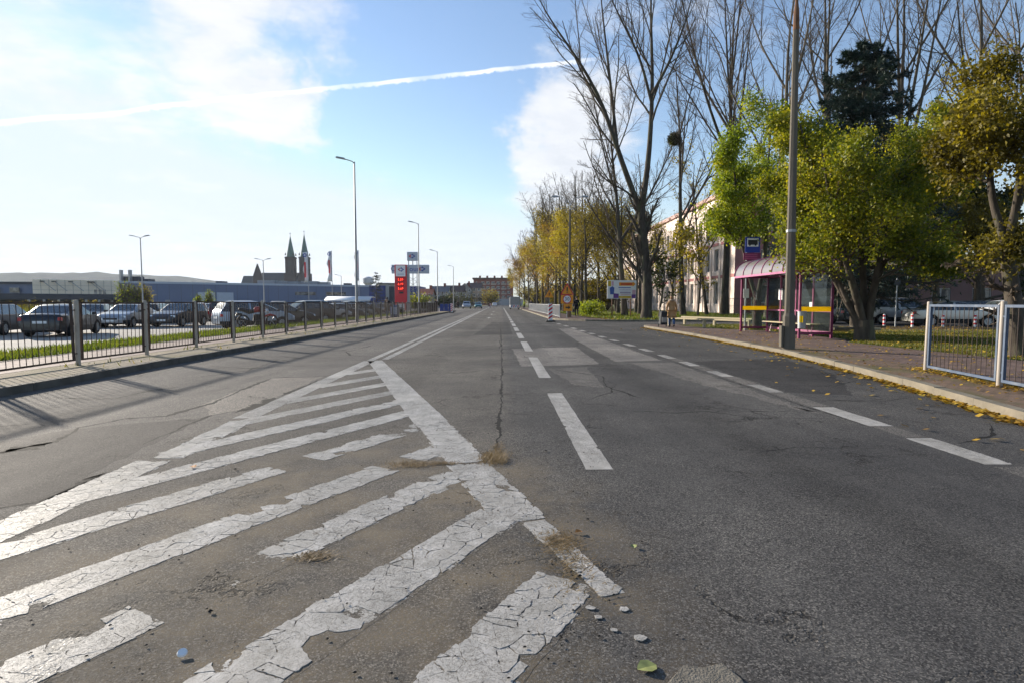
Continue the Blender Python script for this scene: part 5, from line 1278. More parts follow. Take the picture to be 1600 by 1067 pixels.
# supermarket
mat('clad_grey', (.125, .165, .27), .55, .1, var=.06, scale=.25); mat('clad_beige', (.82, .71, .56), .7, var=.08, scale=.3, dirt=(.72, .61, .47)); mat('clad_blue', (.006, .035, .22), .45, var=.08, scale=.3); mat('dark_roof', (.030, .038, .055), .6, var=.15, scale=.3); mat('joint', (.10, .115, .15), .7)
st_ = thing('supermarket', 'long grey-blue supermarket hall with a deep blue entrance block', 'building', (0, 0, 0))
def wallbox(parent, name, p0, p1, z0, z1, m, thick=12.0):
    a, b_ = Vector((*p0, 0)), Vector((*p1, 0)); u = (b_-a).normalized(); n = Vector((-u.y, u.x, 0))*thick
    bb2 = MB(); q = [a, b_, b_+n, a+n]
    return bb2.prism([(v.x, v.y) for v in q], z0, z1).build(name, m, parent)
pA, pB = A(187, 470, 150), A(577, 470, 186)
wallbox(st_, 'hall', pA.xy, pB.xy, -.5, 6.75, 'clad_grey', 45)
ua = (pB-pA); ua.z = 0; La = ua.length; ua.normalize(); na = Vector((ua.y, -ua.x, 0))
for k in range(1, 24):
    c = pA+ua*(La*k/24)+na*.02; MB().box((-.04, -.02, -.4), (.04, .02, 6.74), Matrix.Translation((c.x, c.y, 0)) @ Matrix.Rotation(math.atan2(ua.y, ua.x), 4, 'Z')).build('cladding_joint', 'joint', st_)
for k, (f, w_, h_) in enumerate(((.08, 3, 1.0), (.36, 2, .8), (.55, 5, 1.3), (.60, 4, 1.2), (.66, 4, 1.1), (.74, 5, 1.3), (.80, 4, 1.1), (.92, 2, .9))):
    c = pA+ua*(La*f)-na*6; MB().box((c.x-w_/2, c.y, 6.76), (c.x+w_/2, c.y+3, 6.75+h_)).build('roof_unit', 'galv_pale' if k in (2, 3, 4, 5, 6) else 'dark_roof', st_)
for k, (f, w_, h_, m_) in enumerate(((.05, 3.6, 4.0, 'dark_roof'), (.16, 1.2, 2.1, 'galv_pale'), (.30, 4.2, 4.2, 'sign_grey'), (.37, 4.2, 4.2, 'sign_grey'), (.52, 1.2, 2.1, 'galv_pale'), (.70, 6.0, 1.0, 'window_glass'), (.84, 6.0, 1.0, 'window_glass'))):
    c = pA+ua*(La*f)+na*.05; MB().box((-w_/2, -.03, -.3 if h_ > 1.5 else 3.6), (w_/2, .03, h_ if h_ > 1.5 else 4.6), Matrix.Translation((c.x, c.y, 0)) @ Matrix.Rotation(math.atan2(ua.y, ua.x), 4, 'Z')).build('loading_door' if h_ > 1.5 else 'window', m_, st_)
MB().box((0, -.06, 6.35), (La, .03, 6.9), Matrix.Translation((pA.x+na.x*.06, pA.y+na.y*.06, 0)) @ Matrix.Rotation(math.atan2(ua.y, ua.x), 4, 'Z')).build('parapet_trim', 'sign_grey', st_)
pC = A(603, 470, 190); pD = A(618, 470, 192); pE = A(656, 470, 196)
wallbox(st_, 'entrance_block', (pB+Vector((.1, 0, 0))).xy, pC.xy, -.5, 6.9, 'clad_blue', 20)
wallbox(st_, 'pillar', (pC+Vector((.05, -.5, 0))).xy, (pC+Vector((1.1, -.4, 0))).xy, -.5, 7.1, 'galv_pale', 4)
wallbox(st_, 'glazed_front', (pC+Vector((1.2, .5, 0))).xy, (pE+Vector((-4.2, .5, 0))).xy, -.5, 6.7, 'dark_roof', 16)
wallbox(st_, 'entrance_block', (pE+Vector((-4.1, 0, 0))).xy, pE.xy, -.5, 6.9, 'clad_blue', 16)
whs = thing('warehouse', 'pale beige panelled warehouse left of the grey-blue hall', 'building', (0, 0, 0))
pF, pG = A(52, 470, 140), A(186.4, 470, 149)
wallbox(whs, 'hall', pF.xy, pG.xy, -.5, 6.9, 'clad_beige', 40)
uf = (pG-pF); uf.z = 0; Lf2 = uf.length; uf.normalize(); rzf = math.atan2(uf.y, uf.x)
for k in range(1, 11):
    c = pF+uf*(Lf2*k/11); MB().box((-.05, -.03, -.4), (.05, .01, 6.88), Matrix.Translation((c.x, c.y, 0)) @ Matrix.Rotation(rzf, 4, 'Z')).build('panel_joint', 'rust_post', whs)
for z in (2.2, 3.3, 4.4, 5.5): MB().box((.02, -.025, z), (Lf2-.02, .01, z+.06), Matrix.Translation((pF.x, pF.y, 0)) @ Matrix.Rotation(rzf, 4, 'Z')).build('panel_joint', 'rust_post', whs)
for k in range(3): MB().box((Lf2*.70+k*.9, -.06, 2.9), (Lf2*.70+k*.9+.6, -.03, 4.6), Matrix.Translation((pF.x, pF.y, 0)) @ Matrix.Rotation(rzf, 4, 'Z')).build('window', 'window_glass', whs)
for f in (.18, .31, .50, .72, .76):
    c = pF+uf*(Lf2*f); MB().tube([(c.x-.6, c.y-.9, 6.4), (c.x+1.6, c.y-.05, 4.2)], .09, 5).build('stay', 'galv', whs); MB().box((c.x-1.2, c.y-1.2, 6.35), (c.x-.4, c.y-.7, 6.6)).build('floodlight', 'black_plastic', whs)
c = A(190, 470, 160)
for k, (px, w_, h_) in enumerate(((188, .5, 3.6), (202, .5, 3.6))):
    q = A(px, 440, 162); MB().box((q.x-w_/2, q.y, 6.8), (q.x+w_/2, q.y+1, 6.8+h_)).build('flue', 'galv', whs)
q = A(195, 440, 163); MB().box((q.x-1.2, q.y, 6.75), (q.x+4.2, q.y+2, 8.6)).build('roof_unit', 'dark_roof', whs)
cn = thing('canopy', 'dark low loading canopy in front of the beige warehouse', 'canopy', (0, 0, 0))
c0, c1 = A(22, 470, 112), A(178, 470, 128)
b = MB(); b.prism([(c0.x-20, c0.y), (c1.x-8, c1.y-6), (c1.x, c1.y), (c1.x, c1.y+9), (c0.x-20, c0.y+12)], 2.0, 3.2); b.build('roof', 'dark_roof', cn)
for k in range(7):
    f = k/6; c = c0.lerp(c1, .05+.85*f); MB().box((c.x-.15, c.y+2, -.5), (c.x+.15, c.y+2.3, 1.995)).build('post', 'galv', cn)
wallbox(cn, 'rear_wall', (c0.x-20, c0.y+8), (c1.x-2, c1.y+5), -.5, 1.99, 'dark_roof', 2)
sh2 = thing('shed', 'low slate-blue shed at the far left before the hills', 'building', (0, 0, 0))
c = A(10, 470, 150); wallbox(sh2, 'hall', (c.x-60, c.y-4), (c.x+7, c.y+1), -.5, 6.2, 'clad_grey', 20); MB().prism([(c.x-61, c.y-4.6), (c.x+7.6, c.y+.4), (c.x+7.6, c.y+22), (c.x-61, c.y+18)], 6.21, 6.7).build('roof', 'dark_roof', sh2)
for k in range(6): MB().box((c.x-22+k*4.6, c.y-1.72+k*.34-.06, 3.9), (c.x-19.6+k*4.6, c.y-1.62+k*.34, 5.2)).build('window', 'window_glass', sh2)
# church with twin spires
mat('church_brick', (.052, .042, .044), .9, var=.15, scale=.2, spec=.1); mat('church_slate', (.050, .062, .068), .7, var=.12, scale=.15); mat('copper', (.055, .125, .105), .6, var=.15, scale=.12)
ch = thing('church', 'dark brick church with two green copper spires on the skyline', 'church', (0, 0, 0))
DC = 500.0
for k, (px, tip, lift) in enumerate(((456, 369, 0), (477.5, 366, 0))):
    c = A(px, 473, DC); top = A(px, 402, DC).z; tp = A(px, tip, DC).z; w_ = 3.6
    M = Matrix.Translation((c.x, DC, 0))
    ops = [(1.5, 2.9, 20, 30), (4.9, 6.3, 20, 30), (2.2, 5.6, 33, 37)]
    b = MB()
    for o_, u_ in (((c.x-w_, DC-w_, 0), (1, 0, 0)), ((c.x+w_, DC-w_, 0), (0, 1, 0)), ((c.x+w_, DC+w_, 0), (-1, 0, 0)), ((c.x-w_, DC+w_, 0), (0, -1, 0))): facade(b, o_, u_, 2*w_, top, ops, .9)
    b.build('tower', 'church_brick', ch)
    MB().box((-w_+.8, -w_+.8, 0), (w_-.8, w_-.8, top-.5), M).build('louvre', 'black_plastic', ch)
    MB().box((-w_-.3, -w_-.3, top-1.5), (w_+.3, w_+.3, top-.4), M).build('parapet', 'church_brick', ch)
    MB().box((-w_-.9, -w_-.9, -1), (w_+.9, w_+.9, A(px, 428, DC).z), M).build('tower_base', 'church_brick', ch)
    for sx in (-1, 1):
        for sy in (-1, 1): MB().lathe([(.55, top+1.12), (.55, top+2.0), (0, top+3.8)], 6, Matrix.Translation((c.x+sx*w_*.9, DC+sy*w_*.9, 0))).build('pinnacle', 'church_brick', ch)
    MB().lathe([(w_*1.02, top-.6), (w_*.86, top+3), (0.12, tp)], 8, M).build('spire', 'copper', ch)
    MB().tube([(c.x, DC, tp-.3), (c.x, DC, tp+3.0)], .14, 5).box((c.x-.8, DC-.1, tp+1.7), (c.x+.8, DC+.1, tp+1.95)).build('cross', 'black_plastic', ch)
def gable(parent, name, x0, x1, y0, y1, ze, zr, mroof, mwall, zb=-.5, along='x'):
    b = MB(); b.box((x0, y0, zb), (x1, y1, ze)); w_ = b.build('wall', mwall, parent)
    r = MB(); o_ = .5
    if along == 'x':
        ym = (y0+y1)/2
        r.quad((x0-o_, y0-o_, ze-.2), (x1+o_, y0-o_, ze-.2), (x1+o_, ym, zr), (x0-o_, ym, zr)); r.quad((x1+o_, y1+o_, ze-.2), (x0-o_, y1+o_, ze-.2), (x0-o_, ym, zr), (x1+o_, ym, zr))
        g_ = MB().poly([(x0, y0, ze), (x0, y1, ze), (x0, ym, zr-.25)]).poly([(x1, y0, ze), (x1, y1, ze), (x1, ym, zr-.25)])
    else:
        xm = (x0+x1)/2
        r.quad((x0-o_, y1+o_, ze-.2), (x0-o_, y0-o_, ze-.2), (xm, y0-o_, zr), (xm, y1+o_, zr)); r.quad((x1+o_, y0-o_, ze-.2), (x1+o_, y1+o_, ze-.2), (xm, y1+o_, zr), (xm, y0-o_, zr))
        g_ = MB().poly([(x0, y0, ze), (x1, y0, ze), (xm, y0, zr-.25)]).poly([(x0, y1, ze), (x1, y1, ze), (xm, y1, zr-.25)])
    g_.build('gable', mwall, parent); return r.build(name, mroof, parent)
xa, xb = A(409, 470, DC).x, A(470, 470, DC).x
gable(ch, 'nave_roof', xa, xb, DC-6, DC+12, A(440, 446, DC).z, A(440, 426.5, DC).z, 'church_slate', 'church_brick')
xc = A(381, 470, DC).x; gable(ch, 'chancel_roof', xc, xa-1, DC-4, DC+8, A(440, 446, DC).z, A(390, 431.5, DC).z, 'church_slate', 'church_brick')
c = A(410, 473, DC); MB().prism([(c.x-3.5, 0), (c.x+3.5, 0), (c.x+3.5, 24), (c.x, 34), (c.x-3.5, 24)], 0, 2, Matrix.Translation((0, DC-7, 0)) @ UPRIGHT).build('transept_gable', 'church_brick', ch)
for k in range(7):
    x = xa+5+k*(xb-xa-8)/7; MB().box((x, DC-6.2, 6), (x+1.6, DC-6.01, 14)).build('window', 'black_plastic', ch)
# houses and the brick block at the end of the road
mat('house_grey', (.30, .28, .26), .9, var=.12, scale=.2); mat('house_pale', (.42, .43, .46), .9, var=.1, scale=.2); mat('roof_brown', (.10, .060, .048), .85, var=.2, scale=.3); mat('roof_grey', (.12, .12, .13), .8, var=.15, scale=.3); mat('brick_red', (.22, .075, .055), .9, var=.15, scale=.3); mat('brick_tan', (.34, .26, .21), .9, var=.1, scale=.3); mat('roof_red', (.26, .085, .05), .85, var=.2, scale=.3)
def house(px0, px1, D, eave, ridge, mw, mr, label, along='x', nw=4, rows=2, depth=9):
    x0, x1 = A(px0, 473, D).x, A(px1, 473, D).x; ze, zr = A(px0, eave, D).z, A(px0, ridge, D).z
    t_ = thing('house', label, 'house', (0, 0, 0), 0, 'houses beyond the supermarket'); rf = gable(t_, 'roof', x0, x1, D, D+depth, ze, zr, mr, mw, -.5, along)
    xm = x0+(x1-x0)*.7; MB().box((xm, D+depth*.45, ze), (xm+.8, D+depth*.45+.8, zr+1.0)).build('chimney', 'brick_red', rf)
    for i in range(nw):
        for j in range(rows):
            w_ = (x1-x0)/(nw*2); x = x0+(i+.5)*(x1-x0)/nw-w_/2; z = .6+(ze)*(j+.25)/rows
            f = MB().box((x, D-.05, z), (x+w_, D-.003, z+min(1.5, ze/rows*.5))).build('window', 'white_paint', t_)
            MB().box((x+.1, D-.07, z+.1), (x+w_-.1, D-.051, z+min(1.5, ze/rows*.5)-.1)).build('pane', 'window_glass', f)
    return t_
house(656, 674, 175, 460, 451, 'brick_tan', 'roof_red', 'orange-roofed house just right of the red price tower', nw=3)
house(672, 700, 200, 456, 447, 'house_pale', 'roof_grey', 'pale house with a grey roof left of the third street lamp', nw=5)
house(694, 724, 225, 456, 446, 'house_grey', 'roof_brown', 'grey house with a brown roof between the third and fourth street lamps', nw=5)
house(716, 737, 255, 452, 443, 'house_grey', 'roof_brown', 'tall-gabled grey house right of the fourth street lamp', 'y', nw=3, rows=3)
house(730, 752, 285, 450, 442, 'brick_tan', 'roof_brown', 'tan house beside the brick apartment block', nw=3, rows=3)
bk = thing('apartment_block', 'red brick apartment block with white balconies at the end of the road', 'building', (0, 0, 0))
D = 330; x0, x1 = A(740, 473, D).x, A(802, 473, D).x; zt = A(760, 437, D).z; W_ = x1-x0
ops = []; nf = 5; fh = (zt-1.2)/nf
for j in range(nf):
    for i in range(7): ops.append((1+i*(W_-2)/7+.4, 1+i*(W_-2)/7+2.2, 1.0+j*fh, 1.0+j*fh+1.6))
facade(MB(), (x0, D, 0), (1, 0, 0), W_, zt, ops, .3).build('wall', 'brick_red', bk)
for q in ops: window(bk, (x0, D, 0), (1, 0, 0), *q, depth=.3, mull=1)
for j in range(1, nf):
    for i in (1, 3, 5): xx0 = x0+1+i*(W_-2)/7; MB().box((xx0, D-1.2, .6+j*fh), (xx0+(W_-2)/7, D-.003, .75+j*fh)).box((xx0, D-1.2, .76+j*fh), (xx0+(W_-2)/7, D-1.12, 1.6+j*fh)).build('balcony', 'brick_tan', bk)
MB().box((x0+.2, D+.4, 0), (x1-.2, D+12, zt-.05)).build('core', 'brick_red', bk)
MB().box((x0-.6, D-.8, zt+.01), (x1+.6, D+12.6, zt+.9)).build('roof', 'roof_brown', bk)
for i in range(5): MB().box((x0+3+i*4.2, D+4, zt+.91), (x0+4.1+i*4.2, D+5, zt+2.2)).build('chimney', 'brick_red', bk)
MB().box((x0+W_*.55, D-8, -.3), (x1+6, D-1.3, 3.4)).build('shop_front', 'galv_pale', bk)
tw = thing('water_tower', 'small distant pale tower left of the price sign', 'tower', (0, 0, 0)); c = A(576, 473, 620)
MB().lathe([(3.2, 0), (3.2, 20), (5.8, 22.5), (5.8, 27), (2, 29), (0, 29)], 14, Matrix.Translation((c.x, 620, 0))).build('tank', 'house_pale', tw, smooth=40)
lg = thing('grey_hall', 'long low grey hall on the skyline right of the spruce', 'building', (0, 0, 0)); a_, b_ = A(592, 470, 260), A(622, 470, 262); wallbox(lg, 'wall', a_.xy, b_.xy, -.5, 9.6, 'house_grey', 20); MB().prism([(a_.x-.5, a_.y-.5), (b_.x+.5, b_.y-.5), (b_.x+.5, b_.y+20), (a_.x-.5, a_.y+20)], 9.61, 10.2).build('roof', 'roof_grey', lg)

# ------------------------------------------------------------------ price tower, pylon sign, flags, trolley shelter
def logo(parent, cx, z, s, y, mred='sign_red', mblue='sign_blue'):
    M = Matrix.Translation((cx, y, z)) @ UPRIGHT
    MB().prism([(-s, 0), (-.42*s, .55*s), (-.36*s, .30*s), (-.5*s, 0), (-.36*s, -.30*s), (-.42*s, -.55*s)], 0, .02, M).build('logo_arrow', mred, parent)
    pts = [(-.30*s, .30*s), (-.05*s, .62*s), (.30*s, .62*s), (.36*s, .30*s), (.48*s, .34*s), (1.0*s, 0), (.48*s, -.34*s), (.36*s, -.30*s), (.30*s, -.62*s), (-.05*s, -.62*s), (-.30*s, -.30*s), (.02*s, -.22*s), (.18*s, -.34*s), (.18*s, -.12*s), (.45*s, -.12*s), (.45*s, .12*s), (.18*s, .12*s), (.18*s, .34*s), (.02*s, .22*s)]
    MB().prism(pts, 0, .02, M).build('logo_mark', mblue, parent)
DT = 112.0
tt = thing('price_tower', 'red fuel price tower with lit red numbers and a white logo panel', 'sign', (A(626.5, 473, DT).x, DT, -.3))
zt = A(626, 414, DT).z+.3; hw = 1.17
MB().box((-hw, 0, 0), (hw, .7, zt)).build('tower', 'sign_red', tt, bevel=.06)
MB().box((hw+.01, .15, 0), (hw+.5, .55, zt-.4)).build('side_column', 'galv_pale', tt)
MB().box((-.92, -.05, zt-2.25), (.92, -.003, zt-.15)).build('logo_panel', 'white_paint', tt)
logo(tt, .1, zt-.95, .62, -.055)
for i, tx in enumerate(('5.59', '6.19', '5.69')):
    z = zt-2.9-i*.86; MB().box((-.62, -.04, z-.33), (.55, -.003, z+.33)).build('display', 'school_red', tt)
    o = obj('price', text_mesh(tx, .62, 'led', .01), tt, (-.03, -.06, z)); o.rotation_euler.x = math.pi/2
for i in range(2): MB().box((-.6, -.04, zt-1.85-i*.16), (.7, -.052, zt-1.76-i*.16)).build('text_line', 'sign_grey', tt)
MB().box((-.3, -.03, zt-5.55), (.5, -.003, zt-5.2)).build('card_symbol', 'black_plastic', tt)
MB().box((-.8, -.05, .55), (.65, -.003, 1.45)).build('notice', 'white_paint', tt)
for i in range(3): MB().box((-.65, -.06, .75+i*.22), (.5, -.051, .84+i*.22)).build('notice_line', 'sign_grey', tt)
DP = 165.0
py_ = thing('pylon_sign', 'grey supermarket pylon sign with blue lettering and a square box on top', 'sign', (A(645, 473, DP).x, DP, -.5))
fx = lambda px: A(px, 473, DP).x-A(645, 473, DP).x
fz = lambda py: A(645, py, DP).z+.5
MB().box((fx(613), -.6, fz(428)), (fx(671), .6, fz(414.5))).build('sign_box', 'sign_grey', py_, bevel=.05)
MB().box((fx(637.5), -.8, fz(408)), (fx(653.5), .8, fz(394.5))).build('top_box', 'sign_grey', py_, bevel=.05)
logo(py_, fx(645.5), fz(401.2), .95, -.83, 'sign_red', 'sign_blue'); logo(py_, fx(660.5), fz(421), 1.05, -.63, 'sign_red', 'sign_blue')
o = obj('lettering', text_mesh('Carrefour', 2.0, 'sign_blue', .02), py_, (fx(634), -.63, fz(421.3))); o.rotation_euler.x = math.pi/2
for px in (639, 645.5, 652): MB().tube([(fx(px), .25, 0), (fx(px), .25, fz(408)-.05)], .13, 6).build('mast', 'galv_pale', py_)
b = MB()
for k in range(6):
    z0 = .5+k*1.45; b.tube([(fx(639), .25, z0), (fx(652), .25, z0+1.45)], .05, 4); b.tube([(fx(652), .25, z0), (fx(639), .25, z0+1.45)], .05, 4)
b.build('bracing', 'galv_pale', py_)
def flag(px, D, top, label, k):
    q = A(px, top, D); t_ = thing('flag_pole', label, 'flag', (q.x, D, -.4), 0, 'banner flags before the supermarket')
    MB().tube([(0, 0, 0), (0, 0, q.z+.4)], [.06, .035], 8).build('pole', 'galv_pale', t_)
    r = random.Random(k); b = MB(); n = 10; H_ = 4.4*(D/85)
    for i in range(n+1):
        z = q.z+.3-H_*i/n; wv = .12*math.sin(i*1.1+k); b.v += [(-.04, wv*.3, z), (-.42-.10*math.sin(i*.8+k), wv*.6+.05, z), (-.85+.35*abs(math.sin(i*.55+k)), wv, z-.1)]
        if i: a = 3*i; b.f += [(a-3, a-2, a+1, a), (a-2, a-1, a+2, a+1)]
    fl = b.build('banner', 'white_paint', t_, smooth=60); s = fl.modifiers.new('solid', 'SOLIDIFY'); s.thickness = .01
    M = Matrix.Translation((-.42, -.14, q.z-.2)) @ UPRIGHT
    MB().lathe([(.16, 0), (.28, 0), (.28, .02), (.16, .02)], 12, M).build('emblem', 'sign_blue', t_)
    MB().prism([(-.12, -1.0), (.12, -1.0), (.10, -3.2), (-.10, -3.2)], 0, .01, M).build('emblem_band', 'sign_red', t_)
flag(481, 85, 393, 'nearest white banner flag in front of the right church tower', 0); flag(518, 98, 392, 'white banner flag between the church and the nearest street lamp', 1); flag(560, 108, 391, 'white banner flag just left of the nearest street lamp', 2)
tsx = A(549, 473, 74).x; ts_ = thing('trolley_shelter', 'white curved-roof trolley shelter in the car park', 'shelter', (tsx, 74, -.15))
b = MB(); n = 10
for i in range(n+1):
    a = math.pi*(.12+.55*i/n); b.v += [(-2.9, -1.6*math.cos(a)*1.2, 1.45+.85*math.sin(a)), (2.8, -1.6*math.cos(a)*1.2, 1.45+.85*math.sin(a))]
    if i: b.f.append((2*i-2, 2*i-1, 2*i+1, 2*i))
rf = b.build('roof', 'white_paint', ts_, smooth=60); rf.modifiers.new('s', 'SOLIDIFY').thickness = .05
for x in (-2.7, 0, 2.6):
    MB().tube([(x, -1.4, 0), (x, -1.5, 1.9)], .04, 6).build('post', 'galv', ts_); MB().tube([(x, 1.0, 0), (x, 1.0, 2.1)], .04, 6).build('post', 'galv', ts_)
for i in range(5): MB().box((-2.4+i*1.0, -.9, .35), (-1.6+i*1.0, .5, 1.0), None, 1.1).build('trolley_row', 'galv', ts_)
bx = thing('site_barrier', 'blue plastic site barrier at the far end of the left railing', 'barrier', (-8.0, 84, .12))
for i in range(3): MB().box((-.9+i*.62, -.12, 0), (-.9+i*.62+.6, .12, 1.05), None, .85).build('segment', 'clad_blue', bx, bevel=.03)
bx2 = thing('banner_box', 'light blue advertising box behind the walker at the railing', 'sign', (-9.6+.45, 49.5, .12)); MB().box((-.3, -.2, 0), (.42, .2, 1.05)).build('box', 'paint_blue', bx2, bevel=.03); MB().box((-.2, -.21, .25), (.3, -.2005, .85)).build('print', 'sign_grey', bx2)
# ------------------------------------------------------------------ trees
def tubes(B, R, k):
    """B (N,P,3) centre lines, R (N,P) radii -> verts, quads"""
    N_, P_, _ = B.shape
    T = np.empty_like(B); T[:, 1:-1] = B[:, 2:]-B[:, :-2]; T[:, 0] = B[:, 1]-B[:, 0]; T[:, -1] = B[:, -1]-B[:, -2]
    T /= np.linalg.norm(T, axis=2, keepdims=True)+1e-9
    ref = np.where(np.abs(T[:, :1, 2:3]) < .9, np.array([[[0, 0, 1.]]]), np.array([[[1., 0, 0]]])); ref = np.broadcast_to(ref, T.shape)
    U = np.cross(T, ref); U /= np.linalg.norm(U, axis=2, keepdims=True)+1e-9; W_ = np.cross(T, U)
    a = np.arange(k)*2*np.pi/k
    V = B[:, :, None]+R[:, :, None, None]*(np.cos(a)[None, None, :, None]*U[:, :, None]+np.sin(a)[None, None, :, None]*W_[:, :, None])
    idx = np.arange(N_*P_*k).reshape(N_, P_, k); nx = np.roll(idx, -1, axis=2)
    F = np.stack([idx[:, :-1], nx[:, :-1], nx[:, 1:], idx[:, 1:]], -1).reshape(-1, 4)
    return V.reshape(-1, 3), F
def join(parts):
    V, F, n = [], [], 0
    for v, f in parts: V.append(v); F.append(f+n); n += len(v)
    return np.concatenate(V), np.concatenate(F)
def resample(pts, P_):
    pts = np.array(pts, float); s = np.r_[0, np.cumsum(np.linalg.norm(np.diff(pts, axis=0), axis=1))]
    u = np.linspace(0, s[-1], P_); out = np.stack([np.interp(u, s, pts[:, i]) for i in range(3)], 1)
    for _ in range(2): out[1:-1] = .25*out[:-2]+.5*out[1:-1]+.25*out[2:]
    return out
def branch(r, B, R, n, t0, t1, ang, lf, rf, up, jit, P_=5, tpow=.65, lmax=99):
    N_, Q, _ = B.shape; L = np.linalg.norm(np.diff(B, axis=1), axis=2).sum(1)
    par = np.repeat(np.arange(N_), n); M = len(par)
    t = t0+(t1-t0)*((np.tile(np.arange(n), N_)+r.random(M))/n)
    s = t*(Q-1); i = np.minimum(s.astype(int), Q-2); f = (s-i)[:, None]
    p = B[par, i]*(1-f)+B[par, i+1]*f; T = B[par, i+1]-B[par, i]; T /= np.linalg.norm(T, axis=1, keepdims=True)+1e-9
    rp = R[par, i]*(1-f[:, 0])+R[par, i+1]*f[:, 0]
    q = r.normal(size=(M, 3)); q -= T*(q*T).sum(1, keepdims=True); q /= np.linalg.norm(q, axis=1, keepdims=True)+1e-9
    th = np.radians(ang)*r.uniform(.65, 1.25, M)[:, None]
    d = np.cos(th)*T+np.sin(th)*q
    ln = np.minimum(L[par]*lf*(1.08-tpow*t)*r.uniform(.6, 1.25, M), lmax)
    out = np.empty((M, P_, 3)); out[:, 0] = p; cur = d; st = ln/(P_-1)
    for k in range(1, P_):
        cur = cur+np.array([0, 0, up])+r.normal(0, jit, (M, 3)); cur /= np.linalg.norm(cur, axis=1, keepdims=True)
        out[:, k] = out[:, k-1]+cur*st[:, None]
    r0 = np.minimum(rp*rf, rp*.85)
    RR = r0[:, None]*np.linspace(1, .35, P_)[None]
    return out, RR
def leaves(r, B, n_total, spread, size, droop=.3, t0=.2):
    N_, Q, _ = B.shape; par = r.integers(0, N_, n_total); t = t0+(1-t0)*r.random(n_total); s = t*(Q-1); i = np.minimum(s.astype(int), Q-2); f = (s-i)[:, None]
    p = B[par, i]*(1-f)+B[par, i+1]*f+r.normal(0, spread, (n_total, 3))
    a = r.normal(size=(n_total, 3)); a[:, 2] -= droop; a /= np.linalg.norm(a, axis=1, keepdims=True)
    b = np.cross(a, r.normal(size=(n_total, 3))); b /= np.linalg.norm(b, axis=1, keepdims=True)
    sz = size*r.uniform(.6, 1.35, n_total)[:, None]; c = np.cross(a, b)*sz*.12
    V = np.stack([p, p+a*sz*.45+b*sz*.36+c, p+a*sz, p+a*sz*.45-b*sz*.36+c], 1).reshape(-1, 3)
    return V, np.arange(4*n_total).reshape(-1, 4)
def limb(pts, r0, r1, P_=14):
    B = resample(pts, P_)[None]; R = np.linspace(r0, r1, P_)[None]; return B, R
def flare(R, k=2.0):
    R = R.copy(); n = R.shape[1]; R[0, 0] *= k*.8; R[0, 1] *= 1.12; return R
def tree(label, name, base, limbs, seed, lev, bark='bark', twigm='twig', leaf=None, group=None, flare_k=1.28, cat='tree', leafsel=None):
    """limbs: (polyline in world metres relative to base, r0, r1). lev: list of branch() settings for each level"""
    r = np.random.default_rng(seed); t_ = thing(name, label, cat, base, 0, group)
    Ls = [limb(*l) for l in limbs]; B0 = np.concatenate([b for b, _ in Ls]); R0 = np.concatenate([q for _, q in Ls])
    Rt = R0.copy(); Rt[0, 0] *= flare_k
    levels = [(B0, R0)]
    for kw in lev:
        B, R = branch(r, *levels[-1], **kw); levels.append((B, R))
    v, f = join([tubes(B0, Rt, 9), tubes(*levels[1], 6)]) if len(levels) > 1 else tubes(B0, Rt, 9)
    obj('trunk', np_mesh('trunk', v, f, bark), t_)
    if len(levels) > 2:
        v, f = join([tubes(B, np.maximum(R, .0055), 4 if i == 0 else 3) for i, (B, R) in enumerate(levels[2:])])
        o = obj('crown' if not leaf else 'twigs', np_mesh('twigs', v, f, twigm), t_)
    if leaf:
        m, n, spread, size, lv = leaf
        Bl = levels[lv][0]
        if leafsel is not None: Bl = Bl[leafsel(Bl[:, -1])]
        v, f = leaves(r, Bl, n, spread, size); obj('crown', np_mesh('crown', v, f, m, False), t_)
    return t_
def pxl(base, D, pts, dy=0.0, seed=0):
    """limb seen in the photograph at pixels pts, standing at distance D; dy spreads it in depth"""
    out = []; n = len(pts)
    for i, (px, py) in enumerate(pts):
        y = D+dy*(i/(n-1))**1.2; q = A(px, py, y); out.append((q.x-base[0], y-base[1], max(-.15, q.z-base[2])))
    return out
BARE = [dict(n=11, t0=.25, t1=.98, ang=34, lf=.44, rf=.50, up=.07, jit=.08, P_=7, tpow=.6), dict(n=10, t0=.15, t1=.98, ang=36, lf=.38, rf=.5, up=.05, jit=.10, P_=5), dict(n=9, t0=.10, t1=1, ang=38, lf=.46, rf=.5, up=.03, jit=.12, P_=4)]
# bushes
def bush(label, x, y, z, rx, ry, h, m, n, size, seed, group=None, name='bush'):
    r = np.random.default_rng(seed); t_ = thing(name, label, 'bush', (x, y, z), 0, group); k = 60
    a = r.uniform(0, 6.28, k); s = np.linspace(0, 1, 4); e = r.uniform(.3, 1, k)
    B = np.stack([np.cos(a)[:, None]*rx*e[:, None]*s, np.sin(a)[:, None]*ry*e[:, None]*s, h*r.uniform(.6, 1, k)[:, None]*(s**.8)*(1.1-.35*e[:, None])], -1); R = np.full((k, 4), .012)*max(1, h/2)
    B2, R2 = branch(r, B, R, 7, .2, 1, 45, .5, .6, .02, .12, 4); v, f = join([tubes(B, R, 4), tubes(B2, R2, 3)]); obj('stems', np_mesh('stems', v, f, 'twig'), t_)
    v, f = leaves(r, B2, n, size*.8, size); v[:, 2] = np.maximum(v[:, 2], .02); obj('foliage', np_mesh('foliage', v, f, m, False), t_); return t_
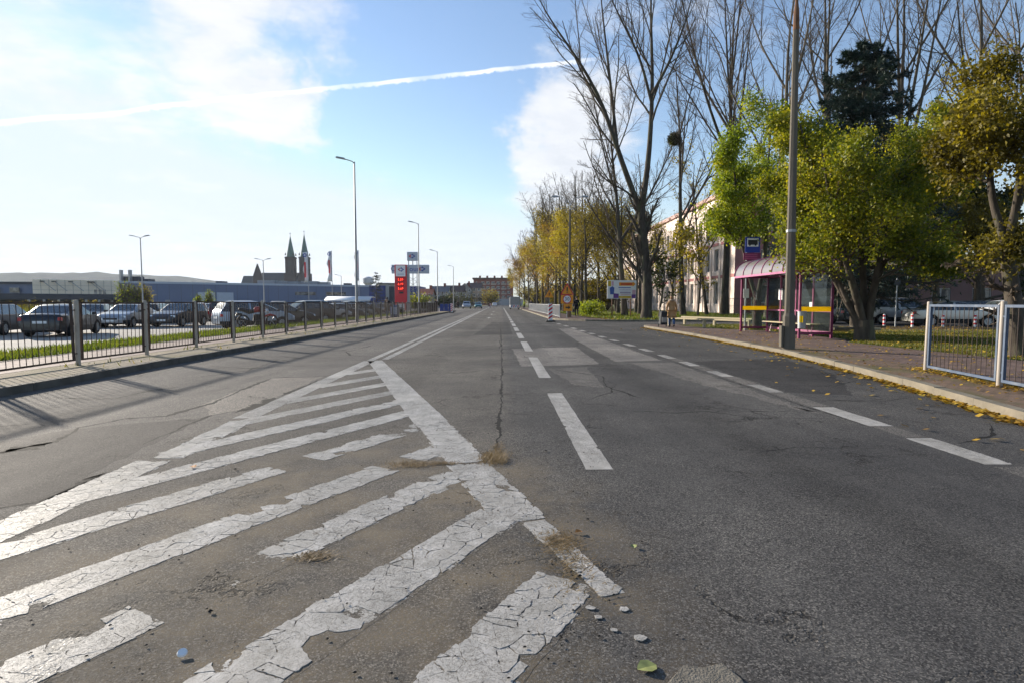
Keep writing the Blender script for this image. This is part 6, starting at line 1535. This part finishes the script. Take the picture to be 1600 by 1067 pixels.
# the great forked poplar and its neighbours
b0 = (11.15, 44.0, .1)
tree('tallest bare poplar, its thick trunk forking into two great limbs', 'poplar_tree', b0, [
    (pxl(b0, 44, [(1010, 499), (1012, 440), (1006, 380), (1001, 330), (1004, 310)]), .40, .28),
    (pxl(b0, 44, [(1001, 332), (985, 290), (965, 235), (945, 170), (915, 110), (880, 60), (850, 20), (838, -10)], -3), .24, .03),
    (pxl(b0, 44, [(965, 235), (957, 160), (948, 80), (940, 10), (935, -60)], 2), .14, .025),
    (pxl(b0, 44, [(1003, 325), (1012, 270), (1018, 190), (1020, 110), (1016, 20), (1020, -80)], 3), .24, .03),
    (pxl(b0, 44, [(1018, 150), (1045, 100), (1070, 40), (1085, -20)], -2), .13, .025),
    (pxl(b0, 44, [(1018, 160), (1000, 90), (975, 40), (955, 0), (940, -40)], -3), .12, .025),
    (pxl(b0, 44, [(1001, 320), (980, 300), (950, 285), (925, 260)], -2), .09, .03)], 11, BARE, bark='bark')
def poplar(label, base, h, r0, seed, lean=(0, 0), group='bare poplars', forks=3, lev=None, leaf=None, bark='bark', leafsel=None, twigm='twig', name='poplar_tree'):
    r = random.Random(seed); main = [(lean[0]*f+r.uniform(-.3, .3)*f, lean[1]*f+r.uniform(-.3, .3)*f, h*f-.1*(f == 0)) for f in (0, .15, .3, .45, .6, .75, .9, 1)]
    limbs = [(main, r0, .025)]
    for k in range(forks):
        f = .33+.32*k/max(1, forks-1)+r.uniform(-.03, .03); i = f*7; p = np.array(main[int(i)])*(1-i % 1)+np.array(main[min(7, int(i)+1)])*(i % 1)
        a = r.uniform(0, 6.28); L = h*r.uniform(.42, .58)*(1.15-f*.5); s = L*r.uniform(.36, .62)
        limbs.append(([tuple(p), tuple(p+np.array([math.cos(a)*s*.45, math.sin(a)*s*.45, L*.35])), tuple(p+np.array([math.cos(a)*s*.75, math.sin(a)*s*.75, L*.68])), tuple(p+np.array([math.cos(a)*s, math.sin(a)*s, L]))], r0*(1-f)*.75, .02))
    return tree(label, name, base, limbs, seed, lev or BARE, bark, twigm, leaf, group, leafsel=leafsel)
poplar('bare poplar left of the tallest one, behind the billboard', (11.85, 55, .1), 21, .30, 21, (-1.8, 0))
p2 = poplar('bare poplar with a ball of mistletoe right of the tallest one', (17.4, 54.8, .1), 24, .27, 22, (-1.2, 0))
poplar('tall straight bare poplar at the corner of the pink school wall', (22.4, 57.5, .1), 33, .38, 23, (.4, 0), forks=5)
poplar('slender leaning tree just left of the straight poplar', (20.6, 57.3, .1), 15, .17, 24, (-1.6, 1), forks=2, leaf=('leaf_yellow', 1700, .15, .2, 2))
mt = thing('mistletoe', 'round dark mistletoe ball in the bare poplar', 'mistletoe', tuple(A(1054, 218, 54.8)))
r_ = np.random.default_rng(9); d_ = r_.normal(size=(900, 3)); d_ /= np.linalg.norm(d_, axis=1, keepdims=True); mB = np.stack([d_*0, d_*.35, d_*.75*r_.uniform(.6, 1, (900, 1))], 1)
v, f = join([tubes(mB, np.full((900, 3), .012), 3)]); obj('stems', np_mesh('stems', v, f, 'twig'), mt); v, f = leaves(r_, mB, 1500, .05, .12, t0=.6); obj('foliage', np_mesh('foliage', v, f, 'leaf_dark', False), mt)
# bare crowns in the upper right
pp = []
for k, (x, y, h, r0, ln, lb) in enumerate([(21.5, 46, 27, .32, (1.5, 0), 'bare poplar rising behind the concrete pole'), (27.5, 48, 30, .34, (-1.5, 0), 'bare poplar rising left of the dark spruce'), (33, 47, 29, .34, (2.0, 0), 'bare poplar rising right of the dark spruce'), (38, 45, 30, .35, (1.0, 0), 'bare poplar above the olive tree'), (44, 48, 30, .33, (-2, 0), 'bare poplar at the top right corner')]):
    if k < 2: o = poplar(lb, (x, y, .1), h, r0, 40+k, ln, forks=5, bark='bark_pale', lev=[dict(BARE[0], n=8), dict(BARE[1], n=8), dict(BARE[2], n=7)]); pp.append((o, h))
    else:
        o = copy_tree(pp[k % 2][0]); o.location = (x, y, .1); o.scale = (h/pp[k % 2][1],)*3; o.rotation_euler.z = k*1.7; o['label'] = lb
# autumn trees along the road beyond the junction
AUT = [dict(n=13, t0=.14, t1=.97, ang=48, lf=.34, rf=.5, up=.07, jit=.09, P_=5), dict(n=7, t0=.15, t1=.98, ang=42, lf=.42, rf=.5, up=.05, jit=.11, P_=4), dict(n=5, t0=.15, t1=1, ang=40, lf=.45, rf=.5, up=.03, jit=.12, P_=4)]
low = lambda z: (lambda p: p[:, 2] < z)
protos = [poplar('x', (0, 0, .1), 17, .24, 60, (.4, 0), forks=3, lev=AUT, leaf=('leaf_yellow', 8500, .40, .15, 3), leafsel=low(12), name='autumn_tree', group='autumn trees along the right side of the road'),
          poplar('x', (0, 0, .1), 14, .20, 61, (-.5, 0), forks=3, lev=AUT, leaf=('leaf_olive', 8500, .40, .15, 3), leafsel=low(12), name='autumn_tree', group='autumn trees along the right side of the road'),
          poplar('x', (0, 0, .1), 16, .22, 62, (0, .4), forks=4, lev=AUT, leaf=('leaf_rust', 6000, .42, .15, 3), leafsel=low(11), name='autumn_tree', group='autumn trees along the right side of the road')]
spots = [(9.0, 61, 1, .92, 'olive-leaved tree just left of the billboard'), (8.6, 68, 0, .95, 'yellow tree right behind the orange 30 sign'), (12.8, 63, 1, 1.0, 'olive tree behind the billboard panel'), (8.4, 77, 2, 1.0, 'rust-brown tree behind the concrete lamp'), (12.6, 74, 0, 1.0, 'yellow tree one row back from the pavement behind the lamp'),
         (8.2, 87, 1, 1.2, 'tall olive tree left of the concrete lamp'), (12, 88, 2, 1.15, 'rusty tree in the second row behind the grey railing'), (8.0, 98, 0, 1.15, 'yellow tree above the middle of the grey railing'), (8.0, 110, 2, 1.25, 'brown tree above the far half of the grey railing'), (11.5, 104, 1, 1.3, 'tall olive tree in the second row above the far railing'), (7.8, 123, 0, 1.2, 'yellow tree right of the works van'),
         (8.0, 138, 2, 1.3, 'brown tree well beyond the works van'), (7.6, 156, 1, 1.3, 'olive tree near the far end of the tree row'), (7.2, 178, 2, 1.3, 'second last tree of the row, brown'), (6.6, 205, 0, 1.1, 'last yellow tree of the row by the apartment block'), (16, 80, 1, 1.1, 'olive tree deep among the trunks before the school'), (15.5, 66, 0, .85, 'yellow tree between billboard and tallest poplar')]
used = [False]*3
for x, y, k, s, lb_ in spots:
    o = protos[k] if not used[k] else copy_tree(protos[k]); used[k] = True
    o.location = (x, y, .1); o.scale = (s, s, s*(1.0)); o.rotation_euler.z = x*7+y*3; o['label'] = lb_
for k, (x, y, s, lb_) in enumerate([(10.0, 72, 1.1, 'taller bare tree standing out of the yellow trees'), (9.5, 93, 1.25, 'bare crown above the olive trees left of the lamp'), (9.0, 115, 1.3, 'bare crown over the far grey railing'), (8.8, 145, 1.4, 'bare crown at the far end of the row'), (14, 58, 1.0, 'thin bare tree right of the billboard')]):
    if k == 0: pb_ = poplar(lb_, (x, y, .1), 16, .2, 70, (.2, .2), forks=3, lev=AUT, group='bare trees in the autumn row'); o = pb_
    else: o = copy_tree(pb_)
    o.location = (x, y, .1); o.scale = (s,)*3; o.rotation_euler.z = k*1.9; o['label'] = lb_
us = None
for k, (x, y, s_, lb_) in enumerate([(13, 86, 1.0, 'dark understorey bush behind the concrete lamp'), (13.5, 97, 1.0, 'dark understorey bush behind the middle of the grey railing'), (13, 108, 1.1, 'dark understorey bush behind the far grey railing'), (12.5, 122, 1.1, 'dark understorey bush right of the works van'), (12, 138, 1.2, 'dark understorey bush farther up the tree row'), (11.5, 158, 1.3, 'dark understorey bush near the end of the tree row'), (10.5, 182, 1.4, 'last dark understorey bush of the tree row'), (17, 92, 1.2, 'dark understorey bush left of the school end'), (19, 108, 1.3, 'deep understorey bush before the far school windows'), (17.5, 125, 1.4, 'deep understorey bush beyond the school')]):
    if us is None: us = bush(lb_, x, y, .1, 3.2, 4.5, 4.6, 'leaf_bronze', 4200, .24, 77, 'understorey bushes in the tree row', 'understorey_bush'); o = us
    else: o = copy_tree(us)
    o.location = (x, y, .1); o.scale = (s_,)*3; o.rotation_euler.z = k*1.3; o['label'] = lb_
# small yellow saplings before the school
for k, (px, D, h, lb_) in enumerate([(1048, 50, 7.5, 'small yellow-leaved sapling left of the mistletoe poplar trunk'), (1090, 52, 8.5, 'yellow-leaved young tree before the school windows'), (1030, 47, 5.0, 'dark small shrub tree right of the tallest poplar trunk')]):
    q = A(px, 490, D); poplar(lb_, (q.x, D, .1), h, .10, 80+k, (.4, 0), forks=3, lev=[dict(AUT[0], n=9), dict(AUT[1], n=6), dict(AUT[2], n=4)], leaf=(('leaf_yellow', 'leaf_yellow', 'leaf_dark')[k], (1000, 1800, 1300)[k], .18, .2, 3), group='saplings before the school', name='young_tree')
# leafy trees by the shelter
LEAFY = [dict(n=9, t0=.28, t1=1.0, ang=52, lf=.42, rf=.5, up=.03, jit=.12, P_=6), dict(n=8, t0=.15, t1=1, ang=50, lf=.50, rf=.5, up=.0, jit=.14, P_=5), dict(n=5, t0=.1, t1=1, ang=48, lf=.55, rf=.5, up=-.02, jit=.15, P_=4)]
b0 = (11.95, 18.7, .1); D = 18.7
tree('many-stemmed green and yellow tree right of the bus shelter', 'leafy_tree', b0, [
    (pxl(b0, D, [(1350, 536), (1350, 515), (1350, 500)]), .34, .27),
    (pxl(b0, D, [(1344, 515), (1325, 472), (1297, 425), (1280, 395), (1272, 345), (1262, 285)], .8), .13, .03), (pxl(b0, D, [(1322, 410), (1290, 320), (1262, 240), (1250, 195)], .2), .08, .025),
    (pxl(b0, D, [(1350, 515), (1340, 470), (1322, 410), (1300, 330), (1285, 240)], -.9), .14, .03),
    (pxl(b0, D, [(1352, 515), (1350, 470), (1347, 400), (1345, 320), (1350, 225)], .9), .13, .03),
    (pxl(b0, D, [(1355, 515), (1362, 465), (1376, 400), (1395, 320), (1415, 240)], -.8), .13, .03),
    (pxl(b0, D, [(1357, 505), (1367, 440), (1400, 370), (1450, 320), (1505, 300)], .6), .11, .025),
    (pxl(b0, D, [(1325, 472), (1290, 400), (1255, 330), (1225, 280)], 1.4), .08, .025), (pxl(b0, D, [(1376, 400), (1420, 330), (1455, 260), (1470, 215)], 1.2), .08, .025),
    (pxl(b0, D, [(1360, 420), (1400, 400), (1440, 400), (1475, 415)], -1.0), .06, .02)], 31, LEAFY, bark='bark', leaf=('leaf_green', 92000, .17, .088, 3), leafsel=lambda p: p[:, 2] > 2.2)
b0 = (12.1, 27.0, .1); D = 27.0
tree('bright lime-green tree behind the bus shelter', 'leafy_tree', b0, [
    (pxl(b0, D, [(1183, 515), (1182, 480), (1185, 455)]), .22, .17),
    (pxl(b0, D, [(1183, 470), (1170, 430), (1155, 360), (1150, 300), (1145, 240)], -1), .10, .03),
    (pxl(b0, D, [(1185, 460), (1195, 410), (1198, 340), (1200, 260), (1205, 190)], .5), .12, .03),
    (pxl(b0, D, [(1188, 430), (1225, 370), (1255, 300), (1270, 240)], 1.5), .09, .03),
    (pxl(b0, D, [(1175, 400), (1150, 370), (1130, 340)], 1.5), .05, .02)], 32, LEAFY, bark='bark', leaf=('leaf_lime', 56000, .20, .105, 3), leafsel=lambda p: p[:, 2] > 3.2)
b0 = (12.0, 13.2, .1); D = 13.2
tree('olive and yellow tree leaning in from the right edge', 'leafy_tree', b0, [
    (pxl(b0, D, [(1594, 560), (1588, 500), (1578, 430), (1570, 370)]), .20, .13),
    (pxl(b0, D, [(1570, 375), (1550, 320), (1545, 250), (1560, 190), (1540, 120)], 1.2), .09, .025),
    (pxl(b0, D, [(1572, 390), (1590, 320), (1596, 250), (1570, 205), (1530, 180)], -1), .10, .025),
    (pxl(b0, D, [(1560, 260), (1520, 240), (1480, 235)], .8), .05, .015),
    (pxl(b0, D, [(1590, 320), (1640, 230), (1680, 150), (1700, 90)], 0), .09, .02),
    (pxl(b0, D, [(1575, 400), (1560, 405), (1520, 420), (1490, 410)], -.4), .04, .015)], 33, [dict(LEAFY[0], lf=.38), dict(LEAFY[1]), LEAFY[2]], bark='bark', leaf=('leaf_bronze', 30000, .20, .085, 3), leafsel=lambda p: p[:, 2] > 2.3)
b0 = (28.9, 38.5, .1); D = 38.5
tree('brownish thinning tree between the green and the olive tree', 'leafy_tree', b0, [
    (pxl(b0, D, [(1462, 504), (1462, 470), (1463, 420), (1462, 350)]), .22, .14), (pxl(b0, D, [(1466, 400), (1440, 330), (1420, 260), (1410, 210)], 1), .08, .02), (pxl(b0, D, [(1464, 370), (1480, 300), (1490, 230), (1495, 170)], -1), .08, .02), (pxl(b0, D, [(1468, 400), (1510, 350), (1540, 320)], 1), .06, .02)], 34, LEAFY, bark='bark', leaf=('leaf_olive', 26000, .25, .17, 3))
# dark evergreens and hedge trees shading the right-hand car park
dk = None
for k, (x, y, s, lb_) in enumerate([(29, 42, 1.0, 'dark leafy tree behind the silver SUV'), (36, 43, 1.1, 'dark leafy tree behind the right-hand car park, far right'), (30.5, 49, .95, 'dark leafy tree behind the bus shelter trees'), (45, 40, 1.15, 'dark leafy tree at the right edge behind the railing')]):
    if dk is None:
        dk = poplar(lb_, (x, y, .1), 9, .25, 90, (0, 0), forks=4, lev=[dict(AUT[0], lf=.5, t0=.12, ang=60), dict(AUT[1], n=8), dict(AUT[2], n=5)], leaf=('leaf_dark', 16000, .25, .24, 3), group='dark trees behind the right-hand cars', name='shade_tree'); o = dk
    else: o = copy_tree(dk)
    o.location = (x, y, .1); o.scale = (s,)*3; o.rotation_euler.z = k*2.1; o['label'] = lb_
# spruce
def spruce(label, base, h, w_, seed, z0=.15, n=110, group=None, dens=1.0, name='spruce_tree'):
    r = np.random.default_rng(seed); t_ = thing(name, label, 'tree', base, 0, group)
    Bt, Rt = limb([(0, 0, -.1), (.05, 0, h*.5), (0, .05, h)], h*.016, .02); v, f = tubes(Bt, Rt, 8); obj('trunk', np_mesh('trunk', v, f, 'bark'), t_)
    z = h*(z0+(1-z0)*np.sort(r.random(n))**.85); a = r.uniform(0, 6.28, n); L = w_*(1-(z-h*z0)/(h*(1-z0)))**.5*r.uniform(.55, 1.15, n)+.3
    s = np.linspace(0, 1, 6); B = np.stack([np.cos(a)[:, None]*L[:, None]*s, np.sin(a)[:, None]*L[:, None]*s, z[:, None]+L[:, None]*(-.42*s+.34*s**2.2)], -1); R = np.maximum(.008, .02*L)[:, None]*np.linspace(1, .3, 6)
    B2, R2 = branch(r, B, R, 12, .1, 1, 48, .34, .6, -.10, .06, 4)
    v, f = join([tubes(B, R, 4), tubes(B2, R2, 3)]); obj('branches', np_mesh('branches', v, f, 'bark'), t_)
    m_ = int(30000*dens); par = r.integers(0, len(B2), m_); tt_ = r.random(m_)*3; i = np.minimum(tt_.astype(int), 2); ff = (tt_-i)[:, None]; p = B2[par, i]*(1-ff)+B2[par, i+1]*ff; T = B2[par, i+1]-B2[par, i]; T /= np.linalg.norm(T, axis=1, keepdims=True)
    d = T*.6+r.normal(0, .5, (m_, 3)); d /= np.linalg.norm(d, axis=1, keepdims=True); wv = np.cross(d, r.normal(size=(m_, 3))); wv /= np.linalg.norm(wv, axis=1, keepdims=True); sz = r.uniform(.16, .34, m_)[:, None]*h/15
    V = np.stack([p-wv*sz*.10, p+wv*sz*.10, p+d*sz], 1).reshape(-1, 3); obj('crown', np_mesh('crown', V, np.arange(3*m_).reshape(-1, 3), 'needles', False), t_)
    return t_
c = A(1336, 473, 33); spruce('dark blue-green spruce rising above the leafy trees', (c.x, 33, .1), A(1336, 72, 33).z, 4.9, 5, .12, 200, dens=3.0)
c = A(588, 473, 150); spruce('lone dark spruce before the supermarket entrance', (c.x, 150, -.4), A(588, 426, 150).z+.4, 2.6, 6, .1, 80, dens=.5)
sp0 = None
for k, (px, D, top, lb_) in enumerate([(738, 230, 452, 'dark conifer left of the yellow bush at the road end'), (750, 235, 455, 'dark conifer by the brick block, second from the left'), (775, 240, 459, 'dark conifer in front of the brick block doors')]):
    c = A(px, 473, D); h = A(px, top, D).z
    if sp0 is None: sp0 = spruce(lb_, (c.x, D, 0), h, 3.4, 8, .05, 70, 'conifers at the road end', .4); h0 = h; o = sp0
    else: o = copy_tree(sp0); o['label'] = lb_
    o.location = (c.x, D, 0); o.scale = (h/h0,)*3
bush('clipped yellow-green hedge beside the man in black', 8.55, 55, .1, 1.3, 3.5, 1.25, 'leaf_lime', 5200, .13, 1, name='hedge')
for k, (px, D, h, w_, m, lb_) in enumerate([(197, 104, 6.0, 1.3, 'leaf_lime', 'tall yellow-green bush before the beige wall'), (214, 104, 5.2, .8, 'leaf_lime', 'narrow green bush beside the tall yellow-green one'), (228, 104, 5.4, .8, 'leaf_yellow', 'golden bush right of the car park lamp'), (327, 108, 4.2, .6, 'leaf_lime', 'small pale bush before the grey hall'), (310, 108, 3.6, .4, 'leaf_lime', 'thin sapling bush left of the small pale bush'), (137, 100, 2.2, 3.2, 'leaf_bronze', 'olive scrub in front of the dark canopy'), (100, 98, 2.0, 2.6, 'leaf_bronze', 'olive scrub left under the dark canopy'), (30, 92, 2.0, 4, 'leaf_bronze', 'olive scrub at the left edge before the shed'), (764, 236, 7.5, 4.0, 'leaf_yellow', 'yellow bushy tree between the conifers at the road end'), (655, 150, 4.0, 4.0, 'leaf_green', 'green bush under the pylon sign'), (690, 190, 5, 8, 'leaf_dark', 'dark hedge below the pale houses'), (712, 200, 5, 7, 'leaf_olive', 'brown-green scrub below the fourth street lamp')]):
    c = A(px, 473, D); bush(lb_, c.x, D, -.4, w_, w_, h, m, 700 if D < 120 else 1200, .22 if D < 150 else .45, 20+k)
# rough growth between car park and halls
n = 9000; ys = rng.uniform(78, 100, n); xs = rng.uniform(-95, -26, n)*ys/95; p = np.stack([xs, ys, np.full(n, -.45)], 1)
blades('scrub', p, 1.15, 'grass_dry', .35, .10, 'band of rough dry growth between the car park and the halls', 'scrub')
# logs and cuttings on the bed behind the tree
lg_ = thing('log_pile', 'small heap of cut logs and branches behind the many-stemmed tree', 'logs', (14.9, 24.0, .12))
for k in range(7):
    r = random.Random(k); x, y = r.uniform(-1.2, 1.2), r.uniform(-.4, .4); a = r.uniform(-.5, .5)
    MB().tube([(x-.4*math.cos(a), y-.4*math.sin(a), .10+.05*(k % 3)), (x+.4*math.cos(a), y+.4*math.sin(a), .12+.05*(k % 3))], r.uniform(.05, .1), 8).build('log', 'wood_pale' if k % 3 == 0 else 'bark_pale', lg_)

# ------------------------------------------------------------------ air
m, t, o = new_mat('haze_air')
vol = t.n.new('ShaderNodeVolumePrincipled'); vol.inputs['Color'].default_value = (.80, .88, 1.0, 1); vol.inputs['Density'].default_value = 0.00011; vol.inputs['Anisotropy'].default_value = 0.2
t.l.new(vol.outputs[0], o.inputs['Volume'])
hz = MB().box((-3600, -500, -2.5), (3600, 4200, 145)).build('haze', 'haze_air'); hz['kind'] = 'stuff'; hz['label'] = 'thin autumn haze over the whole place'; hz['category'] = 'haze'
